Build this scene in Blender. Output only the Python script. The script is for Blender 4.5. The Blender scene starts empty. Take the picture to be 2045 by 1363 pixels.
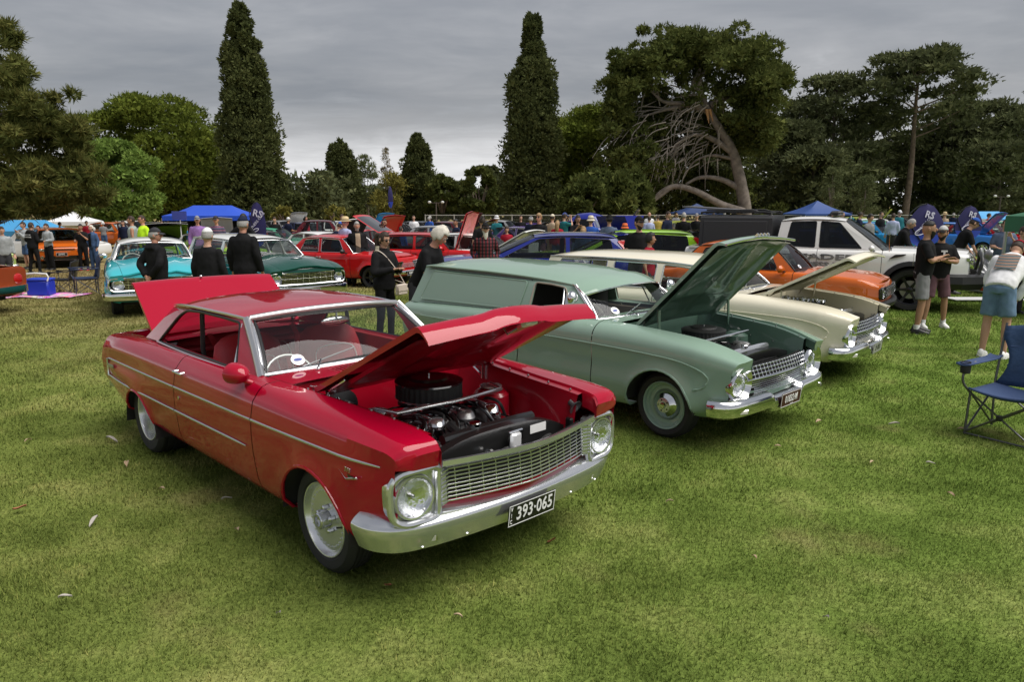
import bpy, bmesh, math, random
import numpy as np
from mathutils import Vector, Matrix, Euler, geometry
random.seed(7); RNG = np.random.default_rng(7)
SC = bpy.context.scene; COL = SC.collection
R = math.radians; PI = math.pi

# ------------------------------------------------------------------ camera
CAM_H, FPX, PITCH = 1.99, 1480.0, .182
cd = bpy.data.cameras.new('camera'); cam = bpy.data.objects.new('camera', cd); COL.objects.link(cam)
cam.location = (0, 0, CAM_H); cam.rotation_euler = (PI / 2 - PITCH, 0, 0)
cd.sensor_width = 36.0; cd.lens = 36.0 * FPX / 2045.0; cd.clip_start = .05; cd.clip_end = 3000
SC.camera = cam
SC.render.resolution_x, SC.render.resolution_y = 1024, 683
SC.view_settings.view_transform = 'Standard'; SC.view_settings.look = 'None'
SC.view_settings.gamma = 1.0; SC.view_settings.use_curve_mapping = False
SC.view_settings.exposure = 1.45
SC.cycles.max_bounces = 8; SC.cycles.transparent_max_bounces = 24
SC.cycles.use_denoising = True

# ------------------------------------------------------------------ sky + sun (overcast)
SUN_EL, SUN_AZ = R(60), R(112)         # azimuth measured from +Y towards +X: high on the right
wd = bpy.data.worlds.new('World'); SC.world = wd; wd.use_nodes = True
nt = wd.node_tree; nt.nodes.clear()
def wn(t, **k):
    n = nt.nodes.new(t)
    for a, v in k.items(): setattr(n, a, v)
    return n
def wl(a, b): nt.links.new(a, b)
out = wn('ShaderNodeOutputWorld'); bg = wn('ShaderNodeBackground'); bg.inputs['Strength'].default_value = .09
sky = wn('ShaderNodeTexSky'); sky.sky_type = 'NISHITA'; sky.sun_disc = False
sky.sun_elevation = SUN_EL; sky.sun_rotation = SUN_AZ; sky.air_density = 1.6; sky.dust_density = 3.0
tc = wn('ShaderNodeTexCoord'); sep = wn('ShaderNodeSeparateXYZ'); wl(tc.outputs['Generated'], sep.inputs[0])
def wmath(op, a, b=None, c=None):
    n = wn('ShaderNodeMath', operation=op)
    for i, v in enumerate((a, b, c)):
        if v is None: continue
        if isinstance(v, (int, float)): n.inputs[i].default_value = v
        else: wl(v, n.inputs[i])
    return n.outputs[0]
zz = wmath('ADD', wmath('MAXIMUM', sep.outputs['Z'], .0), .13)
cmb = wn('ShaderNodeCombineXYZ')
wl(wmath('DIVIDE', sep.outputs['X'], zz), cmb.inputs[0]); wl(wmath('DIVIDE', sep.outputs['Y'], zz), cmb.inputs[1])
def cloud_noise(scale, detail, rough, off):
    mp = wn('ShaderNodeMapping'); mp.inputs['Location'].default_value = off; mp.inputs['Scale'].default_value = (scale, scale * 1.5, scale)
    wl(cmb.outputs[0], mp.inputs[0]); n = wn('ShaderNodeTexNoise'); wl(mp.outputs[0], n.inputs['Vector'])
    n.inputs['Scale'].default_value = 1.0; n.inputs['Detail'].default_value = detail; n.inputs['Roughness'].default_value = rough
    n.inputs['Distortion'].default_value = .35
    return n.outputs['Fac']
n1 = cloud_noise(.42, 6, .55, (3.1, 1.2, 0)); n2 = cloud_noise(1.25, 5, .6, (7.3, 4.4, 2.0))
mixn = wmath('ADD', wmath('MULTIPLY', n1, .65), wmath('MULTIPLY', n2, .35))
ramp = wn('ShaderNodeValToRGB'); wl(mixn, ramp.inputs[0])
e = ramp.color_ramp.elements
e[0].position, e[0].color = .36, (.92, .97, 1.12, 1)
e[1].position, e[1].color = .68, (2.6, 2.63, 2.75, 1)
e2 = ramp.color_ramp.elements.new(.47); e2.color = (1.24, 1.27, 1.39, 1)
e3 = ramp.color_ramp.elements.new(.58); e3.color = (1.65, 1.66, 1.76, 1)
# thinner, paler cloud low over the horizon all the way round
hz = wn('ShaderNodeMapRange'); hz.interpolation_type = 'SMOOTHSTEP'
hz.inputs['From Min'].default_value = .0; hz.inputs['From Max'].default_value = .14
hz.inputs['To Min'].default_value = .85; hz.inputs['To Max'].default_value = .0
wl(wmath('ADD', sep.outputs['Z'], wmath('MULTIPLY', wmath('SUBTRACT', n2, .5), .12)), hz.inputs[0])
mxh = wn('ShaderNodeMix', data_type='RGBA'); wl(hz.outputs[0], mxh.inputs[0]); wl(ramp.outputs[0], mxh.inputs[6])
mxh.inputs[7].default_value = (4.3, 4.33, 4.45, 1)
mx = wn('ShaderNodeMix', data_type='RGBA'); mx.inputs[0].default_value = .94
wl(sky.outputs[0], mx.inputs[6]); wl(mxh.outputs[2], mx.inputs[7]); wl(mx.outputs[2], bg.inputs[0]); wl(bg.outputs[0], out.inputs[0])
sl = bpy.data.lights.new('sun', 'SUN'); sl.energy = 1.5; sl.angle = R(56); sl.color = (1.0, .96, .9)
so = bpy.data.objects.new('sun', sl); COL.objects.link(so); so.location = (45, -20, 60)
sd = Vector((math.sin(SUN_AZ) * math.cos(SUN_EL), math.cos(SUN_AZ) * math.cos(SUN_EL), math.sin(SUN_EL)))
so.rotation_euler = sd.to_track_quat('Z', 'Y').to_euler()

# ------------------------------------------------------------------ materials
MATS = {}
def mat(name, col, rough=.5, metal=.0, coat=.0, var=.0, vscale=6.0, bump=.0, bscale=60.0, spec=.5, trans=.0, sheen=.0, emit=None):
    """one procedural principled material; var mottles the colour, bump adds fine relief"""
    if name in MATS: return MATS[name]
    m = bpy.data.materials.new(name); m.use_nodes = True; t = m.node_tree; b = t.nodes['Principled BSDF']
    b.inputs['Base Color'].default_value = (*col, 1); b.inputs['Roughness'].default_value = rough
    b.inputs['Metallic'].default_value = metal; b.inputs['Specular IOR Level'].default_value = spec
    if coat: b.inputs['Coat Weight'].default_value = coat; b.inputs['Coat Roughness'].default_value = .025
    if sheen: b.inputs['Sheen Weight'].default_value = sheen
    if trans: b.inputs['Transmission Weight'].default_value = trans
    if emit: b.inputs['Emission Color'].default_value = (*emit, 1); b.inputs['Emission Strength'].default_value = 1
    tcn = None
    if var or bump: tcn = t.nodes.new('ShaderNodeTexCoord')
    if var:
        n = t.nodes.new('ShaderNodeTexNoise'); n.inputs['Scale'].default_value = vscale; n.inputs['Detail'].default_value = 5
        t.links.new(tcn.outputs['Object'], n.inputs['Vector'])
        r = t.nodes.new('ShaderNodeValToRGB'); r.color_ramp.elements[0].position = .3; r.color_ramp.elements[1].position = .7
        r.color_ramp.elements[0].color = (*[c * (1 - var) for c in col], 1); r.color_ramp.elements[1].color = (*[min(1, c * (1 + var)) for c in col], 1)
        t.links.new(n.outputs['Fac'], r.inputs[0]); t.links.new(r.outputs[0], b.inputs['Base Color'])
    if bump:
        n = t.nodes.new('ShaderNodeTexNoise'); n.inputs['Scale'].default_value = bscale; n.inputs['Detail'].default_value = 3
        t.links.new(tcn.outputs['Object'], n.inputs['Vector'])
        bp = t.nodes.new('ShaderNodeBump'); bp.inputs['Strength'].default_value = bump; bp.inputs['Distance'].default_value = .01
        t.links.new(n.outputs['Fac'], bp.inputs['Height']); t.links.new(bp.outputs[0], b.inputs['Normal'])
    MATS[name] = m; return m
def paint(name, col, metal=.0):
    m = mat('paint_' + name, col, .4, metal, coat=1.0, spec=.02)
    return m
def glass(name='glass', tint=(.86, .9, .88), refl=1.0):
    if name in MATS: return MATS[name]
    m = bpy.data.materials.new(name); m.use_nodes = True; t = m.node_tree; t.nodes.clear()
    o = t.nodes.new('ShaderNodeOutputMaterial'); mxs = t.nodes.new('ShaderNodeMixShader'); tr = t.nodes.new('ShaderNodeBsdfTransparent')
    gl = t.nodes.new('ShaderNodeBsdfGlossy'); gl.inputs['Roughness'].default_value = .02; tr.inputs[0].default_value = (*tint, 1)
    fr = t.nodes.new('ShaderNodeFresnel'); fr.inputs[0].default_value = 1.52
    mu = t.nodes.new('ShaderNodeMath'); mu.operation = 'MULTIPLY_ADD'; mu.inputs[1].default_value = .6 * refl; mu.inputs[2].default_value = .0
    gl.inputs[0].default_value = (.95, .97, 1, 1)
    t.links.new(fr.outputs[0], mu.inputs[0]); t.links.new(mu.outputs[0], mxs.inputs[0]); t.links.new(tr.outputs[0], mxs.inputs[1])
    t.links.new(gl.outputs[0], mxs.inputs[2]); t.links.new(mxs.outputs[0], o.inputs[0]); MATS[name] = m; return m

GLASS = glass(); TINT = glass('tinted_glass', (.1, .11, .12)); MIDT = glass('grey_glass', (.42, .46, .46))
CHROME = mat('chrome', (.74, .75, .76), .12, 1.0)
BRUSH = mat('brushed_alloy', (.8, .81, .82), .26, .75)
SATIN = mat('satin_chrome', (.66, .67, .69), .17, .86)
RUBBER = mat('tyre_rubber', (.018, .018, .018), .72, bump=.15, bscale=120)
BLACK = mat('black_plastic', (.012, .012, .013), .42)
GLOSSBLACK = mat('gloss_black', (.008, .008, .009), .12, coat=.6)
DARK = mat('dark_void', (.006, .006, .006), .9)
UNDER = mat('underbody', (.02, .019, .018), .85, var=.3)
WHITE = mat('white_plastic', (.78, .78, .76), .4)
STEEL = mat('steel', (.42, .42, .43), .35, 1.0)
CAST = mat('cast_alloy', (.38, .38, .38), .45, 1.0, bump=.2, bscale=80)
AMBER = mat('amber_lens', (.75, .22, .01), .15, coat=.6)
REDLENS = mat('red_lens', (.45, .01, .01), .12, coat=.8)
LENS = glass('lamp_lens', (.95, .96, .97))
STEELBLUE = mat('grey_steel_tube', (.13, .13, .14), .35, .8)

def sstep(a, b, x): t = np.clip((np.asarray(x, float) - a) / (b - a), 0, 1); return t * t * (3 - 2 * t)
def ground_z(x, y):
    """the lawn falls away gently behind the front rows, more to the left"""
    return -.36 * sstep(12.5, 28, y) * (.45 + .55 * sstep(9, -5, x))
# ------------------------------------------------------------------ mesh helpers
class MB:
    """collects faces with material slots; build() links them as one mesh object"""
    def __init__(s): s.v = []; s.f = []; s.m = []; s.mats = []
    def slot(s, m):
        if m not in s.mats: s.mats.append(m)
        return s.mats.index(m)
    def add(s, verts, faces, m, flip=False):
        o = len(s.v); k = s.slot(m); s.v.extend([tuple(map(float, p)) for p in verts])
        for f in faces:
            f = [i + o for i in f]; s.f.append(f[::-1] if flip else f); s.m.append(k)
        return s
    def grid(s, P, m, closed_u=False, closed_v=False, flip=False, skip=None):
        nu, nv = len(P), len(P[0]); vs = [p for row in P for p in row]; fs = []
        for i in range(nu if closed_u else nu - 1):
            for j in range(nv if closed_v else nv - 1):
                if skip and skip(i, j): continue
                a, b = i, (i + 1) % nu; c, d = j, (j + 1) % nv
                fs.append((a * nv + c, b * nv + c, b * nv + d, a * nv + d))
        return s.add(vs, fs, m, flip)
    def box(s, c, d, m, rot=None, bev=.0):
        x, y, z = [q / 2 for q in d]; M = Matrix.Translation(c) @ (rot.to_matrix().to_4x4() if rot else Matrix())
        if bev <= 0:
            vs = [M @ Vector((i * x, j * y, k * z)) for i in (-1, 1) for j in (-1, 1) for k in (-1, 1)]
            return s.add(vs, [(0, 1, 3, 2), (4, 6, 7, 5), (0, 4, 5, 1), (2, 3, 7, 6), (0, 2, 6, 4), (1, 5, 7, 3)], m)
        b = min(bev, x * .95, y * .95, z * .95); vs = []; idx = {}
        for i in (-1, 1):
            for j in (-1, 1):
                for k in (-1, 1):
                    for ax in range(3):
                        p = [i * x, j * y, k * z]; sg = (i, j, k)
                        for q in range(3):
                            if q != ax: p[q] -= sg[q] * b
                        idx[(i, j, k, ax)] = len(vs); vs.append(M @ Vector(p))
        fs = []
        for ax in range(3):
            o1, o2 = [q for q in range(3) if q != ax]
            for sg in (-1, 1):
                q = []
                for a, bb in ((-1, -1), (1, -1), (1, 1), (-1, 1)):
                    t = [0, 0, 0]; t[ax] = sg; t[o1] = a; t[o2] = bb; q.append(idx[(*t, ax)])
                fs.append(q)
        for ax in range(3):
            o1, o2 = [q for q in range(3) if q != ax]
            for a in (-1, 1):
                for bb in (-1, 1):
                    t0 = [0, 0, 0]; t0[ax] = -1; t0[o1] = a; t0[o2] = bb; t1 = list(t0); t1[ax] = 1
                    fs.append([idx[(*t0, o1)], idx[(*t1, o1)], idx[(*t1, o2)], idx[(*t0, o2)]])
        for i in (-1, 1):
            for j in (-1, 1):
                for k in (-1, 1): fs.append([idx[(i, j, k, q)] for q in range(3)])
        return s.add(vs, fs, m)
    def tube(s, path, r, m, n=8, caps=True, flat=1.0, up=None):
        path = [Vector(p) for p in path]; rs = r if isinstance(r, (list, tuple)) else [r] * len(path); rings = []; prev = None
        for i, p in enumerate(path):
            t = (path[min(i + 1, len(path) - 1)] - path[max(i - 1, 0)]); t = t.normalized() if t.length > 1e-9 else Vector((0, 0, 1))
            if prev is None:
                a = Vector(up) if up else (Vector((0, 0, 1)) if abs(t.z) < .95 else Vector((1, 0, 0)))
            else: a = prev
            u = (a - t * a.dot(t)); u = u.normalized() if u.length > 1e-6 else t.orthogonal().normalized(); w = t.cross(u); prev = u
            rings.append([p + (u * math.cos(2 * PI * k / n) * flat + w * math.sin(2 * PI * k / n)) * rs[i] for k in range(n)])
        s.grid(rings, m, closed_v=True)
        if caps:
            o = len(s.v) - n * len(rings); k = s.slot(m)
            s.f.append([o + q for q in range(n)][::-1]); s.m.append(k); o2 = len(s.v) - n; s.f.append([o2 + q for q in range(n)]); s.m.append(k)
        return s
    def lathe(s, prof, m, n=32, M=None, axis='Z', a0=0, a1=2 * PI):
        """prof: (r, h) list, turned about axis"""
        full = abs(a1 - a0 - 2 * PI) < 1e-6; M = M or Matrix(); P = []
        for i in range(n if full else n + 1):
            a = a0 + (a1 - a0) * i / n; row = []
            for r, hh in prof:
                if axis == 'Z': p = (r * math.cos(a), r * math.sin(a), hh)
                elif axis == 'Y': p = (r * math.cos(a), hh, r * math.sin(a))
                else: p = (hh, r * math.cos(a), r * math.sin(a))
                row.append(M @ Vector(p))
            P.append(row)
        return s.grid(P, m, closed_u=full)
    def ball(s, c, r, m, nu=12, nv=8, M=None):
        rx, ry, rz = r if isinstance(r, (tuple, list)) else (r, r, r); M = M or Matrix(); c = Vector(c)
        P = [[c + (M.to_3x3() @ Vector((rx * math.sin(PI * j / nv) * math.cos(2 * PI * i / nu), ry * math.sin(PI * j / nv) * math.sin(2 * PI * i / nu), -rz * math.cos(PI * j / nv)))) for j in range(nv + 1)] for i in range(nu)]
        return s.grid(P, m, closed_u=True)
    def poly(s, outer, holes, fn, m, thick=.0, flip=False, edge=None):
        """flat outline with holes in 2D, mapped by fn(a, b) into 3D; thick > 0 makes it a slab along fn(a, b, depth)"""
        loops = [[Vector((a, b, 0)) for a, b in L] for L in [outer] + list(holes)]
        tris = geometry.tessellate_polygon(loops); pts = [p for L in loops for p in L]
        front = [fn(p.x, p.y) if not thick else fn(p.x, p.y, 0) for p in pts]; s.add(front, [tuple(t) for t in tris], m, flip)
        if thick:
            back = [fn(p.x, p.y, thick) for p in pts]; s.add(back, [tuple(t) for t in tris], m, not flip)
            o = 0
            for L in loops:
                n = len(L); s.add(front[o:o + n] + back[o:o + n], [(i, (i + 1) % n, n + (i + 1) % n, n + i) for i in range(n)], edge or m, flip); o += n
        return s
    def build(s, name, parent=None, smooth=35, loc=None, rot=None, weld=True):
        me = bpy.data.meshes.new(name); me.from_pydata(s.v, [], s.f)
        for m in s.mats: me.materials.append(m)
        me.polygons.foreach_set('material_index', s.m)
        if weld:
            b = bmesh.new(); b.from_mesh(me); bmesh.ops.remove_doubles(b, verts=b.verts, dist=2e-5)
            bmesh.ops.recalc_face_normals(b, faces=b.faces); b.to_mesh(me); b.free()
        if smooth:
            me.polygons.foreach_set('use_smooth', [True] * len(me.polygons)); me.set_sharp_from_angle(angle=R(smooth))
        me.update(); o = bpy.data.objects.new(name, me); COL.objects.link(o)
        if parent: o.parent = parent
        if loc: o.location = loc
        if rot: o.rotation_euler = rot
        return o
def tag(o, label=None, cat=None, group=None, kind=None):
    for k, v in (('label', label), ('category', cat), ('group', group), ('kind', kind)):
        if v: o[k] = v
    return o
def empty(name, loc=(0, 0, 0), rz=.0, parent=None):
    o = bpy.data.objects.new(name, None); COL.objects.link(o); o.location = loc; o.rotation_euler = (0, 0, rz); o.empty_display_size = .2
    if parent: o.parent = parent
    return o
def copy_tree(o, parent=None):
    c = o.copy(); COL.objects.link(c); c.parent = parent
    for ch in o.children: copy_tree(ch, c)
    return c
def text(body, size, m, parent, M, name='lettering', ext=.001, align='CENTER', sx=1.0, bold=.0, shear=.0):
    cu = bpy.data.curves.new(name, 'FONT'); cu.body = body; cu.size = size; cu.extrude = ext; cu.align_x = align; cu.align_y = 'CENTER'; cu.offset = bold; cu.shear = shear
    cu.materials.append(m); cu.resolution_u = 2; o = bpy.data.objects.new(name, cu); me = bpy.data.meshes.new_from_object(o); bpy.data.objects.remove(o); o = bpy.data.objects.new(name, me); COL.objects.link(o); o.parent = parent
    o.matrix_local = M @ Matrix.Diagonal((sx, 1, 1, 1)); return o
def pchip(xs, ys, q):
    xs = np.asarray(xs, float); ys = np.asarray(ys, float); q = np.clip(np.asarray(q, float), xs[0], xs[-1])
    if len(xs) == 1: return np.full(q.shape, ys[0])
    hh = np.diff(xs); d = np.diff(ys) / hh; m = np.zeros(len(xs))
    for i in range(1, len(xs) - 1):
        if d[i - 1] * d[i] > 0:
            w1, w2 = 2 * hh[i] + hh[i - 1], hh[i] + 2 * hh[i - 1]; m[i] = (w1 + w2) / (w1 / d[i - 1] + w2 / d[i])
    m[0], m[-1] = d[0], d[-1]; k = np.clip(np.searchsorted(xs, q, side='right') - 1, 0, len(xs) - 2); t = (q - xs[k]) / hh[k]
    return (2 * t**3 - 3 * t**2 + 1) * ys[k] + (t**3 - 2 * t**2 + t) * hh[k] * m[k] + (-2 * t**3 + 3 * t**2) * ys[k + 1] + (t**3 - t**2) * hh[k] * m[k + 1]
def smooth_path(pts, n=8, closed=False):
    """Catmull-Rom through points of any dimension"""
    P = [np.array(p, float) for p in pts]; N = len(P); o = []
    for i in range(N if closed else N - 1):
        p0 = P[(i - 1) % N] if closed or i > 0 else 2 * P[0] - P[1]; p1 = P[i]; p2 = P[(i + 1) % N]
        p3 = P[(i + 2) % N] if closed or i + 2 < N else 2 * P[-1] - P[-2]
        for k in range(n):
            t = k / n; o.append(.5 * ((2 * p1) + (-p0 + p2) * t + (2 * p0 - 5 * p1 + 4 * p2 - p3) * t * t + (-p0 + 3 * p1 - 3 * p2 + p3) * t**3))
    if not closed: o.append(P[-1])
    return [tuple(p) for p in o]
def rounded(poly, r, n=4):
    """round the corners of a 2D polygon; r may be one radius or one for each corner"""
    o = []; N = len(poly)
    for i in range(N):
        rr = r[i] if isinstance(r, (list, tuple)) else r
        p = np.array(poly[i], float); a = np.array(poly[i - 1], float); b = np.array(poly[(i + 1) % N], float)
        la, lb = np.linalg.norm(a - p), np.linalg.norm(b - p); d = min(rr, la * .45, lb * .45)
        if d < 1e-4: o.append(tuple(p)); continue
        s_, e_ = p + (a - p) / la * d, p + (b - p) / lb * d
        for k in range(n + 1):
            t = k / n; o.append(tuple((1 - t)**2 * s_ + 2 * t * (1 - t) * p + t * t * e_))
    return o
def vnoise(p, s, seed=0):
    """cheap smooth pseudo-noise for numpy arrays of points, about -1..1"""
    q = np.asarray(p) * s + seed * 17.13
    return (np.sin(q[..., 0] * 1.0 + 1.7 * np.sin(q[..., 1] * .7 + .3)) + np.sin(q[..., 1] * 1.3 + 1.3 * np.sin(q[..., 2] * .9 + 2.1)) + np.sin(q[..., 2] * 1.1 + 1.9 * np.sin(q[..., 0] * .8 + 4.2))) / 3
def fast_mesh(name, V, F, mats, midx=None, parent=None, smooth=False):
    """numpy arrays of vertices and triangles/quads to an object"""
    V = np.asarray(V, np.float32); F = np.asarray(F, np.int32); me = bpy.data.meshes.new(name); k = F.shape[1]
    me.vertices.add(len(V)); me.vertices.foreach_set('co', V.ravel()); me.loops.add(F.size); me.loops.foreach_set('vertex_index', F.ravel())
    me.polygons.add(len(F)); me.polygons.foreach_set('loop_start', np.arange(0, F.size, k, dtype=np.int32)); me.polygons.foreach_set('loop_total', np.full(len(F), k, np.int32))
    for m in mats: me.materials.append(m)
    if midx is not None: me.polygons.foreach_set('material_index', np.asarray(midx, np.int32))
    if smooth: me.polygons.foreach_set('use_smooth', np.ones(len(F), bool))
    me.update(calc_edges=True); o = bpy.data.objects.new(name, me); COL.objects.link(o)
    if parent: o.parent = parent
    return o
# ------------------------------------------------------------------ car kit
# a car's frame: +X forward, +Y its left side, origin on the ground under the middle of the front axle
class Car:
    def __init__(s, name, label, loc, rz, pm, rows, wheels, sharp=(), sub=3, step=.07, doors=(), door_row=1, flare=.0, s_extra=(), group=None, cat='car', lift=.0, z_root=.0):
        s.root = empty(name, (loc[0], loc[1], z_root), rz); tag(s.root, label, cat, group); s.pm = pm; s.rows = rows; s.wheels = wheels
        N = len(rows); s0 = rows[0][0][0]; s1 = rows[0][-1][0]; st = list(np.arange(s0, s1, step)) + [s1] + list(s_extra)
        gaps = sorted({g for d in doors for g in d[:2]}); G = .005
        for g in gaps: st += [g - G, g + G]
        for xw, zc, Ra in wheels:
            st = [q for q in st if abs(q - xw) > Ra + .004]
            st += [xw + Ra * math.cos(a) for a in np.linspace(0, PI, 17)] + [xw - Ra - .002, xw + Ra + .002]
        st = np.array(sorted(st)); keep = [0]
        for i in range(1, len(st)):
            if st[i] - st[keep[-1]] > .0012: keep.append(i)
        S = st[keep]; s.S = S; n = len(S); A = np.zeros((n, N, 3))
        for k, r in enumerate(rows):
            q = np.array([(a + (0,))[:4] if len(a) == 3 else a for a in r], float)
            A[:, k, 0] = S + pchip(q[:, 0], q[:, 3], S); A[:, k, 1] = pchip(q[:, 0], q[:, 1], S); A[:, k, 2] = pchip(q[:, 0], q[:, 2], S)
        s.keyrow = A
        T = np.zeros_like(A); shp = set(sharp); pts = [A[:, 0]]; s.rowidx = [0]
        for k in range(N - 1):
            d = A[:, k + 1] - A[:, k]
            ta = d if (k == 0 or k in shp) else .5 * (A[:, k + 1] - A[:, k - 1]); tb = d if (k + 1 == N - 1 or (k + 1) in shp) else .5 * (A[:, k + 2] - A[:, k])
            L = np.linalg.norm(d, axis=1, keepdims=True) + 1e-9
            ta = ta / (np.linalg.norm(ta, axis=1, keepdims=True) + 1e-9) * L; tb = tb / (np.linalg.norm(tb, axis=1, keepdims=True) + 1e-9) * L
            for j in range(1, sub + 1):
                t = j / sub
                pts.append((2 * t**3 - 3 * t**2 + 1) * A[:, k] + (t**3 - 2 * t**2 + t) * ta + (-2 * t**3 + 3 * t**2) * A[:, k + 1] + (t**3 - t**2) * tb)
            s.rowidx.append(len(pts) - 1)
        B = np.stack(pts, 1); M = B.shape[1]
        # flared lip above each wheel, then the opening itself
        clip = np.zeros((n, M), bool); s.arch_paths = []
        for xw, zc, Ra in wheels:
            if flare:
                d = np.hypot(B[:, :, 0] - xw, B[:, :, 2] - zc); w = np.clip(1 - (d - Ra) / .11, 0, 1)**2 * (d > Ra * .6) * (B[:, :, 2] > .3); B[:, :, 1] += flare * w
            path = []
            for i in range(n):
                if abs(S[i] - xw) > Ra + 1e-6: continue
                zb = zc + math.sqrt(max(0, Ra * Ra - (S[i] - xw)**2)); c = None
                for j in range(M - 1):
                    if B[i, j, 2] <= zb < B[i, j + 1, 2]: c = (j, (zb - B[i, j, 2]) / (B[i, j + 1, 2] - B[i, j, 2])); break
                if c is None: continue
                p = B[i, c[0]] + (B[i, c[0] + 1] - B[i, c[0]]) * c[1]
                for j in range(c[0] + 1): B[i, j] = p; clip[i, j] = True
                path.append(p.copy())
            s.arch_paths.append(path)
        s.B, s.clip, s.M = B, clip, M
        gapcol = {i for i in range(n - 1) for g in gaps if S[i] >= g - G - 1e-4 and S[i + 1] <= g + G + 1e-4}
        body = MB(); s.body_mb = body
        for sg in (1, -1):
            P = B * np.array([1, sg, 1]); dj = s.rowidx[door_row]
            def indoor(i, j): return any(S[i] >= d[0] - 1e-4 and S[i + 1] <= d[1] + 1e-4 and j >= dj for d in doors)
            body.grid(P, pm, flip=sg < 0, skip=lambda i, j: (clip[i, j] and clip[i + 1, j] and clip[i, j + 1] and clip[i + 1, j + 1]) or (i in gapcol and j >= dj) or indoor(i, j))
            Q = P.copy(); Q[:, :, 1] -= sg * .012
            for i in gapcol: body.grid(Q[i:i + 2, dj:], DARK, flip=sg < 0)
            for path in s.arch_paths:
                if path: body.tube([(p[0], sg * (p[1] - .004), p[2]) for p in path], .011, pm, n=6)
            for d in doors:
                ids = [i for i in range(n) if d[0] - 1e-4 <= S[i] <= d[1] + 1e-4 and not (abs(S[i] - d[0]) < G * .5 or abs(S[i] - d[1]) < G * .5)]
                ids = [i for i in ids if S[i] > d[0] and S[i] < d[1]]
                mb = MB(); mb.grid(P[ids[0]:ids[-1] + 1, dj:], pm, flip=sg < 0, skip=lambda i, j: clip[ids[0] + i, dj + j] and clip[ids[0] + i + 1, dj + j] and clip[ids[0] + i, dj + j + 1] and clip[ids[0] + i + 1, dj + j + 1])
                dr = mb.build('door', s.root, 40)
                if sg < 0: s.near_door = dr
        for xw, zc, Ra in wheels:
            for sg in (1, -1):
                mb = MB(); ye = np.mean([p[1] for p in s.arch_paths[wheels.index((xw, zc, Ra))]] or [.8]) - .012
                mb.grid([[(xw + (Ra + .012) * math.cos(a), sg * y, zc + (Ra + .012) * math.sin(a)) for y in (ye, .42)] for a in np.linspace(.02, PI - .02, 18)], UNDER)
                mb.add([(xw + (Ra + .012) * math.cos(a), sg * .42, zc + (Ra + .012) * math.sin(a)) for a in np.linspace(.02, PI - .02, 18)], [tuple(range(18))], UNDER); mb.build('wheel_arch_liner', s.root)
    def at(s, k, x):
        """row k at station x -> (x, y, z) on the left side"""
        return np.array([np.interp(x, s.S, s.B[:, s.rowidx[k], c]) for c in range(3)])
    def ysurf(s, x, z):
        i = int(np.argmin(abs(s.S - x))); q = s.B[i]; n = int(np.argmax(q[:, 2])); return float(np.interp(z, q[:n, 2], q[:n, 1]))
    def section_cap(s, end, m, bow=.0, na=9, j0=0, j1=None, off=.0):
        i = -1 if end > 0 else 0; sec = s.B[i, j0:j1]
        P = [[(p[0] + off + bow * end * (1 - u * u), p[1] * u, p[2]) for u in np.linspace(1, -1, na)] for p in sec]; s.body_mb.grid(P, m, flip=end < 0)
    def floor(s, x0, x1, w=.6, z=.24):
        s.body_mb.box(((x0 + x1) / 2, 0, z), (abs(x1 - x0), 2 * w, .06), UNDER)
    def done_body(s): s.body = s.body_mb.build('body', s.root, 40); return s.body
    def top(s, name, x0, x1, m, crown=.03, na=13, inset=.006, rise=.0, k=-1, exp=2.2, bow0=.0, bow1=.0, ns=None, fn=None, mb=None):
        """panel spanning the left and right copies of the top row from x0 to x1"""
        xs = np.linspace(x0, x1, ns or max(3, int(abs(x1 - x0) / .07))); P = []
        kk = len(s.rows) + k if k < 0 else k
        for q, x in enumerate(xs):
            p = s.at(kk, x); t = q / (len(xs) - 1); row = []
            for u in np.linspace(1, -1, na):
                dx = (bow0 * (1 - t) + bow1 * t) * (1 - abs(u)**2); z = p[2] + rise + crown * (1 - abs(u)**exp)
                if fn: z += fn(x, u)
                row.append((p[0] + dx, (p[1] - inset) * u, z))
            P.append(row)
        if mb is not None: mb.grid(P, m); return P
        b = MB(); b.grid(P, m)
        # turned-down edges give the panel thickness
        for edge in ([r[0] for r in P], [r[-1] for r in P], P[0], P[-1]): b.grid([edge, [(p[0], p[1], p[2] - .025) for p in edge]], m)
        return b.build(name, s.root, 40)
    def bake_panel(s, name, P, m, hinge, ang, under=None, parent=None, lip=.025):
        """an open lid: grid P (car frame) turned by ang about the Y axis through hinge (x, z)"""
        b = MB(); b.grid(P, m)
        for edge in ([r[0] for r in P], [r[-1] for r in P], P[0], P[-1]): b.grid([edge, [(p[0], p[1], p[2] - lip) for p in edge]], m)
        if under: b.grid([[(p[0], p[1] * .97, p[2] - lip) for p in r] for r in P], under, flip=True)
        ca, sa = math.cos(ang), math.sin(ang)
        b.v = [(hinge[0] + (x - hinge[0]) * ca - (z - hinge[1]) * sa, y, hinge[1] + (x - hinge[0]) * sa + (z - hinge[1]) * ca) for x, y, z in b.v]
        return b
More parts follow.
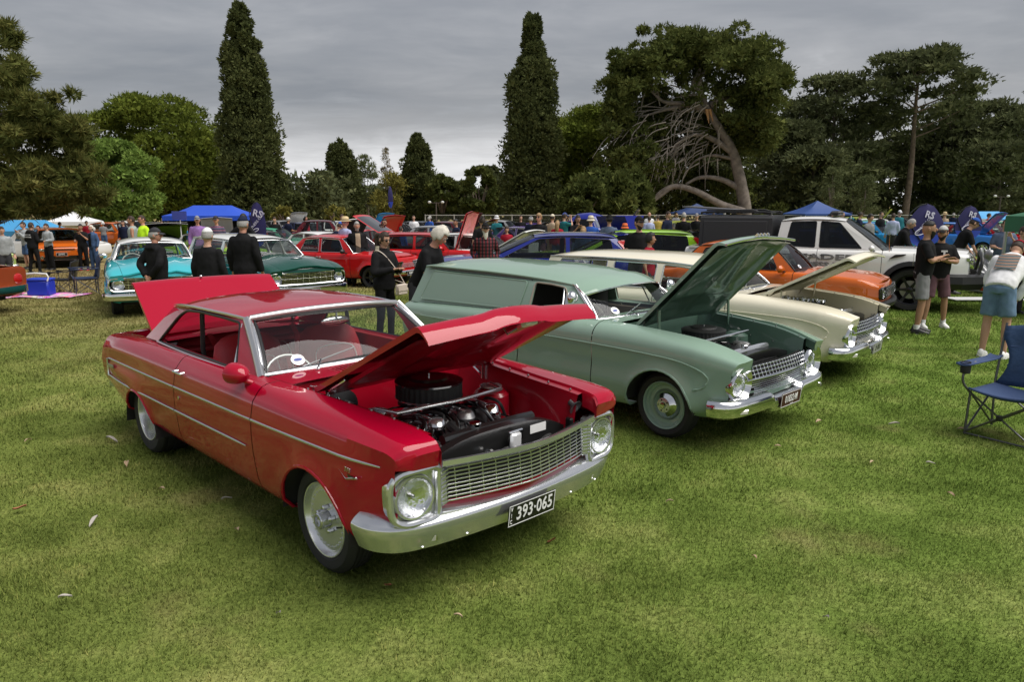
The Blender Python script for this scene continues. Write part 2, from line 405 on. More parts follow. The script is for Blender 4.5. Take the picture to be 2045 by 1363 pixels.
    # -------------------------------------------------------------- greenhouse
    def cabin(s, belt, roof, outline, holes, m, glassm=GLASS, frame=CHROME, thick=.03, fr=.008, rail=None, roofm=None, rail_r=.01, na=15, rexp=2.8, bulge=.012, corner=.03, sides=(1, -1)):
        belt = sorted(belt); roof = sorted(roof); bx = [b[0] for b in belt]; rx = [r[0] for r in roof]
        def yf(x, z):
            yb, zb = pchip(bx, [b[1] for b in belt], [x])[0], pchip(bx, [b[2] for b in belt], [x])[0]
            yr, zr = pchip(rx, [r[1] for r in roof], [x])[0], pchip(rx, [r[2] for r in roof], [x])[0]
            t = (z - zb) / max(.05, zr - zb); return yb + (yr - yb) * t + bulge * 4 * t * (1 - t)
        s.yf = yf; roofm = roofm or m
        for sg in sides:
            fn = lambda a, b, d=.0: (a, sg * (yf(a, b) - d), b)
            hp = [rounded(hh['poly'], hh.get('r', corner), 4) for hh in holes]; mb = MB(); mb.poly(outline, hp, fn, m, thick=thick, flip=sg < 0); mb.build('window_surround', s.root, 30)
            for hh, p in zip(holes, hp):
                if hh.get('glass', True) is not None:
                    g = MB(); g.poly(p, [], lambda a, b: fn(a, b, .018), hh.get('mat', glassm)); w = g.build('side_window', s.root, 0)
                    if frame and hh.get('frame', True):
                        f = MB(); path = [fn(a, b, .004) for a, b in p] + [fn(*p[0], .004)]; f.tube(path, fr, frame, n=6, caps=False); f.build('window_frame', w, 50)
                elif frame and hh.get('frame', True):
                    f = MB(); path = [fn(a, b, .004) for a, b in p] + [fn(*p[0], .004)]; f.tube(path, fr, frame, n=6, caps=False); f.build('window_frame', s.root, 50)
        xs = np.linspace(rx[0], rx[-1], max(9, int((rx[-1] - rx[0]) / .12))); P = []
        for x in xs:
            yr, zr, zc = [pchip(rx, [r[q] for r in roof], [x])[0] for q in (1, 2, 3)]
            P.append([(x + 0, yr * u, zr + (zc - zr) * (1 - abs(u)**rexp)) for u in np.linspace(1, -1, na)])
        mb = MB(); mb.grid(P, roofm); mb.grid([[(a, b, c - .03) for a, b, c in r] for r in P], mat('headlining', (.35, .33, .3), .9), flip=True)
        s.roof_obj = mb.build('roof', s.root, 50); s.roof_grid = P
        if rail:
            for k in (0, -1):
                g = MB(); g.tube([r[k] for r in P], rail_r, rail, n=6); g.build('drip_rail', s.roof_obj, 50)
    def screen(s, name, base_c, base_s, head_c, head_s, glassm=GLASS, frame=SATIN, fr=.014, nu=13, nv=7, exp=2.4, bulge=.02, rub=True):
        """curved glass from base (centre (x,z), side (x,y,z)) up to header; +/-y symmetric"""
        P = []
        for v in np.linspace(0, 1, nv):
            row = []
            for u in np.linspace(1, -1, nu):
                a = abs(u)**exp; b = np.array([base_c[0] + (base_s[0] - base_c[0]) * a, base_s[1] * u, base_c[1] + (base_s[2] - base_c[1]) * a])
                t = np.array([head_c[0] + (head_s[0] - head_c[0]) * a, head_s[1] * u, head_c[1] + (head_s[2] - head_c[1]) * a])
                p = b + (t - b) * v; d = 4 * v * (1 - v) * bulge; p[0] += d * np.sign(base_c[0] - head_c[0]); p[2] += d * .5; row.append(tuple(p))
            P.append(row)
        mb = MB(); mb.grid(P, glassm); o = mb.build(name, s.root, 60)
        if frame:
            path = P[0] + [r[-1] for r in P[1:]] + P[-1][::-1][1:] + [r[0] for r in P[::-1][1:]]
            f = MB(); f.tube(path, fr, frame, n=8, caps=False); f.build('trim_frame', o, 50)
            if rub:
                f = MB(); c = np.mean([p for r in P for p in r], axis=0); f.tube([tuple(np.array(p) + (c - np.array(p)) / np.linalg.norm(c - np.array(p)) * (fr * 1.5)) for p in path], fr * .6, BLACK, n=6, caps=False); f.build('rubber_seal', o, 50)
        s.last_screen = P; return o

def sweep(mb, path, prof, m, closed_prof=True, mirror=False):
    """prof (out, dz) swept along a plan path of (x, y, z); 'out' points to the right of travel"""
    P = [np.array(p, float) for p in path]; rings = []
    for i, p in enumerate(P):
        t = P[min(i + 1, len(P) - 1)] - P[max(i - 1, 0)]; t[2] = 0; t /= np.linalg.norm(t) + 1e-9; nrm = np.array([t[1], -t[0], 0])
        rings.append([tuple(p + nrm * a + np.array([0, 0, b])) for a, b in prof])
    mb.grid(rings, m, closed_v=closed_prof)
    if closed_prof:
        n = len(prof)
        for k, ring in ((0, rings[0]), (1, rings[-1])): mb.add(ring, [tuple(range(n))], m)
    return mb
def halfbow(half):
    """plan half path given from the +y end to the centre -> full path, +y end to -y end"""
    return list(half) + [(p[0], -p[1], p[2]) for p in half[::-1][1:]] if abs(half[-1][1]) < 1e-6 else list(half) + [(p[0], -p[1], p[2]) for p in half[::-1]]
def wheel(parent, x, y, R_, w, rr, style='steel', cm=None, tilt=.0, n=40, depth=.03, steer=.0):
    """y is the middle plane of the tyre; the outside faces away from y=0"""
    sg = 1 if y > 0 else -1; e = empty('wheel', (x, y, R_), 0, parent); e.rotation_euler = (0, 0, (0 if sg > 0 else PI) + steer)
    mb = MB(); h2 = w / 2; sh = min(.035, (R_ - rr) * .45)
    prof = [(rr, -h2 + .012), (rr + .012, -h2), (R_ - sh, -h2 - .004), (R_ - .01, -h2 + .016), (R_, -h2 + .03)]
    ng = 4 if n > 30 else 2
    for k in range(ng):
        c = -h2 + .03 + (w - .06) * (k + .5) / ng; prof += [(R_, c - .008), (R_ - .008, c - .005), (R_ - .008, c + .005), (R_, c + .008)]
    prof += [(R_, h2 - .03), (R_ - .01, h2 - .016), (R_ - sh, h2 + .004), (rr + .03, h2 + .003), (rr + .012, h2), (rr, h2 - .012)]
    mb.lathe(prof, RUBBER, n, axis='Y'); mb.build('tyre', e, 30)
    r = MB(); m = cm or BRUSH; d = h2 - depth
    if style == 'autodrag':
        r.lathe([(rr, h2 - .008), (rr - .004, h2 - .002), (rr - .01, h2 - .004), (rr - .018, h2 - .022), (rr - .028, d), (rr - .034, d + .006), (rr * .62, d + .008), (rr * .36, d - .004), (.052, d + .004), (.048, d + .004)], BRUSH, 48, axis='Y')
        for k in range(28):
            a = 2 * PI * k / 28; q = rr - .055; r.ball((q * math.cos(a), d + .012, q * math.sin(a)), .0055, CHROME, 6, 4)
        r.build('rim', e, 40); c = MB(); c.lathe([(.046, d), (.046, d + .06), (.04, d + .066), (.03, d + .066), (.028, d + .05), (0, d + .05)], SATIN, 24, axis='Y')
        for k in range(5):
            a = 2 * PI * k / 5 + .3; M = Matrix.Translation((.068 * math.cos(a), d, .068 * math.sin(a))); c.lathe([(.014, 0), (.014, .028), (.008, .034), (0, .034)], CHROME, 8, M, 'Y')
        c.build('hub', e, 40); v = MB(); v.tube([(-(rr - .045), d, 0), (-(rr - .07), d + .035, 0)], .006, GLOSSBLACK, 6); v.build('valve', e)
    elif style == 'smoothie':
        r.lathe([(rr, h2 - .006), (rr - .006, h2 + .001), (rr - .014, h2 - .004), (rr - .02, h2 - .03), (rr - .036, h2 - .034), (rr - .046, h2 - .05), (rr * .66, h2 - .052), (rr * .6, h2 - .07), (rr * .3, h2 - .06)], m, 44, axis='Y')
        r.build('rim', e, 40); c = MB(); q = rr * .6
        c.lathe([(q, h2 - .06), (q - .004, h2 - .046), (q * .8, h2 - .022), (q * .52, h2 - .008)], CHROME, 36, axis='Y'); c.lathe([(q * .52, h2 - .008), (q * .5, h2 - .004), (q * .28, h2 + .002), (q * .24, h2 + .002)], BRUSH, 36, axis='Y')
        c.lathe([(q * .24, h2 + .002), (q * .2, h2 + .012), (0, h2 + .018)], CHROME, 20, axis='Y')
        for k in range(5):
            a = 2 * PI * k / 5; c.lathe([(.008, 0), (.006, .003), (0, .003)], DARK, 8, Matrix.Translation((q * .38 * math.cos(a), h2 - .001, q * .38 * math.sin(a))), 'Y')
        c.build('hub_cap', e, 40)
    elif style == 'plain':
        r.lathe([(rr, h2 - .006), (rr - .012, h2), (rr - .02, h2 - .03), (rr * .7, h2 - .045), (rr * .4, h2 - .02), (0, h2 - .015)], m, 20, axis='Y'); r.build('rim', e, 40)
    else:  # spoked alloy
        r.lathe([(rr, h2 - .006), (rr - .008, h2 + .001), (rr - .018, h2 - .004), (rr - .026, h2 - .05), (rr - .03, -h2 + .03)], m, 40, axis='Y'); r.build('rim', e, 40)
        b = MB(); b.lathe([(rr - .04, -h2 + .06), (0, -h2 + .06)], DARK, 20, axis='Y'); b.lathe([(rr * .62, h2 - .09), (rr * .62, h2 - .1), (0, h2 - .1)], STEEL, 24, axis='Y'); b.build('brake_disc', e, 30)
        k0 = int(style[5:]) if style.startswith('alloy') and len(style) > 5 else 5; sp = MB()
        for k in range(k0):
            a = 2 * PI * k / k0; u = Vector((math.cos(a), 0, math.sin(a))); wv = Vector((-math.sin(a), 0, math.cos(a))); o = Vector((0, h2, 0)); P = []
            for rad, ww, dep in ((.03, .034, -.028), (rr * .5, .02, -.02), (rr - .02, .03, -.012)):
                P.append([o + u * rad + wv * q + Vector((0, dep + dd, 0)) for q, dd in ((-ww, -.02), (-ww, 0), (ww, 0), (ww, -.02))])
            sp.grid(P, m, closed_v=True)
        sp.lathe([(.055, h2 - .05), (.05, h2 - .014), (.03, h2 - .006), (0, h2 - .005)], m, 20, axis='Y'); sp.build('spokes', e, 40)
    return e
def round_lamp(parent, x, y, z, r, yaw=.0, bez=CHROME, name='headlight', depth=.05, bezw=.018):
    M = Matrix.Translation((x, y, z)) @ Matrix.Rotation(yaw, 4, 'Z'); b = MB()
    b.lathe([(r + bezw, -.03), (r + bezw, 0), (r + bezw * .6, .012), (r, .01), (r - .004, 0)], bez, 32, M, 'X'); o = b.build(name, parent, 40)
    c = MB(); c.lathe([(r - .003, .004)] + [(r * q, -depth * .55 * (1 - q * q)) for q in (.9, .7, .5, .3, .14)] + [(0, -depth * .55)], mat('reflector', (.9, .9, .91), .1, 1.0, bump=.5, bscale=45), 28, M, 'X'); c.ball(M @ Vector((-depth * .3, 0, 0)), r * .12, mat('bulb_shield', (.4, .4, .4), .2, 1), 10, 6); c.build('reflector', o, 40)
    l = MB(); l.lathe([(r - .002, .004), (r * .8, .016), (r * .5, .026), (r * .2, .03), (0, .031)], LENS, 28, M, 'X'); l.build('lens', o, 60); return o
def plate(parent, M, body, bgm, fgm, w=.372, hh=.134, size=.098, sx=.66, border=None, extra=(), ext=.001):
    b = MB(); b.box((0, 0, 0), (w, hh, .006), bgm, bev=.003); o = b.build('number_plate', parent, 30); o.matrix_local = M
    if border:
        f = MB(); e = .006
        for cx, cy, dx, dy in ((0, hh / 2 - e, w - e, .004), (0, -hh / 2 + e, w - e, .004), (w / 2 - e, 0, .004, hh - e), (-w / 2 + e, 0, .004, hh - e)): f.box((cx, cy, .0036), (dx, dy, .0015), border)
        f.build('border', o)
    text(body, size, fgm, o, Matrix.Translation((extra[0][4] if extra and len(extra[0]) > 4 else 0, 0, .0042)), 'plate_number', ext, sx=sx, bold=.0012)
    for q in extra: text(q[0], q[1], fgm, o, Matrix.Translation((q[2], q[3], .0042)), 'plate_lettering', ext, sx=.7)
    return o
def plate_matrix(x, y, z, yaw=.0, pitch=.0):
    """front-facing plate: local X to the viewer's right, local Y up, local Z forward (+X of the car)"""
    B = Matrix(((0, 0, 1, 0), (1, 0, 0, 0), (0, 1, 0, 0), (0, 0, 0, 1)))
    return Matrix.Translation((x, y, z)) @ Matrix.Rotation(yaw, 4, 'Z') @ B @ Matrix.Rotation(-pitch, 4, 'X')
def seat(parent, x, y, w, m, z=.36, back=.55, ang=.25, name='seat', piping=None):
    mb = MB(); P = []
    for t in np.linspace(0, 2 * PI, 14, endpoint=False):
        pass
    mb.box((x + .02, y, z), (.52, w, .16), m, Euler((0, -.12, 0)), bev=.05)
    q = []
    for v in np.linspace(0, 1, 7):
        row = []; hw = w / 2 * (1 - .55 * max(0, v - .55)**1.5)
        for u in np.linspace(-1, 1, 9):
            th = .055 * math.sqrt(max(0, 1 - abs(u)**4)) * (1 if v < .99 else .2); row.append((x - .26 - math.sin(ang) * back * v + th, y + hw * u, z + .02 + math.cos(ang) * back * v * (1 - .12 * abs(u)**3)))
        q.append(row)
    mb.grid(q, m); q2 = [[(a - .13 * (1 - .5 * i / 6) * math.sqrt(max(.05, 1 - abs(-1 + 2 * k / 8)**4)), b, c) for k, (a, b, c) in enumerate(r)] for i, r in enumerate(q)]; mb.grid(q2, m, flip=True)
    for k in (0, -1): mb.grid([[r[k] for r in q], [r[k] for r in q2]], m)
    mb.grid([q[-1], q2[-1]], m); o = mb.build(name, parent, 50)
    if piping:
        p = MB(); arc = [(x - .26 - math.sin(ang) * back * v + .06, y + w * .32 * u, z + .02 + math.cos(ang) * back * v) for u, v in ((-1, .1), (-1, .5), (-.8, .68), (0, .72), (.8, .68), (1, .5), (1, .1))]
        p.tube(smooth_path(arc, 4), .005, piping, 5); p.build('piping', o)
    return o
def steering_wheel(parent, x, y, z, r, m, ang=.55, rim=.011, boss=CHROME):
    M = Matrix.Translation((x, y, z)) @ Matrix.Rotation(-ang, 4, 'Y'); mb = MB(); n = 28
    mb.tube([M @ Vector((0, r * math.cos(2 * PI * k / n), r * math.sin(2 * PI * k / n))) for k in range(n + 1)], rim, m, 7, caps=False)
    o = mb.build('steering_wheel', parent, 60); s = MB()
    for a in (PI * .97, PI * .03): s.tube([M @ Vector((.02, 0, 0)), M @ Vector((0, r * math.cos(a), r * math.sin(a)))], .008, boss, 6)
    s.ball(M @ Vector((.02, 0, 0)), (.03, .04, .04), boss, 10, 6); s.tube([M @ Vector((.03, 0, 0)), M @ Vector((.16, 0, 0))], .016, BLACK, 8); s.build('spokes', o, 50); return o
def wiper(parent, p0, p1, p2):
    mb = MB(); mb.tube([p0, p1], .006, CHROME, 5); mb.tube([tuple(np.array(p1) + (np.array(p1) - np.array(p2)) * .5 + np.array([0, 0, -.01])), p2], .005, SATIN, 5); mb.ball(p0, .013, CHROME, 8, 6); mb.build('wiper', parent)
def handle(parent, x, y, z, l=.13, m=CHROME):
    mb = MB(); sg = 1 if y > 0 else -1; mb.box((x, y + sg * .03, z), (l, .014, .018), m, bev=.006)
    for q in (-1, 1): mb.box((x + q * l * .38, y + sg * .012, z), (.028, .034, .022), m, bev=.005)
    mb.build('door_handle', parent, 30)
def disc_sticker(parent, P, u, v, r=.045):
    """round club sticker behind the windscreen glass"""
    c = np.array(P[v][u]); a = np.array(P[v][u + 1]) - c; b = np.array(P[v + 1][u]) - c; a /= np.linalg.norm(a); b -= a * b.dot(a); b /= np.linalg.norm(b); nrm = np.cross(a, b)
    if nrm[0] < 0: nrm = -nrm
    mb = MB(); c = c + nrm * .004; n = 20; mb.add([tuple(c + r * (a * math.cos(2 * PI * k / n) + b * math.sin(2 * PI * k / n))) for k in range(n)], [tuple(range(n))], mat('sticker_white', (.8, .8, .8), .4))
    c = c + nrm * .002; mb.add([tuple(c + (a * .62 * r * math.cos(2 * PI * k / n) + b * .26 * r * math.sin(2 * PI * k / n))) for k in range(n)], [tuple(range(n))], mat('sticker_blue', (.03, .06, .3), .4)); mb.build('windscreen_sticker', parent, 0)
# ------------------------------------------------------------------ red two-door hardtop, bonnet and boot open
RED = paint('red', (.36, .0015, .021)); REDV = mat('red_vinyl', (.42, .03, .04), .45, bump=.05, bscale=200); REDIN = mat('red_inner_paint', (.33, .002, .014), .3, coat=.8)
BAYBLACK = mat('bay_black', (.012, .012, .012), .3, coat=.3); PIPING = mat('white_piping', (.7, .66, .62), .5)
def engine(root, x, z, y0=.0, ac_r=.205, ac_h=.085, top=GLOSSBLACK, covers=CAST, big=True):
    """V8 with a round air cleaner; x, z is the middle of the air cleaner's base"""
    e = empty('engine', (x, y0, z), 0, root)
    b = MB(); b.box((.05, 0, -.3), (.62, .3, .22), mat('engine_block', (.05, .05, .052), .5, .5), bev=.03); b.box((.05, 0, -.15), (.46, .22, .08), CAST, bev=.02)
    for k in range(4): b.tube([(.22 - .13 * k, -.1, -.13), (.22 - .13 * k, -.02, -.09)], .022, CAST, 8); b.tube([(.22 - .13 * k, .1, -.13), (.22 - .13 * k, .02, -.09)], .022, CAST, 8)
    b.build('engine_block', e, 35)
    for sg in (-1, 1):
        c = MB(); c.box((.03, sg * .235, -.17), (.56, .13, .085), covers, Euler((sg * -.55, 0, 0)), bev=.022)
        for k in range(6): c.box((.25 - .09 * k, sg * .245, -.125), (.012, .1, .012), covers, Euler((sg * -.55, 0, 0)))
        c.build('valve_cover', e, 30)
        for k in range(4):
            h = MB(); x0 = .24 - .14 * k; h.tube(smooth_path([(x0 - .02, sg * .31, -.24), (x0, sg * .36, -.16), (x0 + .05, sg * .22, -.06), (.12 - .05 * k, sg * .05, -.045)], 5), .0065, GLOSSBLACK, 5); h.build('ignition_lead', e, 60)
        m = MB(); m.tube(smooth_path([(.26, sg * .36, -.3), (.0, sg * .4, -.33), (-.25, sg * .4, -.42)], 4), .035, mat('header_grey', (.25, .24, .23), .5, .8), 8); m.build('exhaust_header', e, 50)
    cb = MB(); cb.box((0, 0, -.06), (.2, .16, .09), CAST, bev=.015); cb.tube([(0, -.09, -.04), (.12, -.12, -.05), (.2, -.08, -.08)], .012, CHROME, 6); cb.tube([(0, .09, -.04), (.16, .1, -.05)], .012, CHROME, 6); cb.lathe([(.08, -.02), (.07, 0), (0, 0)], CAST, 20); cb.build('carburettor', e, 35)
    ac = MB(); n = 72; ac.lathe([(0, 0), (ac_r - .01, 0), (ac_r + .004, .008), (ac_r + .004, .016)], SATIN if big else top, 48)
    P = [[((ac_r - (.006 if k % 2 else 0)) * math.cos(2 * PI * k / n), (ac_r - (.006 if k % 2 else 0)) * math.sin(2 * PI * k / n), hh) for hh in (.014, ac_h - .01)] for k in range(n)]
    ac.grid(P, mat('filter_pleats', (.02, .02, .02), .8), closed_u=True)
    ac.lathe([(ac_r + .004, ac_h - .014), (ac_r + .004, ac_h - .004), (ac_r - .012, ac_h + .004), (ac_r * .62, ac_h + .008), (ac_r * .56, ac_h + .022), (ac_r * .2, ac_h + .026), (0, ac_h + .02)], top, 48)
    ac.tube([(0, 0, ac_h + .02), (0, 0, ac_h + .04)], .008, CHROME, 8); ac.build('air_cleaner', e, 25)
    d = MB(); d.lathe([(.05, 0), (.05, .06), (.045, .075), (.0, .08)], mat('distributor', (.02, .02, .02), .3), 16, Matrix.Translation((-.28, .02, -.1))); d.build('distributor', e, 40)
    f = MB(); f.lathe([(.04, 0), (.14, .004), (.14, .014), (.04, .018)], BLACK, 18, Matrix.Translation((.4, 0, -.27)), 'X'); 
    for k in range(6):
        a = 2 * PI * k / 6; f.box((.44, .1 * math.cos(a), -.27 + .1 * math.sin(a)), (.012, .06, .16), STEEL, Euler((a - PI / 2, .3, 0)))
    f.build('cooling_fan', e, 30)
    for q, (yy, zz, rr) in enumerate(((.16, -.22, .06), (-.18, -.2, .05), (.0, -.16, .045))):
        p = MB(); p.lathe([(0, .36), (rr, .36), (rr, .375), (rr - .012, .38), (rr - .012, .39), (rr, .395), (rr, .41), (0, .41)], BRUSH, 20, Matrix.Translation((0, yy, zz)), 'X'); p.build('pulley', e, 30)
    a = MB(); a.lathe([(.0, .2), (.07, .2), (.075, .22), (.075, .32), (.06, .35), (0, .35)], CAST, 20, Matrix.Translation((0, .22, -.1)), 'X'); a.build('alternator', e, 35)
    return e
def make_red():
    W = [(0, .275, .345), (-2.77, .2, .335)]
    rows = [
        [(-3.8, .62, .36), (-3.2, .68, .27), (.45, .68, .25), (.68, .64, .36, -.09)],
        [(-3.8, .74, .37), (-3.3, .79, .3), (-2.2, .8, .265), (-.5, .8, .265), (.35, .79, .3), (.68, .74, .4, -.09)],
        [(-3.8, .79, .43), (-3.0, .85, .36), (-2, .855, .335), (-.6, .855, .335), (.35, .85, .37), (.68, .775, .46, -.02)],
        [(-3.8, .815, .5), (-2.9, .872, .475), (-.5, .88, .465), (.3, .875, .49), (.68, .8, .52, .0)],
        [(-3.8, .825, .59), (-2.9, .882, .6), (-.5, .892, .6), (.3, .886, .62), (.68, .81, .62, .005)],
        [(-3.8, .825, .665), (-1.9, .884, .72), (-.67, .89, .743), (.3, .876, .76), (.68, .818, .765, .015)],
        [(-3.8, .81, .745), (-3.4, .842, .785), (-1.9, .868, .835), (-.67, .872, .85), (.3, .858, .855), (.62, .838, .848, .015), (.665, .825, .825, .035), (.68, .808, .79, .035)],
        [(-3.8, .75, .83), (-3.3, .78, .868), (-1.9, .8, .918), (-.67, .805, .93), (.3, .785, .908), (.62, .772, .888, .03), (.665, .76, .868, .055), (.68, .745, .825, .06)],
        [(-3.8, .62, .85), (-3.3, .64, .885), (-2.6, .7, .925), (-1.9, .73, .935), (-.67, .7, .948), (.3, .615, .915), (.62, .6, .892, .035), (.665, .598, .872, .065), (.68, .595, .83, .07)]]
    c = Car('red_hardtop_coupe', 'glossy red two-door hardtop with bonnet and boot open, front of the picture', (-.441, 4.355), -.802, RED, rows, W, sharp=(3, 6), doors=[(-1.9, -.66)], door_row=1, flare=.018, step=.05, sub=4, s_extra=(.59, .605, .62, .635, .65, .665, .6725))
    r = c.root; body = c.body_mb
    c.section_cap(1, UNDER, bow=.05, j1=c.rowidx[4], off=-.09); c.section_cap(-1, RED, bow=.04)
    c.floor(-3.4, .4)
    for sg in (-1, 1):
        sec = c.B[-1, c.rowidx[5]:]; pts = [(p[0], sg * p[1], p[2]) for p in sec] + [(.725, sg * .585, .745), (.705, sg * .72, .745)]
        body.add(pts, [tuple(range(len(pts)))], RED)
    # cowl with its vent, tail deck and boot opening
    c.top('', -.8, -.52, RED, crown=.012, mb=body); c.top('', -3.78, -3.62, RED, crown=.02, mb=body); c.top('', -2.98, -2.6, RED, crown=.02, mb=body, inset=0)
    c.done_body()
    v = MB()
    for k in range(16):
        for sg in (-1, 1): v.box((-.64, sg * (.1 + .027 * k), .972 - .0002 * k * k), (.1, .014, .006), REDIN)
    v.build('cowl_vent', r, 0)
    t = MB(); t.box((-3.3, 0, .6), (.55, 1.2, .02), UNDER); t.box((-2.98, 0, .72), (.02, 1.2, .3), UNDER); t.build('boot_floor', r)
    # bright side mouldings
    for sg in (-1, 1):
        def along(k, dz, xs, out=.004): return [(x, sg * (c.at(k, x)[1] + out), c.at(k, x)[2] + dz) for x in xs]
        for x0, x1 in ((-3.56, -1.906), (-1.894, -.666), (-.654, .6)):
            m = MB(); p = along(5, 0, np.linspace(x0, x1, 14)); m.tube(p, [.0058] * 12 + [.005, .003 if x1 > 0 else .0058], SATIN, 6, flat=1.4); m.build('side_moulding', r, 40)
        for x0, x1 in ((-3.56, -1.906), (-1.894, -.74)):
            m = MB(); xs = np.linspace(x0, x1, 12); p = [(x, sg * (c.at(4, x)[1] + .004), .525 + .04 * (x + 3.5) / 2.8) for x in xs]; m.tube(p, [.0058] * 10 + [.005, .003 if x1 > -1 else .0058], SATIN, 6, flat=1.4); m.build('side_moulding', r, 40)
        m = MB(); m.tube([(-3.57, sg * .846, .52), (-3.585, sg * .842, .6), (-3.57, sg * .846, .672)], .01, SATIN, 6); m.build('side_moulding', r, 40)
        m = MB(); m.box((-3.42, sg * .865, .628), (.13, .006, .03), STEEL, bev=.002); m.build('quarter_badge', r)
        handle(r, -1.8, sg * .862, .838, .15)
        lk = MB(); lk.lathe([(.012, 0), (.012, .008), (0, .01)], CHROME, 10, Matrix.Translation((-1.8, sg * .887, .66)) @ Matrix.Rotation(-sg * PI / 2, 4, 'X')); lk.build('door_lock', r)
        # fender badge: a small bright vee under block numerals
        bd = MB(); M0 = c.at(5, .36); yb = sg * (M0[1] + .006)
        bd.tube([(.3, yb, .69), (.36, yb, .655), (.46, yb, .682)], .0055, CHROME, 5); bd.add([(.32, yb, .684), (.36, yb, .662), (.44, yb, .68)], [(0, 1, 2)], GLOSSBLACK); o = bd.build('fender_badge', r)
        if sg < 0: text('393', .036, CHROME, o, Matrix.Translation((.375, yb, .703)) @ Matrix.Rotation(PI / 2, 4, 'X') @ Matrix.Rotation(-.05, 4, 'Z'), ext=.003)
    # rear bumper ends and tail lamps
    b = MB(); pr = [(0, -.06), (.03, -.065), (.055, -.03), (.06, .02), (.035, .05), (0, .055)]
    sweep(b, smooth_path(halfbow([(-3.55, .8, .46), (-3.76, .8, .46), (-3.84, .7, .46), (-3.87, .3, .46), (-3.87, 0, .46)]), 4), [(-a, z) for a, z in pr], SATIN); b.build('rear_bumper', r, 40)
    for sg in (-1, 1):
        l = MB(); l.lathe([(.085, 0), (.085, .03), (.07, .04), (0, .045)], REDLENS, 20, Matrix.Translation((-3.8, sg * .62, .6)) @ Matrix.Rotation(-PI / 2, 4, 'Y')); l.build('tail_lamp', r, 40)
    # ---------------- cabin
    belt = [(-3.0, .7, .9), (-2.6, .735, .918), (-1.9, .755, .928), (-.9, .735, .94), (-.6, .7, .94)]
    roof = [(-2.62, .575, 1.205, 1.245), (-2.4, .612, 1.232, 1.292), (-1.95, .628, 1.25, 1.318), (-1.5, .618, 1.252, 1.312), (-1.26, .598, 1.243, 1.288)]
    outline = [(-.86, .925), (-1.255, 1.245), (-1.5, 1.254), (-1.95, 1.252), (-2.38, 1.234), (-2.62, 1.19), (-2.98, .915), (-2.6, .905), (-1.9, .9)]
    win = [(-1.155, .945), (-1.325, 1.215), (-1.6, 1.226), (-1.95, 1.226), (-2.26, 1.208), (-2.6, .935)]
    c.cabin(belt, roof, outline, [dict(poly=win, r=[.02, .03, 0, 0, .12, .03], glass=None)], RED, rail=SATIN, frame=BLACK, fr=.01, rail_r=.011)
    for sg in (-1, 1):
        vp = MB(); yf = c.yf; vp.tube([(-1.215, sg * (yf(-1.2, .95) - .01), .94), (-1.3, sg * (yf(-1.3, 1.2) - .012), 1.212)], .008, CHROME, 6); vp.build('vent_pillar', r)
        vg = MB(); vg.add([(-.93, sg * (yf(-.93, .95) - .02), .95), (-1.21, sg * (yf(-1.2, .95) - .02), .95), (-1.3, sg * (yf(-1.3, 1.2) - .02), 1.205)], [(0, 1, 2)], GLASS); vg.build('vent_window', r, 0)
        ws = MB(); ws.tube([(x, sg * (yf(x, .935) + .006), .934) for x in np.linspace(-2.62, -1.1, 10)], .007, SATIN, 5); ws.build('belt_moulding', r)
    ws = c.screen('windscreen', (-.8, .955), (-.87, .7, .938), (-1.2, 1.268), (-1.262, .585, 1.236), frame=SATIN, fr=.02)
    wsP = c.last_screen
    disc_sticker(ws, wsP, 10, 1, .045)
    for sg in (-1, 1):
        ap = MB(); ap.tube([(-.855, sg * .715, .93), (-1.06, sg * .655, 1.09), (-1.262, sg * .603, 1.243)], .026, mat('a_pillar_alloy', (.6, .6, .6), .3, .9), 8, flat=1.2)
        ap.build('windscreen_pillar', r, 50)
    hd = MB(); hd.tube([(wsP[-1][k][0] + .005, wsP[-1][k][1], wsP[-1][k][2] + .012) for k in range(len(wsP[-1]))], .022, MATS['a_pillar_alloy'], 8); hd.build('windscreen_header', r, 50)
    c.screen('rear_window', (-3.02, .93), (-2.94, .6, .925), (-2.6, 1.235), (-2.56, .52, 1.205), frame=SATIN, fr=.014)
    # ---------------- interior
    i = MB(); i.box((-1.7, 0, .3), (2.0, 1.36, .04), mat('red_carpet', (.06, .006, .008), .95)); i.box((-2.75, 0, .84), (.5, 1.3, .02), REDV)
    for sg in (-1, 1): i.box((-1.75, sg * .7, .62), (1.75, .03, .62), REDV, bev=.01)
    i.build('cabin_trim', r)
    d = MB(); d.tube([(-.92, y, .875) for y in np.linspace(-.66, .66, 9)], .075, REDV, 10, flat=.8); d.box((-.88, 0, .78), (.12, 1.3, .2), REDV, bev=.03); d.box((-.995, -.34, .86), (.03, .36, .09), GLOSSBLACK, bev=.01); d.build('dashboard', r, 40)
    for sg in (-1, 1): seat(r, -1.48, sg * .34, .58, REDV, .46, .58, .22, 'front_seat', PIPING)
    seat(r, -2.36, 0, 1.22, REDV, .46, .5, .3, 'rear_seat', PIPING)
    steering_wheel(r, -1.12, -.38, .815, .185, mat('wheel_grey', (.5, .5, .5), .3, .6), .5)
    for sg in (-1, 1):
        bl = MB(); bl.tube([(-2.02, sg * .6, 1.2), (-2.0, sg * .62, .95), (-1.95, sg * .62, .7)], .02, BLACK, 6, flat=.25); bl.box((-2.02, sg * .6, 1.16), (.03, .025, .1), BLACK, bev=.006); bl.build('seat_belt', r)
        rb = MB(); rb.tube([(-2.52, sg * .36, .96), (-2.44, sg * .36, .9), (-2.32, sg * .3, .58)], .024, mat('red_webbing', (.4, .01, .02), .8), 6, flat=.2); rb.build('seat_belt', r)
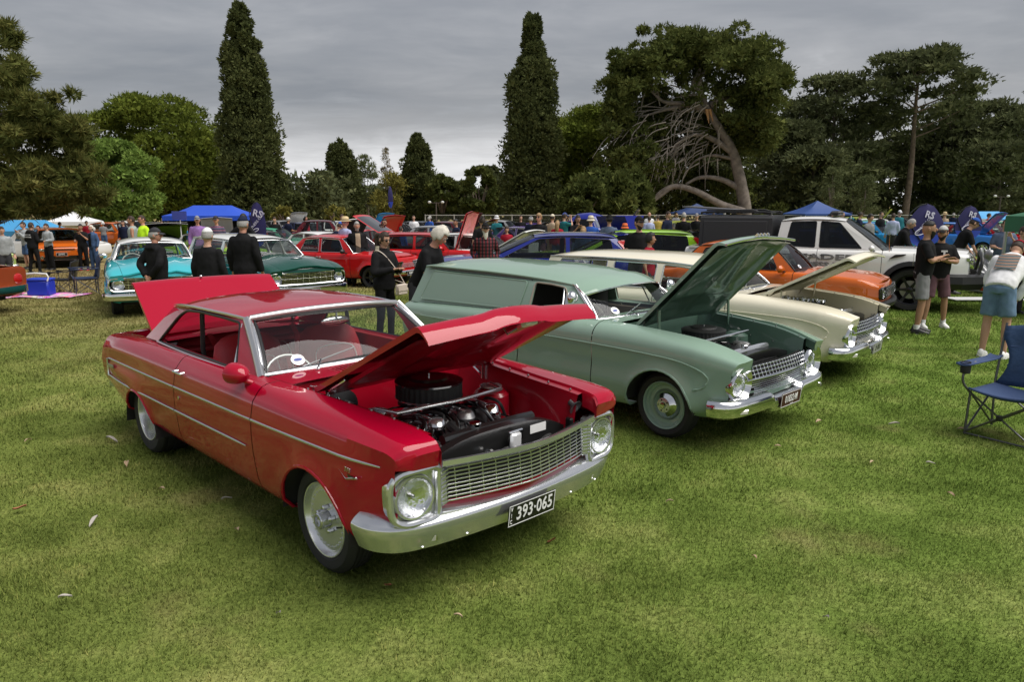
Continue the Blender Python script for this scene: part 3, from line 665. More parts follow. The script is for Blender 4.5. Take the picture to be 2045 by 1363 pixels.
    rm = MB(); rm.ball((-1.2, .02, 1.175), (.02, .12, .035), CHROME, 14, 8); rm.tube([(-1.18, .02, 1.18), (-1.19, .02, 1.25)], .007, CHROME, 6); rm.build('rear_view_mirror', r, 50)
    # driver's door mirror, body colour
    m = MB(); M = Matrix.Translation((-.83, -.865, .985)) @ Matrix.Rotation(.2, 4, 'Z') @ Matrix.Diagonal((.62, .66, .8, 1)); prof = []
    for t in np.linspace(0, 1, 9): prof.append((.115 * math.sqrt(max(0, 1 - (1 - t)**2.2)) if t > 0 else .001, .2 * (1 - t)))
    P = [[M @ Vector((-.1 + hh, r_ * 1.0 * math.cos(a), r_ * .72 * math.sin(a))) for r_, hh in prof] for a in np.linspace(0, 2 * PI, 20, endpoint=False)]
    m.grid(P, RED, closed_u=True); m.tube([(-.83, -.85, .95), (-.8, -.8, .925)], .018, RED, 8); mo = m.build('door_mirror', r, 50)
    g = MB(); g.add([M @ Vector((-.101, .108 * math.cos(a), .076 * math.sin(a))) for a in np.linspace(0, 2 * PI, 20, endpoint=False)], [tuple(range(20))], CHROME); g.build('mirror_glass', mo)
    wiper(r, (-.72, -.4, .965), (-.86, -.3, .995), (-.9, -.02, 1.03)); wiper(r, (-.7, .22, .97), (-.84, .32, 1.0), (-.9, .56, 1.02))
    # ---------------- engine bay
    bay = MB()
    for sg in (-1, 1):
        P = [[(c.at(8, x)[0], sg * (c.at(8, x)[1] - d_), c.at(8, x)[2] - dz) for d_, dz in ((0, 0), (.012, .015), (.05, .02), (.06, .05), (.1, .3), (.22, .42))] for x in np.linspace(-.56, .6, 15)]
        bay.grid(P, REDIN); bay.grid([[(c.at(8, x)[0], sg * (c.at(8, x)[1] - d_), c.at(8, x)[2] - dz) for d_, dz in ((0, 0), (.012, .015), (.012, .1))] for x in np.linspace(.6, .679, 6)], REDIN)
        for x in np.linspace(-.4, .55, 6): bay.ball((x, sg * (c.at(8, x)[1] - .03), c.at(8, x)[2] - .01), .008, STEEL, 6, 4)
    bay.grid([[(-.55, y, z) for y in np.linspace(-.64, .64, 5)] for z in (.45, .7, .93)], REDIN); bay.box((.05, 0, .42), (1.2, 1.2, .02), UNDER); bay.build('engine_bay', r, 40)
    for sg in (-1, 1):
        tw = MB(); tw.lathe([(.13, -.28), (.12, 0), (.1, .02), (.085, .02), (.085, .035), (.05, .05), (0, .05)], REDIN, 24, Matrix.Translation((-.02, sg * .44, .78))); tw.lathe([(.075, .052), (.07, .06), (0, .062)], SATIN, 20, Matrix.Translation((-.02, sg * .44, .78))); tw.build('shock_tower', r, 40)
    en = engine(r, -.1, .82, ac_h=.115)
    sb = MB(); sb.tube([(-.02, -.44, .85), (.12, -.4, .845), (.16, 0, .85), (.12, .4, .845), (-.02, .44, .85)], .013, SATIN, 8); sb.build('strut_brace', r, 50)
    rad = MB(); P = [[(.5 + dx, y, .61 + .165 * (1 - abs(y / .62)**3.0) * 1 + z) for dx, z in ((0, .005), (.05, .0), (.055, -.03))] for y in np.linspace(-.6, .6, 17)]
    rad.grid(P, BAYBLACK); rad.grid([[(p[-1][0], p[-1][1], p[-1][2]), (.56, p[-1][1], .46)] for p in P], BAYBLACK); rad.box((.47, 0, .58), (.04, .7, .3), BAYBLACK, bev=.01); ro = rad.build('radiator_support', r, 40)
    tk = MB(); tk.tube([(.45, y, .75) for y in (-.34, -.2, .2, .34)], [.03, .035, .035, .03], BAYBLACK, 8); tk.lathe([(.032, 0), (.034, .012), (.036, .02), (.03, .026), (0, .028)], CHROME, 18, Matrix.Translation((.44, -.1, .775))); tk.tube(smooth_path([(.43, -.2, .75), (.3, -.16, .76), (.2, -.04, .72)], 5), .026, RUBBER, 8); tk.build('radiator_tank', r, 40)
    cap = MB(); cap.box((.6, .06, .675), (.03, .085, .13), mat('clear_bottle', (.75, .76, .77), .12, .3), bev=.012); cap.tube([(.6, .01, .7), (.6, .01, .75), (.6, .11, .75), (.6, .11, .7)], .007, CHROME, 6); cap.build('bonnet_latch', r, 40)
    lb = MB(); lb.box((.562, .28, .715), (.003, .13, .05), WHITE); lb.build('paper_label', r)
    for k, (yy, rr) in enumerate(((-.12, .016), (.22, .018), (.34, .014))):
        hs = MB(); hs.tube(smooth_path([(.57, yy, .57), (.61, yy + .03, .64), (.6, yy + .12, .66), (.57, yy + .16, .6)], 5), rr, RUBBER, 7); hs.build('hose', r, 60)
    fit = MB(); fit.lathe([(.02, 0), (.02, .02), (.026, .022), (.026, .04), (.014, .044), (.014, .07), (0, .07)], CHROME, 10, Matrix.Translation((.6, -.1, .64)) @ Matrix.Rotation(.9, 4, 'X')); fit.build('hose_fitting', r, 30)
    for sg in (-1, 1):
        hn = MB(); hn.lathe([(.018, -.05), (.02, -.02), (.045, .0), (.047, .006), (.03, .004), (0, -.01)], mat('horn_grey', (.12, .12, .125), .35, .7), 20, Matrix.Translation((.62, sg * .54, .8)) @ Matrix.Rotation(.5, 4, 'Y'), 'X'); hn.build('rubber_bump_stop', r, 40)
        st = MB(); st.box((.61, sg * .5, .69), (.05, .03, .1), BAYBLACK, bev=.008); st.build('mounting_bracket', r)
    for k in range(9):
        hz_ = MB(); a_ = -.36 + .09 * k; hz_.tube(smooth_path([(.3 - .05 * (k % 3), a_, .7), (.22, a_ * .8, .8 - .02 * (k % 2)), (.06, a_ * .9, .79), (-.02 - .04 * (k % 4), a_ * 1.1, .72)], 4), .01 if k % 3 else .016, (GLOSSBLACK, SATIN, RUBBER)[k % 3], 6); hz_.build('engine_hose', r, 60)
    for y_, m_ in ((-.2, SATIN), (.02, CAST), (.22, CHROME)): wp = MB(); wp.lathe([(.05, 0), (.06, .02), (.045, .05), (.03, .06), (0, .06)], m_, 16, Matrix.Translation((.22, y_, .74))); wp.build('engine_fitting', r, 40)
    # small bay furniture: brake booster, overflow bottle, coil, wiring
    bb = MB(); bb.lathe([(0, 0), (.1, .01), (.105, .03), (.1, .09), (.04, .11), (.035, .2), (0, .2)], BLACK, 24, Matrix.Translation((-.52, -.4, .78)), 'X'); bb.build('brake_booster', r, 40)
    bo = MB(); bo.box((-.3, -.52, .8), (.05, .05, .16), mat('polished_tank', (.7, .7, .7), .1, 1.0), bev=.02); bo.build('overflow_tank', r, 40)
    wr = MB()
    for q in range(7):
        y0 = -.3 + .1 * q; wr.tube(smooth_path([(.3, y0, .72), (.2 - .03 * q, y0 * .7, .77), (.1, y0 * .9 + .05, .7), (.25, y0 + .1, .62)], 4), .007, GLOSSBLACK, 5)
    wr.build('wiring', r, 60)
    # ---------------- open bonnet: hinged forward and up, stiffened underneath, rolled nose
    L, y0, y1 = 1.09, .655, .615; a = R(26.5); hx, hz = -.32, .955; P = []; top = []
    def hood_pt(t, u, dz=.0):
        hw = y0 + (y1 - y0) * t; rise = .014 * (1 - abs(u)**2.4) + .016 * math.exp(-(u / .3)**6) * (.35 + .65 * t)
        nose = .095 * max(0, (t - .945) / .055)**2.2; vee = .05 * (1 - abs(u)) * t
        x, z = (t * L + vee), rise - nose + dz
        return (hx + x * math.cos(a) - z * math.sin(a), hw * u, hz + x * math.sin(a) + z * math.cos(a))
    us = np.linspace(1, -1, 25); ts = list(np.linspace(0, .88, 12)) + [.92, .945, .965, .98, .99, .996, 1.0]
    hb = MB(); G = [[hood_pt(t, u) for u in us] for t in ts]; hb.grid(G, RED)
    hb.grid([[hood_pt(t, u) for t in ts] for u in (1,)] + [[hood_pt(t, 1, -.03) for t in ts]], RED); hb.grid([[hood_pt(t, -1) for t in ts], [hood_pt(t, -1, -.03) for t in ts]], RED)
    hb.grid([G[-1], [hood_pt(1.0, u, -.022) for u in us]], RED); hb.grid([G[0], [hood_pt(0, u, -.03) for u in us]], RED)
    ho = hb.build('bonnet', r, 40)
    ub = MB()
    def inner(t, u):
        edge = max(abs(u), 1.15 * abs(2 * t - 1)); rib = .028 * math.exp(-((abs(u) - .33) / .1)**2) * (t > .12); dish = -.03 - .05 * min(1, max(0, (1 - edge) / .25)) * 0
        pan = .035 if edge > .86 else (.0 if edge < .7 else .035 * (edge - .7) / .16); return hood_pt(min(t, .97), u * .985, -.028 - pan - rib)
    ub.grid([[inner(t, u) for u in np.linspace(1, -1, 33)] for t in np.linspace(.01, .97, 22)], REDIN, flip=True); ub.build('bonnet_inner_panel', ho, 50)
    lt = MB(); p = hood_pt(.93, .18, -.1); lt.box(p, (.05, .09, .03), WHITE, Euler((0, -a, 0)), bev=.006); p = hood_pt(.9, -.1, -.075); lt.tube([p, (p[0] + .05, p[1], p[2] - .05), (p[0] + .07, p[1] + .05, p[2] - .02)], .006, STEEL, 6); lt.build('bonnet_catch', ho, 30)
    for sg in (-1, 1):
        h1 = MB(); q = hood_pt(.1, sg * .93, -.04); q2 = hood_pt(.24, sg * .93, -.04)
        h1.tube([q, (-.46, sg * .6, .93)], .011, CHROME, 6, flat=.5); h1.tube([q2, (-.28, sg * .6, .94), (-.26, sg * .58, .82)], .011, CHROME, 6, flat=.5); h1.tube([(-.46, sg * .6, .93), (-.28, sg * .59, .84)], .01, CHROME, 6)
        h1.box(((q[0] + q2[0]) / 2, q[1], (q[2] + q2[2]) / 2), (.18, .02, .03), CHROME, Euler((0, -a, 0)), bev=.004); h1.build('bonnet_hinge', r, 40)
    # ---------------- open boot lid
    P = []
    for t in np.linspace(0, 1, 12):
        row = []
        for u in np.linspace(1, -1, 13):
            hw = .655 - .03 * t; q = t * .7; nose = .05 * max(0, (t - .9) / .1)**2; z = .018 * (1 - abs(u)**2.5) - nose; an = R(38)
            row.append((-2.92 - q * math.cos(an) + z * math.sin(an) * 1, hw * u * (1 - .02 * (t > .95)), .93 + q * math.sin(an) + z * math.cos(an)))
        P.append(row)
    bl = MB(); bl.grid(P, RED); bl.grid([[(x - .018, y, z - .02) for x, y, z in rw] for rw in P], REDIN, flip=True)
    for edge in ([q[0] for q in P], [q[-1] for q in P], P[0], P[-1]): bl.grid([edge, [(x - .018, y, z - .02) for x, y, z in edge]], RED)
    bo2 = bl.build('boot_lid', r, 40); kk = MB(); kk.ball((P[-2][6][0] + .01, -.05, P[-2][6][2] + .01), .014, CHROME, 8, 6); kk.build('lid_lock', bo2)
    # ---------------- face: lamp surrounds, grille, bumper
    for sg in (-1, 1):
        f = MB(); out = rounded([(.57, .465), (.828, .475), (.836, .735), (.565, .738)], [.05, .1, .1, .04], 6); hole = [(.702 + .118 * math.cos(q), .602 + .118 * math.sin(q)) for q in np.linspace(0, 2 * PI, 28, endpoint=False)]
        fx = lambda y, z, d=.0: (.698 - .035 * max(0, (y - .62) / .22)**2 - d, sg * y, z)
        f.poly(out, [hole], lambda a_, b_, d=.0: (fx(a_, b_)[0] - .012 - d, sg * a_, b_), SATIN, thick=.05, flip=sg < 0)
        path = [fx(a_, b_) for a_, b_ in out + out[:2]]; f.tube(path, .019, SATIN, 8, caps=False)
        bz = f.build('headlight_surround', r, 40); round_lamp(bz, .682, sg * .702, .602, .102, sg * .06, SATIN, 'headlight', .05, .016)
        sc = MB()
        for aa, bb2 in ((.8, .5), (.79, .7), (.57, .5)): sc.ball((fx(aa, bb2)[0] - .03, sg * aa, bb2), .006, CHROME, 6, 4)
        sc.build('screws', bz)
    gx = lambda y: .795 - .11 * (abs(y) / .56)**1.5
    gr = MB(); ys = np.linspace(-.555, .555, 29)
    for k in range(9):
        z = .532 + .0205 * k; gr.tube([(gx(y) + .002 * k * 0 - .012 * k / 8, y, z) for y in ys], .0042, SATIN, 5, flat=1.0)
    for y in np.linspace(-.46, .46, 13): gr.tube([(gx(y) - .004, y, .525), (gx(y) - .018, y, .705)], .0035, SATIN, 5)
    go = gr.build('grille', r, 50)
    for sg in (-1, 1):
        en_ = MB(); en_.box((gx(.53) + .0, sg * .538, .615), (.03, .05, .19), SATIN, Euler((0, -.06, sg * -.3)), bev=.01)
        for k in range(9): en_.box((gx(.53) + .016, sg * .538, .535 + .0205 * k), (.012, .055, .008), SATIN, Euler((0, 0, sg * -.3)))
        en_.build('grille_end', go, 30)
    bk = MB(); bk.grid([[(gx(y) - .05, y, z) for y in ys] for z in (.5, .72)], DARK); bk.build('grille_backing', go)
    hb2 = MB(); sweep(hb2, [(gx(y), -y, .72) for y in ys], [(.016, -.028), (.022, -.01), (.014, .012), (-.03, .042), (-.06, .046), (-.06, .02)], SATIN); hb2.build('grille_header', r, 35)
    va = MB(); va.grid([[(gx(y) + dx, -y, z) for y in np.linspace(-.72, .72, 25)] for dx, z in ((-.1, .36), (-.07, .44), (-.03, .495), (-.02, .515), (-.06, .52))], RED); va.build('front_valance', r, 40)
    b = MB(); pr = [(-.03, -.105), (.02, -.118), (.05, -.1), (.082, -.02), (.092, .02), (.088, .038), (.07, .056), (.02, .085), (-.05, .098)]
    half = [(.44, -.822, .425), (.5, -.818, .425), (.555, -.79, .423), (.6, -.735, .42), (.635, -.62, .418), (.66, -.4, .414), (.675, -.15, .412), (.678, 0, .412)]
    sweep(b, smooth_path(half + [(x, -y, z) for x, y, z in half[::-1][1:]], 4), pr, SATIN); bo3 = b.build('front_bumper', r, 35)
    bt = MB()
    for y in (-.62, -.36, .36, .62): bt.ball((.735 - .1 * (abs(y) / .9)**2, y, .468), (.012, .014, .008), CHROME, 8, 5)
    for y in (-.66, -.4, .4, .66): bt.ball((.735 - .1 * (abs(y) / .9)**2, y, .33), (.01, .012, .008), CHROME, 8, 5)
    bt.build('bumper_bolts', bo3)
    for sg in (-1, 1):
        il = MB(); M = Matrix.Translation((.676, sg * .65, .372)) @ Matrix.Rotation(sg * .42, 4, 'Z') @ Matrix.Rotation(.28, 4, 'Y'); il.box((0, 0, 0), (.02, .155, .058), CHROME, bev=.008); il.v = [tuple(M @ Vector(p)) for p in il.v]; io = il.build('indicator_lamp', bo3, 30)
        l2 = MB(); l2.box((.008, 0, 0), (.012, .13, .042), mat('clear_plastic', (.62, .61, .55), .08, .2, coat=1), bev=.006); l2.v = [tuple(M @ Vector(p)) for p in l2.v]; l2.build('indicator_lens', io)
    plate(r, plate_matrix(.79, .0, .372, 0, -.12), '393·065', GLOSSBLACK, mat('plate_white', (.8, .8, .8), .5), .36, .128, .108, .80, border=MATS['plate_white'], extra=(('V', .034, -.158, .036, .018), ('I', .034, -.158, .0), ('C', .034, -.158, -.036)))
    # ---------------- wheels
    for sg in (-1, 1):
        wheel(r, 0, sg * .735, .303, .17, .212, 'autodrag', depth=.035); wheel(r, -2.77, sg * .665, .315, .3, .208, 'autodrag', depth=.1)
    return c
# ------------------------------------------------------------------ early sixties saloons, wagons and vans of one family
def falcon_rows(x1=.66, xr=-3.72, belt=.0, tail=.86, side=.86):
    return [
        [(xr, .6, .34), (xr + .4, .66, .25), (.4, .66, .24), (x1, .6, .33, -.1)],
        [(xr, .7, .36), (xr + .4, .775, .27), (-2.2, .78, .235), (-.5, .78, .235), (.35, .77, .27), (x1, .7, .36, -.07)],
        [(xr, .76, .44), (xr + .6, .835, .33), (-2, .838, .3), (-.6, .838, .3), (.35, .832, .33), (x1, .76, .42, -.05)],
        [(xr, .79, .55), (xr + .7, side, .46), (-2, side + .003, .44), (-.6, side + .003, .44), (.25, side, .47), (x1, .79, .5, -.03)],
        [(xr, .795, .64), (xr + .7, side - .012, .6), (-2, side - .01, .585), (-.6, side - .01, .585), (.25, side - .008, .6), (x1, .8, .6, -.02)],
        [(xr, .8, .72), (xr + .6, side - .004, .725), (-1.9, side, .74 + belt), (-.67, side + .002, .75 + belt), (.3, side - .006, .735), (x1, .8, .7, .0)],
        [(xr, .78, .79), (-3.2, side - .03, .81), (-1.9, side - .02, .845 + belt), (-.67, side - .02, .855 + belt), (.3, side - .03, .825), (x1, .775, .755, .03)],
        [(xr, .7, .84), (-3.2, .765, tail), (-1.9, .775, .9 + belt), (-.67, .775, .92 + belt), (.2, .755, .875), (.5, .735, .828), (x1, .705, .765, .05)],
        [(xr, .58, tail - .01), (-3.2, .62, tail + .02), (-2.4, .7, .905), (-1.9, .725, .92 + belt), (-.72, .68, .945 + belt), (.2, .62, .895), (.5, .6, .842), (x1, .58, .775, .05)]]
def xk_face(c, lampz=.565, bar=CHROME, gx0=.7):
    """round lamps in bright eyelids, egg-crate over bar grille, curled chrome bumper"""
    r = c.root
    gx = lambda y: gx0 - .05 * (abs(y) / .56)**2
    ys = np.linspace(-.55, .55, 23); g = MB()
    for k, z in enumerate((.592, .622, .652, .682)): g.tube([(gx(y) - .022 * k * .6, y, z - .01 * (abs(y) / .55)**3) for y in ys], .0052, bar, 5)
    for y in np.linspace(-.54, .54, 22): g.tube([(gx(y), y, .588), (gx(y) - .042, y, .688)], .0042, bar, 5)
    for k in range(7): g.tube([(gx(y) - .004, y, .465 + .018 * k) for y in ys if abs(y) < .48 + .01 * k], .0048, bar, 5)
    g.tube([(gx(y) + .006, y, .582) for y in ys], .007, bar, 5); go = g.build('grille', r, 50)
    b = MB(); b.grid([[(gx(y) - .07, y, z) for y in ys] for z in (.42, .69)], DARK); b.build('grille_backing', go)
    for sg in (-1, 1):
        e = MB(); R_ = .125; cx, cy = .655, sg * .655; P = []
        for a in np.linspace(0, 2 * PI, 28, endpoint=False):
            P.append([(cx + d + .03 * max(0, math.sin(a)) * f, cy + sg * 0 + rr * math.cos(a) * (1.0 + .12 * (math.cos(a) * -sg > 0)), lampz + rr * math.sin(a)) for rr, d, f in ((.148, -.05, .5), (.15, .004, .5), (.143, .013, .5), (.134, .004, .3), (.106, -.03, .0))])
        e.grid(P, bar, closed_u=True); eo = e.build('headlight_surround', r, 50); round_lamp(eo, cx - .03, cy, lampz, .095, sg * .05, bar, 'headlight', .05, .012)
    b = MB(); pr = [(-.03, -.085), (.02, -.095), (.055, -.075), (.07, -.02), (.065, .03), (.05, .05), (.01, .062), (-.04, .06)]
    half = [(.5, -.845, .4), (.56, -.835, .4), (.62, -.79, .4), (.655, -.7, .4), (.675, -.5, .4), (.685, -.29, .4), (.69, -.24, .375), (.695, -.2, .36), (.697, 0, .36)]
    sweep(b, smooth_path(half + [(x, -y, z) for x, y, z in half[::-1][1:]], 4), pr, bar); bo = b.build('front_bumper', r, 40)
    for sg in (-1, 1):
        l = MB(); M = Matrix.Translation((.715, sg * .7, .36)) @ Matrix.Rotation(sg * .45, 4, 'Z'); l.box((0, 0, 0), (.02, .1, .045), bar, bev=.006); l.box((.006, 0, 0), (.014, .08, .03), mat('clear_plastic', (.62, .61, .55), .08, .2, coat=1), bev=.004); l.v = [tuple(M @ Vector(p)) for p in l.v]; l.build('indicator_lamp', bo, 30)
    v = MB(); v.grid([[(gx(y) - .03 + dx, -y, z) for y in np.linspace(-.66, .66, 15)] for dx, z in ((-.1, .3), (-.03, .38), (.0, .44), (-.02, .47))], c.pm); v.build('front_valance', r, 40)
def scallop(c, m):
    """pressed line along the side that hooks back to the front wheel arch"""
    for sg in (-1, 1):
        b = MB(); p = smooth_path([(-3.3, .735), (-1.7, .748), (-.7, .75), (.05, .732), (.33, .69), (.45, .63), (.45, .57), (.41, .525), (.345, .505)], 6); b.tube([(x, sg * (c.ysurf(x, z) - .001), z) for x, z in p], .009, m, 6, flat=.8); b.build('pressed_line', c.root, 60)
def front_close(c, m):
    for sg in (-1, 1):
        sec = c.B[-1, c.rowidx[5]:]; pts = [(p[0], sg * p[1], p[2]) for p in sec] + [(sec[-1][0] - .02, sg * (sec[-1][1] - .02), .68), (sec[0][0] - .02, sg * sec[0][1] * .98, .66)]; c.body_mb.add(pts, [tuple(range(len(pts)))], m)
def open_bay(c, inner, x0=-.55, x1=.655, k=8, zf=.42):
    r = c.root; bay = MB()
    for sg in (-1, 1):
        P = [[(c.at(k, x)[0], sg * (c.at(k, x)[1] - d_), c.at(k, x)[2] - dz) for d_, dz in ((0, 0), (.012, .015), (.05, .02), (.06, .05), (.1, .3), (.22, .4))] for x in np.linspace(x0, min(x1, .59), 14)]; bay.grid(P, inner); bay.grid([[(c.at(k, x)[0], sg * (c.at(k, x)[1] - d_), c.at(k, x)[2] - dz) for d_, dz in ((0, 0), (.012, .015), (.012, .09))] for x in np.linspace(min(x1, .59), x1, 4)], inner)
        for x in np.linspace(x0 + .15, x1 - .1, 5): bay.ball((x, sg * (c.at(k, x)[1] - .03), c.at(k, x)[2] - .012), .008, STEEL, 6, 4); bay.ball((x, sg * (c.at(k, x)[1] - .075), c.at(k, x)[2] - .15), .007, STEEL, 6, 4)
    bay.grid([[(x0 + .01, y, z) for y in np.linspace(-.64, .64, 5)] for z in (zf, .7, c.at(k, x0)[2] - .02)], inner); bay.box(((x0 + x1) / 2, 0, zf), (x1 - x0, 1.2, .02), UNDER); bay.build('engine_bay', r, 40)
def radiator(c, x=.42, top=.73, m=None):
    r = c.root; m = m or BAYBLACK; rad = MB(); P = [[(x + dx, y, top - .1 + .1 * (1 - abs(y / .6)**2.4) + z) for dx, z in ((-.03, -.03), (-.02, .005), (.05, .0), (.055, -.035))] for y in np.linspace(-.58, .58, 15)]
    rad.grid(P, m); rad.grid([[p[-1], (x + .05, p[-1][1], p[-1][2] - .03)] for p in P], m); rad.build('radiator_support', r, 40)
    co = MB(); co.box((x + .02, 0, .54), (.04, .72, .24), DARK)
    for k in range(9): co.box((x + .045, 0, .46 + .022 * k), (.008, .66, .007), STEEL)
    co.build('radiator_core', r)
    tk = MB(); tk.tube([(x - .07, y, top - .01) for y in (-.34, -.2, .2, .34)], [.028, .034, .034, .028], SATIN, 8); tk.lathe([(.03, 0), (.034, .012), (.036, .02), (.03, .026), (0, .028)], CHROME, 16, Matrix.Translation((x - .07, -.06, top + .022))); tk.build('radiator_tank', r, 40)
def lid(c, name, hx, hz, L, y0, y1, ang, m, inner, crown=.03, nose=.08, bulge=.0, ribs=True, lipm=None, vee=.04, hinges=CHROME):
    """a raised bonnet hinged at (hx, hz), with a ribbed inner panel and stays"""
    def pt(t, u, dz=.0):
        hw = y0 + (y1 - y0) * t; z = crown * (1 - abs(u)**2.4) + bulge * math.exp(-(u / .34)**4) - nose * max(0, (t - .93) / .07)**2.0 + dz; x = t * L + vee * (1 - abs(u)) * t
        return (hx + x * math.cos(ang) - z * math.sin(ang), hw * u, hz + x * math.sin(ang) + z * math.cos(ang))
    us = np.linspace(1, -1, 21); ts = list(np.linspace(0, .92, 10)) + [.945, .965, .98, .992, 1.0]; b = MB(); G = [[pt(t, u) for u in us] for t in ts]; b.grid(G, m)
    for u in (1, -1): b.grid([[pt(t, u) for t in ts], [pt(t, u, -.03) for t in ts]], m)
    b.grid([G[-1], [pt(1, u, -.02) for u in us]], lipm or m); b.grid([G[0], [pt(0, u, -.03) for u in us]], m); o = b.build(name, c.root, 40)
    if lipm: q = MB(); q.tube([pt(1.0, u, -.012) for u in us], .012, lipm, 6); q.build('bonnet_trim', o, 50)
    ib = MB()
    def inn(t, u):
        e = max(abs(u), abs(2 * t - 1)); pan = .035 if e > .88 else (0 if e < .78 else .035 * (e - .78) / .1)
        rib = .03 * max(math.exp(-((abs(u) - (1 - t) * .75 * (t > .3) - .1) / .075)**2), math.exp(-((t - .33) / .05)**2), math.exp(-(u / .05)**2) * (t > .33)) if ribs else 0
        return pt(t * .96 + .01, u * .98, -.028 - max(pan, rib))
    ib.grid([[inn(t, u) for u in np.linspace(1, -1, 41)] for t in np.linspace(0, 1, 30)], inner, flip=True); ib.build('bonnet_inner_panel', o, 50)
    for sg in (-1, 1):
        h1 = MB(); q = pt(.06, sg * .93, -.04); q2 = pt(.22, sg * .93, -.05); x = hx
        h1.tube([q, (x + .02, sg * .6, hz - .1)], .02, hinges, 6, flat=.5); h1.tube([q2, (x + .22, sg * .585, hz - .12)], .02, hinges, 6, flat=.5); h1.tube([(x + .02, sg * .6, hz - .1), (x + .22, sg * .585, hz - .12)], .012, hinges, 6); h1.build('bonnet_hinge', c.root, 40)
    return o
def dress(c, seatm, dashm, x_dash=-.92, z=.0, wheelm=None, rear=True, bench=True, rhd=True):
    r = c.root; i = MB(); i.box((-1.75, 0, .28 + z), (2.0, 1.34, .04), mat('grey_carpet', (.05, .05, .05), .95))
    for sg in (-1, 1): i.box((-1.75, sg * .69, .58 + z), (1.7, .03, .6), seatm, bev=.01)
    i.build('cabin_trim', r); d = MB(); d.tube([(x_dash, y, .865 + z) for y in np.linspace(-.64, .64, 9)], .07, dashm, 10, flat=.8); d.box((x_dash + .04, 0, .77 + z), (.12, 1.28, .2), dashm, bev=.03); d.build('dashboard', r, 40)
    if bench: seat(r, -1.5, 0, 1.24, seatm, .42 + z, .5, .22, 'front_seat')
    else:
        for sg in (-1, 1): seat(r, -1.5, sg * .34, .56, seatm, .42 + z, .52, .22, 'front_seat')
    if rear: seat(r, -2.35, 0, 1.22, seatm, .44 + z, .48, .3, 'rear_seat')
    steering_wheel(r, -1.13, -.36 if rhd else .36, .87 + z, .19, wheelm or BLACK, .5)
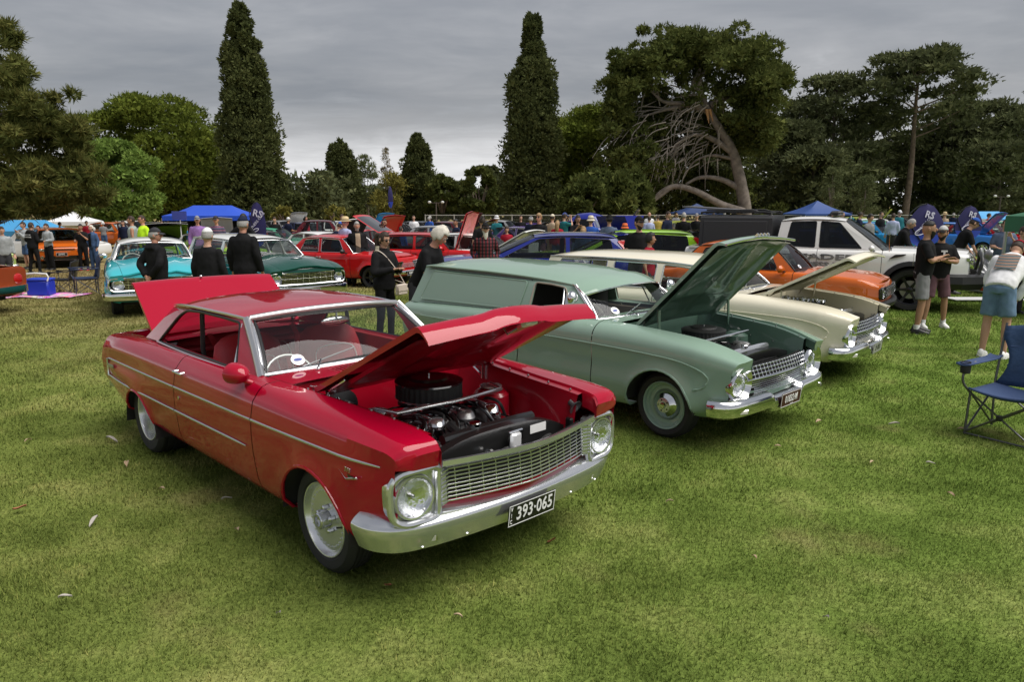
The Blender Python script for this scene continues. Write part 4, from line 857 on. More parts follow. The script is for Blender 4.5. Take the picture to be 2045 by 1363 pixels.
# ------------------------------------------------------------------ sage green panel van
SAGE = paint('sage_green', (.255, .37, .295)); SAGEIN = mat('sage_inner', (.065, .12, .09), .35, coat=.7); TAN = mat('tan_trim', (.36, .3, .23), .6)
def make_van():
    c = Car('green_panel_van', 'sage green panel van with raised bonnet and sun visor beside the red coupe', (1.845, 6.7), -.8, SAGE, falcon_rows(), [(0, .285, .335), (-2.77, .285, .335)], sharp=(3, 5), doors=[(-1.69, -.73)], flare=.022, step=.06, sub=4, cat='van')
    r = c.root; body = c.body_mb; c.section_cap(1, SAGE, bow=.03, j1=c.rowidx[4], off=-.09); c.section_cap(-1, SAGE, bow=.04); front_close(c, SAGE); c.floor(-3.4, .35)
    c.top('', -.86, -.55, SAGE, crown=.012, mb=body); c.done_body()
    belt = [(-3.72, .7, .86), (-3.2, .735, .875), (-2.4, .745, .9), (-1.9, .745, .91), (-.9, .72, .935), (-.6, .69, .94)]
    roof = [(-3.52, .56, 1.27, 1.3), (-3.35, .6, 1.285, 1.345), (-2.6, .62, 1.285, 1.375), (-1.9, .615, 1.272, 1.372), (-1.4, .595, 1.245, 1.345), (-1.17, .575, 1.222, 1.3)]
    outline = [(-.8, .93), (-1.165, 1.222), (-1.4, 1.247), (-1.9, 1.274), (-2.6, 1.287), (-3.35, 1.287), (-3.52, 1.272), (-3.66, .86), (-3.2, .85), (-1.9, .88)]
    win = [(-1.1, .945), (-1.265, 1.195), (-1.45, 1.215), (-1.66, 1.222), (-1.66, .935)]
    c.cabin(belt, roof, outline, [dict(poly=win, r=[.02, .04, .02, .04, .02], glass=None)], SAGE, rail=SAGE, frame=mat('tan_seal', (.33, .29, .24), .6), fr=.009, rail_r=.012)
    yf = c.yf
    for sg in (-1, 1):
        # recessed blank side panel with a raised bead round it
        bead = rounded([(-1.8, .945), (-1.76, 1.225), (-3.3, 1.235), (-3.46, .905)], .04, 4); b = MB(); path = [(a, sg * (yf(a, z) + .001), z) for a, z in bead]; b.tube(path + [path[0]], .007, SAGE, 6, caps=False); b.build('side_panel_bead', r, 50)
        q = MB(); q.poly(bead, [], lambda a, z: (a, sg * (yf(a, z) + .003), z), SAGE); q.build('blank_side_panel', r, 30)
        v = MB(); v.tube([(-1.22, sg * (yf(-1.2, .95) - .005), .94), (-1.29, sg * (yf(-1.29, 1.2) - .008), 1.2)], .008, CHROME, 6); v.build('vent_pillar', r)
        v = MB(); v.add([(-.95, sg * (yf(-.95, .95) - .02), .952), (-1.21, sg * (yf(-1.2, .95) - .02), .952), (-1.285, sg * (yf(-1.28, 1.19) - .02), 1.19)], [(0, 1, 2)], GLASS); v.build('vent_window', r, 0)
        handle(r, -1.58, sg * .852, .815, .14); lk = MB(); lk.ball((-1.58, sg * .856, .66), .011, CHROME, 8, 6); lk.build('door_lock', r)
        mm = MB(); M = Matrix.Translation((-1.02, sg * .8, 1.135)) @ Matrix.Rotation(.35, 4, 'Z'); mm.lathe([(.06, -.02), (.066, -.012), (.06, .02), (.035, .045), (0, .05)], CHROME, 20, M, 'X'); mm.tube([(-1.02, sg * .8, 1.1), (-.99, sg * .77, 1.0), (-.97, sg * .735, .95)], .007, CHROME, 6); mm.lathe([(.062, -.02), (0, -.016)], CHROME, 20, M, 'X'); mm.build('door_mirror', r, 50)
        ap = MB(); ap.tube([(-.805, sg * .695, .935), (-.99, sg * .635, 1.085), (-1.165, sg * .578, 1.222)], .02, CHROME, 8, flat=.9); ap.build('windscreen_pillar', r, 50)
    ws = c.screen('windscreen', (-.7, .95), (-.8, .685, .938), (-1.1, 1.25), (-1.165, .565, 1.218), frame=CHROME, fr=.015); disc_sticker(ws, c.last_screen, 10, 1, .045)
    # painted sun visor
    vz = MB(); P = []
    for t in np.linspace(0, 1, 7):
        P.append([(-1.17 + .3 * t * (1 - .45 * abs(u)**2.5) - .05 * abs(u)**2.5 + .03, u * (.6 + .01 * t), 1.285 + .035 * (1 - abs(u)**2.6) - .055 * abs(u)**3 - .09 * t**1.4) for u in np.linspace(1, -1, 21)])
    vz.grid(P, SAGE); vz.grid([[(x, y, z - .008) for x, y, z in q] for q in P], SAGEIN, flip=True); vz.grid([P[-1], [(x, y, z - .008) for x, y, z in P[-1]]], SAGE); vo = vz.build('sun_visor', r, 50)
    e = MB(); e.tube([(x, y, z - .004) for x, y, z in P[-1]], .008, CHROME, 6); e.build('visor_edge', vo, 50)
    e = MB(); e.tube([(q[0][0], q[0][1], q[0][2] + .004) for q in P], .006, CHROME, 6); e.tube([(q[-1][0], q[-1][1], q[-1][2] + .004) for q in P], .006, CHROME, 6); e.build('visor_bracket', vo, 50)
    e = MB(); e.grid([[(-3.53 - .13 * t, u * (.56 + .12 * t), 1.28 - .42 * t + .02 * (1 - u * u)) for u in np.linspace(1, -1, 9)] for t in np.linspace(0, 1, 6)], SAGE); e.build('tailgate', r, 40)
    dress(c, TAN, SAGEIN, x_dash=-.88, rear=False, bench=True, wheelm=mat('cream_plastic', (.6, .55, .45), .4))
    bk = MB(); bk.grid([[(-1.72, y, z) for y in np.linspace(-.62, .62, 5)] for z in (.3, .8, 1.24)], mat('load_black', (.01, .01, .01), .9)); bk.build('cabin_bulkhead', r)
    wiper(r, (-.6, -.34, .968), (-.74, -.26, .995), (-.82, .0, 1.03)); wiper(r, (-.6, .26, .968), (-.74, .34, .995), (-.82, .56, 1.02))
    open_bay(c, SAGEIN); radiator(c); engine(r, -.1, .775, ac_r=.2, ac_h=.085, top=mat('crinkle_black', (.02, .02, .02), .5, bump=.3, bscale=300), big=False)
    br = MB(); br.tube([(.12, -.42, .82), (.16, 0, .83), (.12, .42, .82)], .012, CHROME, 8); br.build('strut_brace', r, 50)
    for sg in (-1, 1):
        tw = MB(); tw.lathe([(.13, -.28), (.12, 0), (.085, .02), (.05, .04), (0, .04)], SAGEIN, 22, Matrix.Translation((-.02, sg * .44, .76))); tw.build('shock_tower', r, 40)
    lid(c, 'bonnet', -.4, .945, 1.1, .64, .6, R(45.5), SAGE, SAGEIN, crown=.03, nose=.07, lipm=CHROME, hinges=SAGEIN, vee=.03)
    lt = MB()
    for y in (-.09, -.03, .03, .09): lt.box((.405 + .02, y, 1.735), (.03, .02, .022), CHROME, Euler((0, -.8, 0)))
    lt.build('bonnet_letters', r)
    scallop(c, SAGE); xk_face(c); plate(r, plate_matrix(.775, 0, .365, 0, -.1), '01832·M', mat('plate_maroon', (.05, .012, .01), .4), mat('plate_white', (.8, .8, .8), .5), .36, .125, .088, .74, border=MATS['plate_white'], extra=(('VICTORIA', .018, .02, -.052),))
    for sg in (-1, 1):
        wheel(r, 0, sg * .68, .29, .165, .212, 'smoothie', SAGE); wheel(r, -2.77, sg * .68, .29, .165, .212, 'smoothie', SAGE)
    return c
# ------------------------------------------------------------------ more of the same family
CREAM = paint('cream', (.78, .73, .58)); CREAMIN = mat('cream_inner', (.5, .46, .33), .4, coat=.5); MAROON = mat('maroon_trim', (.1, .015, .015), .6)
def wagon_cabin(c, m, glassm=GLASS, roofm=None, rail=CHROME, zr=.0):
    belt = [(-3.72, .7, .86), (-3.2, .735, .875), (-2.4, .745, .9), (-1.9, .745, .91), (-.9, .72, .935), (-.6, .69, .94)]
    roof = [(-3.55, .57, 1.26 + zr, 1.29 + zr), (-3.3, .6, 1.275 + zr, 1.33 + zr), (-2.6, .615, 1.28 + zr, 1.36 + zr), (-1.9, .61, 1.272 + zr, 1.36 + zr), (-1.4, .595, 1.245 + zr, 1.335 + zr), (-1.17, .575, 1.222 + zr, 1.3 + zr)]
    outline = [(-.8, .93), (-1.165, 1.222 + zr), (-1.4, 1.247 + zr), (-1.9, 1.274 + zr), (-2.6, 1.282 + zr), (-3.3, 1.277 + zr), (-3.55, 1.262 + zr), (-3.68, .86), (-3.2, .85), (-1.9, .88)]
    w1 = [(-1.06, .945), (-1.25, 1.195 + zr), (-1.45, 1.215 + zr), (-1.68, 1.23 + zr), (-1.68, .935)]; w2 = [(-1.78, .935), (-1.78, 1.235 + zr), (-2.42, 1.245 + zr), (-2.42, .925)]; w3 = [(-2.53, .92), (-2.53, 1.245 + zr), (-3.32, 1.238 + zr), (-3.48, .9)]
    c.cabin(belt, roof, outline, [dict(poly=w, r=.03) for w in (w1, w2, w3)], m, glassm, rail=rail, roofm=roofm, fr=.009, rail_r=.012)
    c.screen('windscreen', (-.7, .95), (-.8, .685, .938), (-1.1, 1.25 + zr), (-1.165, .565, 1.218 + zr), frame=CHROME, fr=.015); P = c.last_screen
    for sg in (-1, 1):
        ap = MB(); ap.tube([(-.805, sg * .695, .935), (-1.165, sg * .578, 1.222 + zr)], .02, rail, 8); ap.build('windscreen_pillar', c.root, 50)
    c.screen('rear_window', (-3.68, .9), (-3.64, .58, .895), (-3.58, 1.25 + zr), (-3.54, .52, 1.235 + zr), frame=CHROME, fr=.012); return P
def make_cream():
    c = Car('cream_station_wagon', 'cream station wagon with bonnet up and row of bright air trumpets, beyond the green van', (3.646, 8.94), -.7, CREAM, falcon_rows(), [(0, .285, .335), (-2.77, .285, .335)], sharp=(3, 5), doors=[(-1.72, -.73), (-2.45, -1.72)], flare=.022, step=.07, sub=3)
    r = c.root; c.section_cap(1, CREAM, bow=.03, j1=c.rowidx[4], off=-.09); c.section_cap(-1, CREAM, bow=.04); front_close(c, CREAM); c.floor(-3.4, .35); c.top('', -.86, -.55, CREAM, crown=.012, mb=c.body_mb); c.done_body()
    P = wagon_cabin(c, CREAM, rail=SATIN); disc_sticker(r, P, 10, 1, .045); dress(c, MAROON, MAROON, x_dash=-.88)
    vz = MB(); Q = [[(-1.17 + .3 * t * (1 - .45 * abs(u)**2.5) - .05 * abs(u)**2.5 + .03, u * (.6 + .01 * t), 1.275 + .035 * (1 - abs(u)**2.6) - .055 * abs(u)**3 - .09 * t**1.4) for u in np.linspace(1, -1, 17)] for t in np.linspace(0, 1, 6)]
    vz.grid(Q, CREAM); vz.grid([[(x, y, z - .008) for x, y, z in q] for q in Q], CREAMIN, flip=True); vz.build('sun_visor', r, 50)
    for sg in (-1, 1): handle(r, -1.62, sg * .852, .815, .14); handle(r, -2.36, sg * .852, .815, .14)
    wiper(r, (-.6, -.34, .968), (-.74, -.26, .995), (-.82, .0, 1.03)); open_bay(c, CREAMIN); radiator(c)
    b = MB(); b.box((-.05, 0, .62), (.6, .3, .22), mat('engine_block', (.05, .05, .052), .5, .5), bev=.03); b.build('engine_block', r, 30)
    for k in range(6):
        t = MB(); t.lathe([(.025, -.06), (.028, .02), (.05, .075), (.055, .08), (.046, .075), (.022, .0)], CHROME, 16, Matrix.Translation((.17 - .09 * k, -.16 + .05 * (k % 2), .8)) @ Matrix.Rotation(.35, 4, 'X')); t.build('air_trumpet', r, 40)
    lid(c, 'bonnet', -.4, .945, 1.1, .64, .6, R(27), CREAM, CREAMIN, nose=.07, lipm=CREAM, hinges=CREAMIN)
    scallop(c, CREAM); xk_face(c); plate(r, plate_matrix(.775, 0, .365, 0, -.1), '21·OLD', mat('plate_grey', (.3, .31, .28), .4), GLOSSBLACK, .36, .125, .088, .7, border=GLOSSBLACK)
    for sg in (-1, 1): wheel(r, 0, sg * .68, .29, .165, .205, 'plain', CREAM); wheel(r, -2.77, sg * .68, .29, .165, .205, 'plain', CREAM)
    return c
def xm_face(c, gz=.6, number=None, bgm=None, bar=CHROME, gm=STEEL, blocks=4):
    """lamps and bar grille inside one bright frame, wide bumper"""
    r = c.root; gx = lambda y: .7 - .06 * (abs(y) / .8)**2; f = MB(); out = rounded([(-.8, gz - .115), (.8, gz - .115), (.81, gz + .115), (-.81, gz + .115)], .1, 6); path = [(gx(a) + .01, a, b) for a, b in smooth_path(out, 1, True)]
    f.tube(path + [path[0]], .018, bar, 7, caps=False); fo = f.build('grille_frame', r, 50); ys = np.linspace(-.56, .56, 15)
    b = MB(); b.grid([[(gx(y) - .05, y, z) for y in np.linspace(-.78, .78, 15)] for z in (gz - .11, gz + .11)], DARK); b.build('grille_backing', fo)
    g = MB()
    for k in range(7): g.tube([(gx(y) - .012, y, gz - .085 + .028 * k) for y in ys], .0055 if k != 3 else .009, bar, 5)
    for y in np.linspace(-.5, .5, 2 * blocks + 1): g.tube([(gx(y) - .01, y, gz - .09), (gx(y) - .01, y, gz + .09)], .005, bar, 5)
    g.build('grille', fo, 50)
    for sg in (-1, 1): round_lamp(fo, gx(.66) - .01, sg * .66, gz, .095, sg * .06, bar, 'headlight', .05, .014)
    bm = MB(); pr = [(-.03, -.085), (.02, -.09), (.055, -.07), (.07, -.01), (.06, .04), (.02, .055), (-.03, .055)]; half = [(.42, -.86, .4), (.55, -.845, .4), (.63, -.79, .4), (.66, -.7, .4), (.69, -.4, .4), (.7, 0, .4)]
    sweep(bm, smooth_path(half + [(x, -y, z) for x, y, z in half[::-1][1:]], 4), pr, bar); bm.build('front_bumper', r, 40)
    v = MB(); v.grid([[(gx(y) - .04 + dx, -y, z) for y in np.linspace(-.74, .74, 13)] for dx, z in ((-.12, .28), (-.03, .38), (.0, .47), (-.0, .49))], c.pm); v.build('front_valance', r, 40)
    np_ = MB(); np_.grid([[(gx(y) + .005, y, gz + .118) for y in np.linspace(-.72, .72, 13)], [(gx(y) - .0, y, .755 - .01 * (y / .6)**2) for y in np.linspace(-.7, .7, 13)], [(.665, y * .93, .79 + .03 * (1 - (y / .6)**2)) for y in np.linspace(-.66, .66, 13)]], c.pm); np_.build('nose_panel', r, 50)
    if number: plate(r, plate_matrix(.785, 0, .335, 0, -.1), number, bgm or GLOSSBLACK, mat('plate_white', (.8, .8, .8), .5), .36, .115, .088, .7, border=MATS['plate_white'])
def sedan_cabin(c, m, roofm=None, rail=CHROME, glassm=GLASS, zr=.0):
    belt = [(-3.0, .7, .89), (-2.6, .735, .91), (-1.9, .745, .92), (-.9, .72, .935), (-.6, .69, .94)]
    roof = [(-2.75, .56, 1.2 + zr, 1.24 + zr), (-2.5, .6, 1.235 + zr, 1.3 + zr), (-1.95, .612, 1.255 + zr, 1.335 + zr), (-1.4, .595, 1.245 + zr, 1.32 + zr), (-1.17, .575, 1.222 + zr, 1.285 + zr)]
    outline = [(-.8, .93), (-1.165, 1.222 + zr), (-1.4, 1.247 + zr), (-1.95, 1.257 + zr), (-2.5, 1.237 + zr), (-2.75, 1.2 + zr), (-2.98, .9), (-2.6, .9), (-1.9, .89)]
    w1 = [(-1.06, .945), (-1.25, 1.195 + zr), (-1.45, 1.215 + zr), (-1.7, 1.222 + zr), (-1.7, .935)]; w2 = [(-1.78, .935), (-1.78, 1.222 + zr), (-2.36, 1.205 + zr), (-2.62, .93)]
    c.cabin(belt, roof, outline, [dict(poly=w, r=.03) for w in (w1, w2)], m, glassm, rail=rail, roofm=roofm, fr=.009, rail_r=.012)
    c.screen('windscreen', (-.7, .95), (-.8, .685, .938), (-1.1, 1.25 + zr), (-1.165, .565, 1.218 + zr), frame=CHROME, fr=.015); P = c.last_screen
    for sg in (-1, 1):
        ap = MB(); ap.tube([(-.805, sg * .695, .935), (-1.165, sg * .578, 1.222 + zr)], .022, m if m is not c.pm else rail, 8); ap.build('windscreen_pillar', c.root, 50)
    c.screen('rear_window', (-3.02, .91), (-2.95, .6, .905), (-2.72, 1.225 + zr), (-2.7, .53, 1.2 + zr), frame=CHROME, fr=.012); return P
TURQ = paint('turquoise', (.045, .43, .5)); WHITEP = paint('white', (.78, .78, .76)); DKGREEN = paint('dark_green', (.004, .06, .042)); WTRIM = mat('white_trim', (.62, .62, .58), .55)
def make_turquoise():
    c = Car('turquoise_sedan', 'turquoise sedan with white roof, behind the red boot lid', (-6.64, 13.86), -1.08, TURQ, falcon_rows(), [(0, .285, .335), (-2.77, .285, .335)], sharp=(3, 5), doors=[(-1.72, -.73), (-2.5, -1.72)], flare=.02, step=.09, sub=2)
    r = c.root; c.section_cap(1, TURQ, bow=.03, j1=c.rowidx[4], off=-.09); c.section_cap(-1, TURQ, bow=.04); front_close(c, TURQ); c.floor(-3.4, .35); c.top('', -.86, -.55, TURQ, crown=.012, mb=c.body_mb); c.top('', -3.7, -2.9, TURQ, crown=.03, mb=c.body_mb); c.done_body()
    c.top('bonnet', -.56, .7, TURQ, crown=.035, fn=lambda x, u: .03 * math.exp(-((abs(u) - .55) / .12)**2)); sedan_cabin(c, WHITEP, WHITEP); dress(c, WTRIM, mat('turq_dash', (.05, .3, .35), .5), wheelm=WTRIM)
    xm_face(c, number=None); wiper(r, (-.6, -.34, .968), (-.74, -.26, .995), (-.82, .0, 1.03)); wiper(r, (-.6, .26, .968), (-.74, .34, .995), (-.82, .56, 1.02))
    for sg in (-1, 1):
        wheel(r, 0, sg * .7, .29, .19, .2, 'alloy5', CHROME); wheel(r, -2.77, sg * .7, .29, .19, .2, 'alloy5', CHROME); m = MB(); m.tube([(c.at(5, x)[0], sg * (c.at(5, x)[1] + .004), c.at(5, x)[2]) for x in np.linspace(-3.6, .5, 16)], .012, CHROME, 6); m.build('side_moulding', r, 40)
        mm = MB(); mm.ball((-.86, sg * .86, 1.03), (.03, .07, .05), CHROME, 12, 8); mm.tube([(-.86, sg * .84, 1.0), (-.84, sg * .76, .93)], .008, CHROME, 6); mm.build('door_mirror', r, 50)
    return c
def make_darkgreen():
    c = Car('green_station_wagon', 'dark green station wagon with white roof and silver bonnet scoop trim', (-4.44, 14.98), -.807, DKGREEN, falcon_rows(), [(0, .29, .335), (-2.77, .29, .335)], sharp=(3, 5), doors=[(-1.72, -.73), (-2.45, -1.72)], flare=.02, step=.09, sub=2, z_root=-.02)
    r = c.root; c.section_cap(1, DKGREEN, bow=.03, j1=c.rowidx[4], off=-.09); c.section_cap(-1, DKGREEN, bow=.04); front_close(c, DKGREEN); c.floor(-3.4, .35); c.top('', -.86, -.55, DKGREEN, crown=.012, mb=c.body_mb); c.done_body()
    c.top('bonnet', -.56, .7, DKGREEN, crown=.045, fn=lambda x, u: .02 * math.exp(-(u / .45)**6)); s = MB(); s.ball((.2, 0, .965), (.06, .13, .014), CHROME, 18, 8); s.build('bonnet_ornament', r, 50)
    P = wagon_cabin(c, WHITEP, roofm=WHITEP, zr=.02); dress(c, WTRIM, DKGREEN, wheelm=WTRIM); xm_face(c, gz=.6, number='0091·H9')
    wiper(r, (-.6, -.34, .968), (-.74, -.26, .995), (-.82, .0, 1.03)); wiper(r, (-.6, .26, .968), (-.74, .34, .995), (-.82, .56, 1.02))
    pk = MB(); pk.ball((-1.05, -.2, .93), (.06, .12, .03), mat('pink_plush', (.8, .12, .4), .9), 10, 6); pk.build('dash_cloth', r)
    for sg in (-1, 1):
        wheel(r, 0, sg * .69, .3, .17, .2, 'plain', CHROME); wheel(r, -2.77, sg * .69, .3, .17, .2, 'plain', CHROME); m = MB(); m.tube([(c.at(5, x)[0], sg * (c.at(5, x)[1] + .004), c.at(5, x)[2]) for x in np.linspace(-3.6, .5, 16)], .012, CHROME, 6); m.build('side_moulding', r, 40)
    return c
# ------------------------------------------------------------------ general car: proportions in, parts out
def gen_rows(xf, xr, w, sill, belt, hoodz, tailz, mid=.56, xb0=-.75, xb1=-2.6, taper=.1, nose=.06, rearin=.06):
    def R4(y, z0, zf, zr, dxf=0., dxr=0.): return [(xr, y - rearin, zr, dxr), (xr + .35, y - .008, (zr + z0) / 2 if abs(zr - z0) > .001 else z0), (xb1, y, z0), (xb0, y, z0), (xf - .3, y - .02, zf * .4 + z0 * .6), (xf, y - taper, zf, dxf)]
    return [R4(w - .2, sill, sill + .06, sill + .08, -nose, nose), R4(w - .07, sill + .015, sill + .08, sill + .1, -nose, nose), R4(w - .015, sill + .1, sill + .14, sill + .18, -nose * .3, nose * .3), R4(w, mid - .06, mid - .06, mid - .02), R4(w - .004, mid + .06, mid + .02, mid + .06),
            R4(w - .012, belt - .1, min(hoodz - .06, belt - .1), tailz - .09, -.01, .01), R4(w - .05, belt - .025, hoodz - .015, tailz - .02, -.03, .03), R4(w - .13, belt, hoodz, tailz, -.05, .05)]
def general_car(name, label, loc, rz, pm, xf=.72, xr=-3.3, wb=2.5, w=.8, sill=.25, belt=.9, hoodz=.78, tailz=.86, wr=.29, ra=.34, roof=None, z_roof=1.35, ws=(-.62, -1.05), rw=(-2.95, -2.45), wins=None, win_top=None, glassm=GLASS, roofm=None, frame=BLACK, rim='alloy5', rimm=None, bonnet=None, boot=None, detail=1, group=None, cat='car', inner=None, seatm=None, tuck=.1, roofw=None, flare=.015, pillar=None, wing=None, zroot=.0, interior=True, inner_lid=None, wheelw=.19, bonnetm=None, taper=.1, doors=None, rtop=.055):
    rows = gen_rows(xf, xr, w, sill, belt, hoodz, tailz, taper=taper); c = Car(name, label, loc, rz, pm, rows, [(0, wr, ra), (-wb, wr, ra)], sharp=(3, 5), doors=doors if doors is not None else ([(ws[1] - .75, ws[0] - .02)] if detail else []), flare=flare, step=.08 if detail > 1 else .13, sub=3 if detail > 1 else 2, group=group, cat=cat, z_root=zroot + float(ground_z(*loc)))
    r = c.root; c.section_cap(1, pm, bow=.06); c.section_cap(-1, pm, bow=.05); c.floor(xr + .3, xf - .3, w - .25, sill)
    bm = bonnetm or pm; inner = inner or UNDER; hx0 = ws[0] + .12
    c.top('', ws[0] - .12, hx0, pm, crown=.01, mb=c.body_mb, inset=0)
    if not boot and rw[0] > xr + .15: c.top('', xr, rw[0] + .1, pm, crown=.025, mb=c.body_mb, inset=0)
    if boot: c.top('', rw[0] - .02, rw[0] + .12, pm, crown=.02, mb=c.body_mb, inset=0)
    c.done_body(); yt = w - .13
    if bonnet is None: c.top('bonnet', hx0 + .01, xf, bm, crown=.04, bow1=.062, fn=lambda x, u: .012 * math.exp(-((abs(u) - .55) / .15)**2))
    else:
        open_bay(c, inner, hx0, xf - .08, 7); b = MB(); b.box((-.05, 0, .66), (.55, .4, .24), mat('engine_block', (.05, .05, .052), .5, .5), bev=.03); b.box((0, 0, .8), (.4, .3, .06), STEEL, bev=.02)
        b.build('engine', r, 30); L = xf - hx0 - .02
        if bonnet > 0: lid(c, 'bonnet', hx0 + .02, c.at(7, hx0)[2] + .01, L, yt - .02, yt - .06, R(bonnet), bm, inner_lid or inner, nose=.04, hinges=STEEL, ribs=detail > 1)
        else: lid_front(c, xf - .05, c.at(7, xf - .05)[2] + .02, L, yt - .02, R(-bonnet), bm, inner_lid or inner)
    rwid = roofw or (w - tuck - .1); zr = z_roof - rtop; x_h, x_r = ws[1], rw[1]
    belt_k = [(xr, w - .2, tailz - .02), (rw[0], w - .12, (belt + tailz) / 2 if rw[0] < -2.7 else belt - .005), (ws[0] - .6, w - .105, belt - .006), (ws[0], w - .125, belt - .004)]
    roofk = roof or [(x_r, rwid - .04, zr - .05, z_roof - .06), (x_r + .25, rwid, zr - .012, z_roof - .01), ((x_h + x_r) / 2, rwid, zr, z_roof), (x_h - .25, rwid - .01, zr - .01, z_roof - .01), (x_h, rwid - .03, zr - .04, z_roof - .045)]
    rk = sorted(roofk); zat = lambda x: pchip([q[0] for q in rk], [q[2] for q in rk], [x])[0]
    outline = [(ws[0], belt - .02)] + [(x, zat(x) + .002) for x in np.linspace(x_h, x_r, 8)] + [(rw[0], (belt if rw[0] > -2.7 else tailz) - .03)] + [(x, belt - .05) for x in np.linspace(rw[0] + .3, ws[0] - .2, 4)]
    if wins is None:
        xm = ws[1] - .62; wins = [[(ws[0] - .28, belt + .015), (x_h - .08, zat(x_h) - .025), (xm, zat(xm) - .035), (xm, belt + .015)], [(xm - .09, belt + .015), (xm - .09, zat(xm) - .035), (x_r + .12, zat(x_r + .12) - .05), (rw[0] + .42, belt + .015)]]
    c.cabin(belt_k, roofk, outline, [dict(poly=q, r=.035) for q in wins], pillar or pm, glassm, frame=frame, rail=None if not detail else (frame or BLACK), roofm=roofm, fr=.008, rail_r=.008, na=11)
    sy = w - .135; c.screen('windscreen', (ws[0] + .1, belt + .005), (ws[0], sy, belt - .006), (x_h + .05, zat(x_h) + .035), (x_h, rwid - .045, zat(x_h) - .004), glassm if glassm is not TINT else MIDT, frame=frame, fr=.012, rub=False); c.ws = c.last_screen
    if boot is None or boot == 'boot' or isinstance(boot, (int, float)):
        c.screen('rear_window', (rw[0] - .05, (tailz if rw[0] < -2.7 else belt) + .01), (rw[0], sy - .06, (tailz if rw[0] < -2.7 else belt)), (x_r - .03, zat(x_r) + .03), (x_r, rwid - .06, zat(x_r)), glassm, frame=frame, fr=.01, rub=False)
    if interior:
        sm = seatm or mat('grey_seat', (.06, .06, .065), .8); dx = ws[0] + .8; i = MB(); i.box((ws[0] - 1.0, 0, sill + .04), (1.9, 2 * w - .3, .04), mat('grey_carpet', (.05, .05, .05), .95))
        for sg in (-1, 1): i.box((ws[0] - 1.0, sg * (w - .17), .56), (1.7, .02, .56), sm)
        i.build('cabin_trim', r); d = MB(); d.box((ws[0] - .16, 0, belt - .12), (.3, 2 * w - .36, .2), BLACK, bev=.06); d.build('dashboard', r, 40)
        for sg in (-1, 1): seat(r, ws[0] - .78, sg * .33, .5, sm, .4, .56, .25, 'front_seat')
        if wb > 2.2: seat(r, ws[0] - 1.6, 0, 1.1, sm, .42, .5, .3, 'rear_seat')
        steering_wheel(r, ws[0] - .42, -.34, belt - .04, .18, BLACK, .5)
    for sg in (-1, 1):
        wheel(r, 0, sg * (w - .03 - wheelw / 2), wr, wheelw, wr * .68, rim, rimm or BRUSH, n=(14, 18, 28)[detail]); wheel(r, -wb, sg * (w - .03 - wheelw / 2), wr, wheelw, wr * .68, rim, rimm or BRUSH, n=(14, 18, 28)[detail])
        if detail: 
            handle(r, ws[1] - .62, sg * (w - .01), belt - .11, .14, BLACK if frame is BLACK else CHROME); m = MB(); m.box((ws[0] - .2, sg * (w + .05), belt + .05), (.1, .17, .12), pm if frame is BLACK and detail > 1 and rim != 'plain' else BLACK, Euler((0, 0, sg * .15)), bev=.04); m.tube([(ws[0] - .18, sg * (w + .02), belt + .02), (ws[0] - .16, sg * (w - .1), belt - .01)], .018, BLACK, 6); m.build('door_mirror', r, 40)
    return c
def lid_front(c, hx, hz, L, hw, ang, m, inner):
    """bonnet hinged at the nose and tipped forward"""
    b = MB(); P = [[(hx + (-t * L) * math.cos(ang) * 1.0 + 0, hw * u, hz + t * L * math.sin(ang) + .02 * (1 - abs(u)**2.4)) for u in np.linspace(1, -1, 11)] for t in np.linspace(0, 1, 8)]; b.grid(P, m); b.grid([[(x - .02, y, z - .025) for x, y, z in q] for q in P], inner, flip=True); b.build('bonnet', c.root, 40)
def face_round(c, xf, z, y, r=.088, grille=None, gm=BLACK, gz=(.52, .68), frame=CHROME, bumper=CHROME, bz=.42, number=None, bgm=None, fgm=None, bow=.06, w=.72, extra=None, surround=None):
    """round lamps either side of a slatted grille, thin bumper"""
    rt = c.root; gx = lambda q: xf + .015 + bow * (1 - (q / w)**2)
    g = MB(); g.poly(rounded([(-y + r * 1.0, gz[0]), (y - r * 1.0, gz[0]), (y - r, gz[1]), (-y + r, gz[1])], .02), [], lambda a, b: (gx(a) + .0, a, b), gm); go = g.build('grille', rt, 0)
    s = MB(); 
    for k in range(1, 6): s.tube([(gx(q) + .008, q, gz[0] + (gz[1] - gz[0]) * k / 6) for q in np.linspace(-y + r, y - r, 7)], .005, grille or BLACK, 4)
    s.build('grille_bars', go)
    if frame: f = MB(); p = rounded([(-y - r * 1.25, gz[0] - .01), (y + r * 1.25, gz[0] - .01), (y + r * 1.25, gz[1] + .01), (-y - r * 1.25, gz[1] + .01)], .06); p = [(gx(a) + .008, a, b) for a, b in p]; f.tube(p + [p[0]], .009, frame, 5, caps=False); f.build('grille_frame', go, 50)
    for sg in (-1, 1): round_lamp(rt, gx(y) + .012, sg * y, z, r, sg * .1, surround or CHROME, 'headlight', .04, .012)
    if bumper: b = MB(); half = [(xf - .25, -w - .06, bz), (xf - .05, -w - .03, bz), (xf + .02, -w + .08, bz), (xf + .07, 0, bz)]; sweep(b, smooth_path(half + [(a, -b_, d) for a, b_, d in half[::-1][1:]], 4), [(-.02, -.05), (.03, -.05), (.05, -.02), (.05, .02), (.03, .045), (-.02, .045)], bumper); b.build('front_bumper', rt, 40)
    if number: plate(rt, plate_matrix(xf + .14, 0, bz - .03, 0, 0), number, bgm or GLOSSBLACK, fgm or mat('plate_white', (.8, .8, .8), .5), .36, .12, .085, .7, border=fgm or MATS['plate_white'])
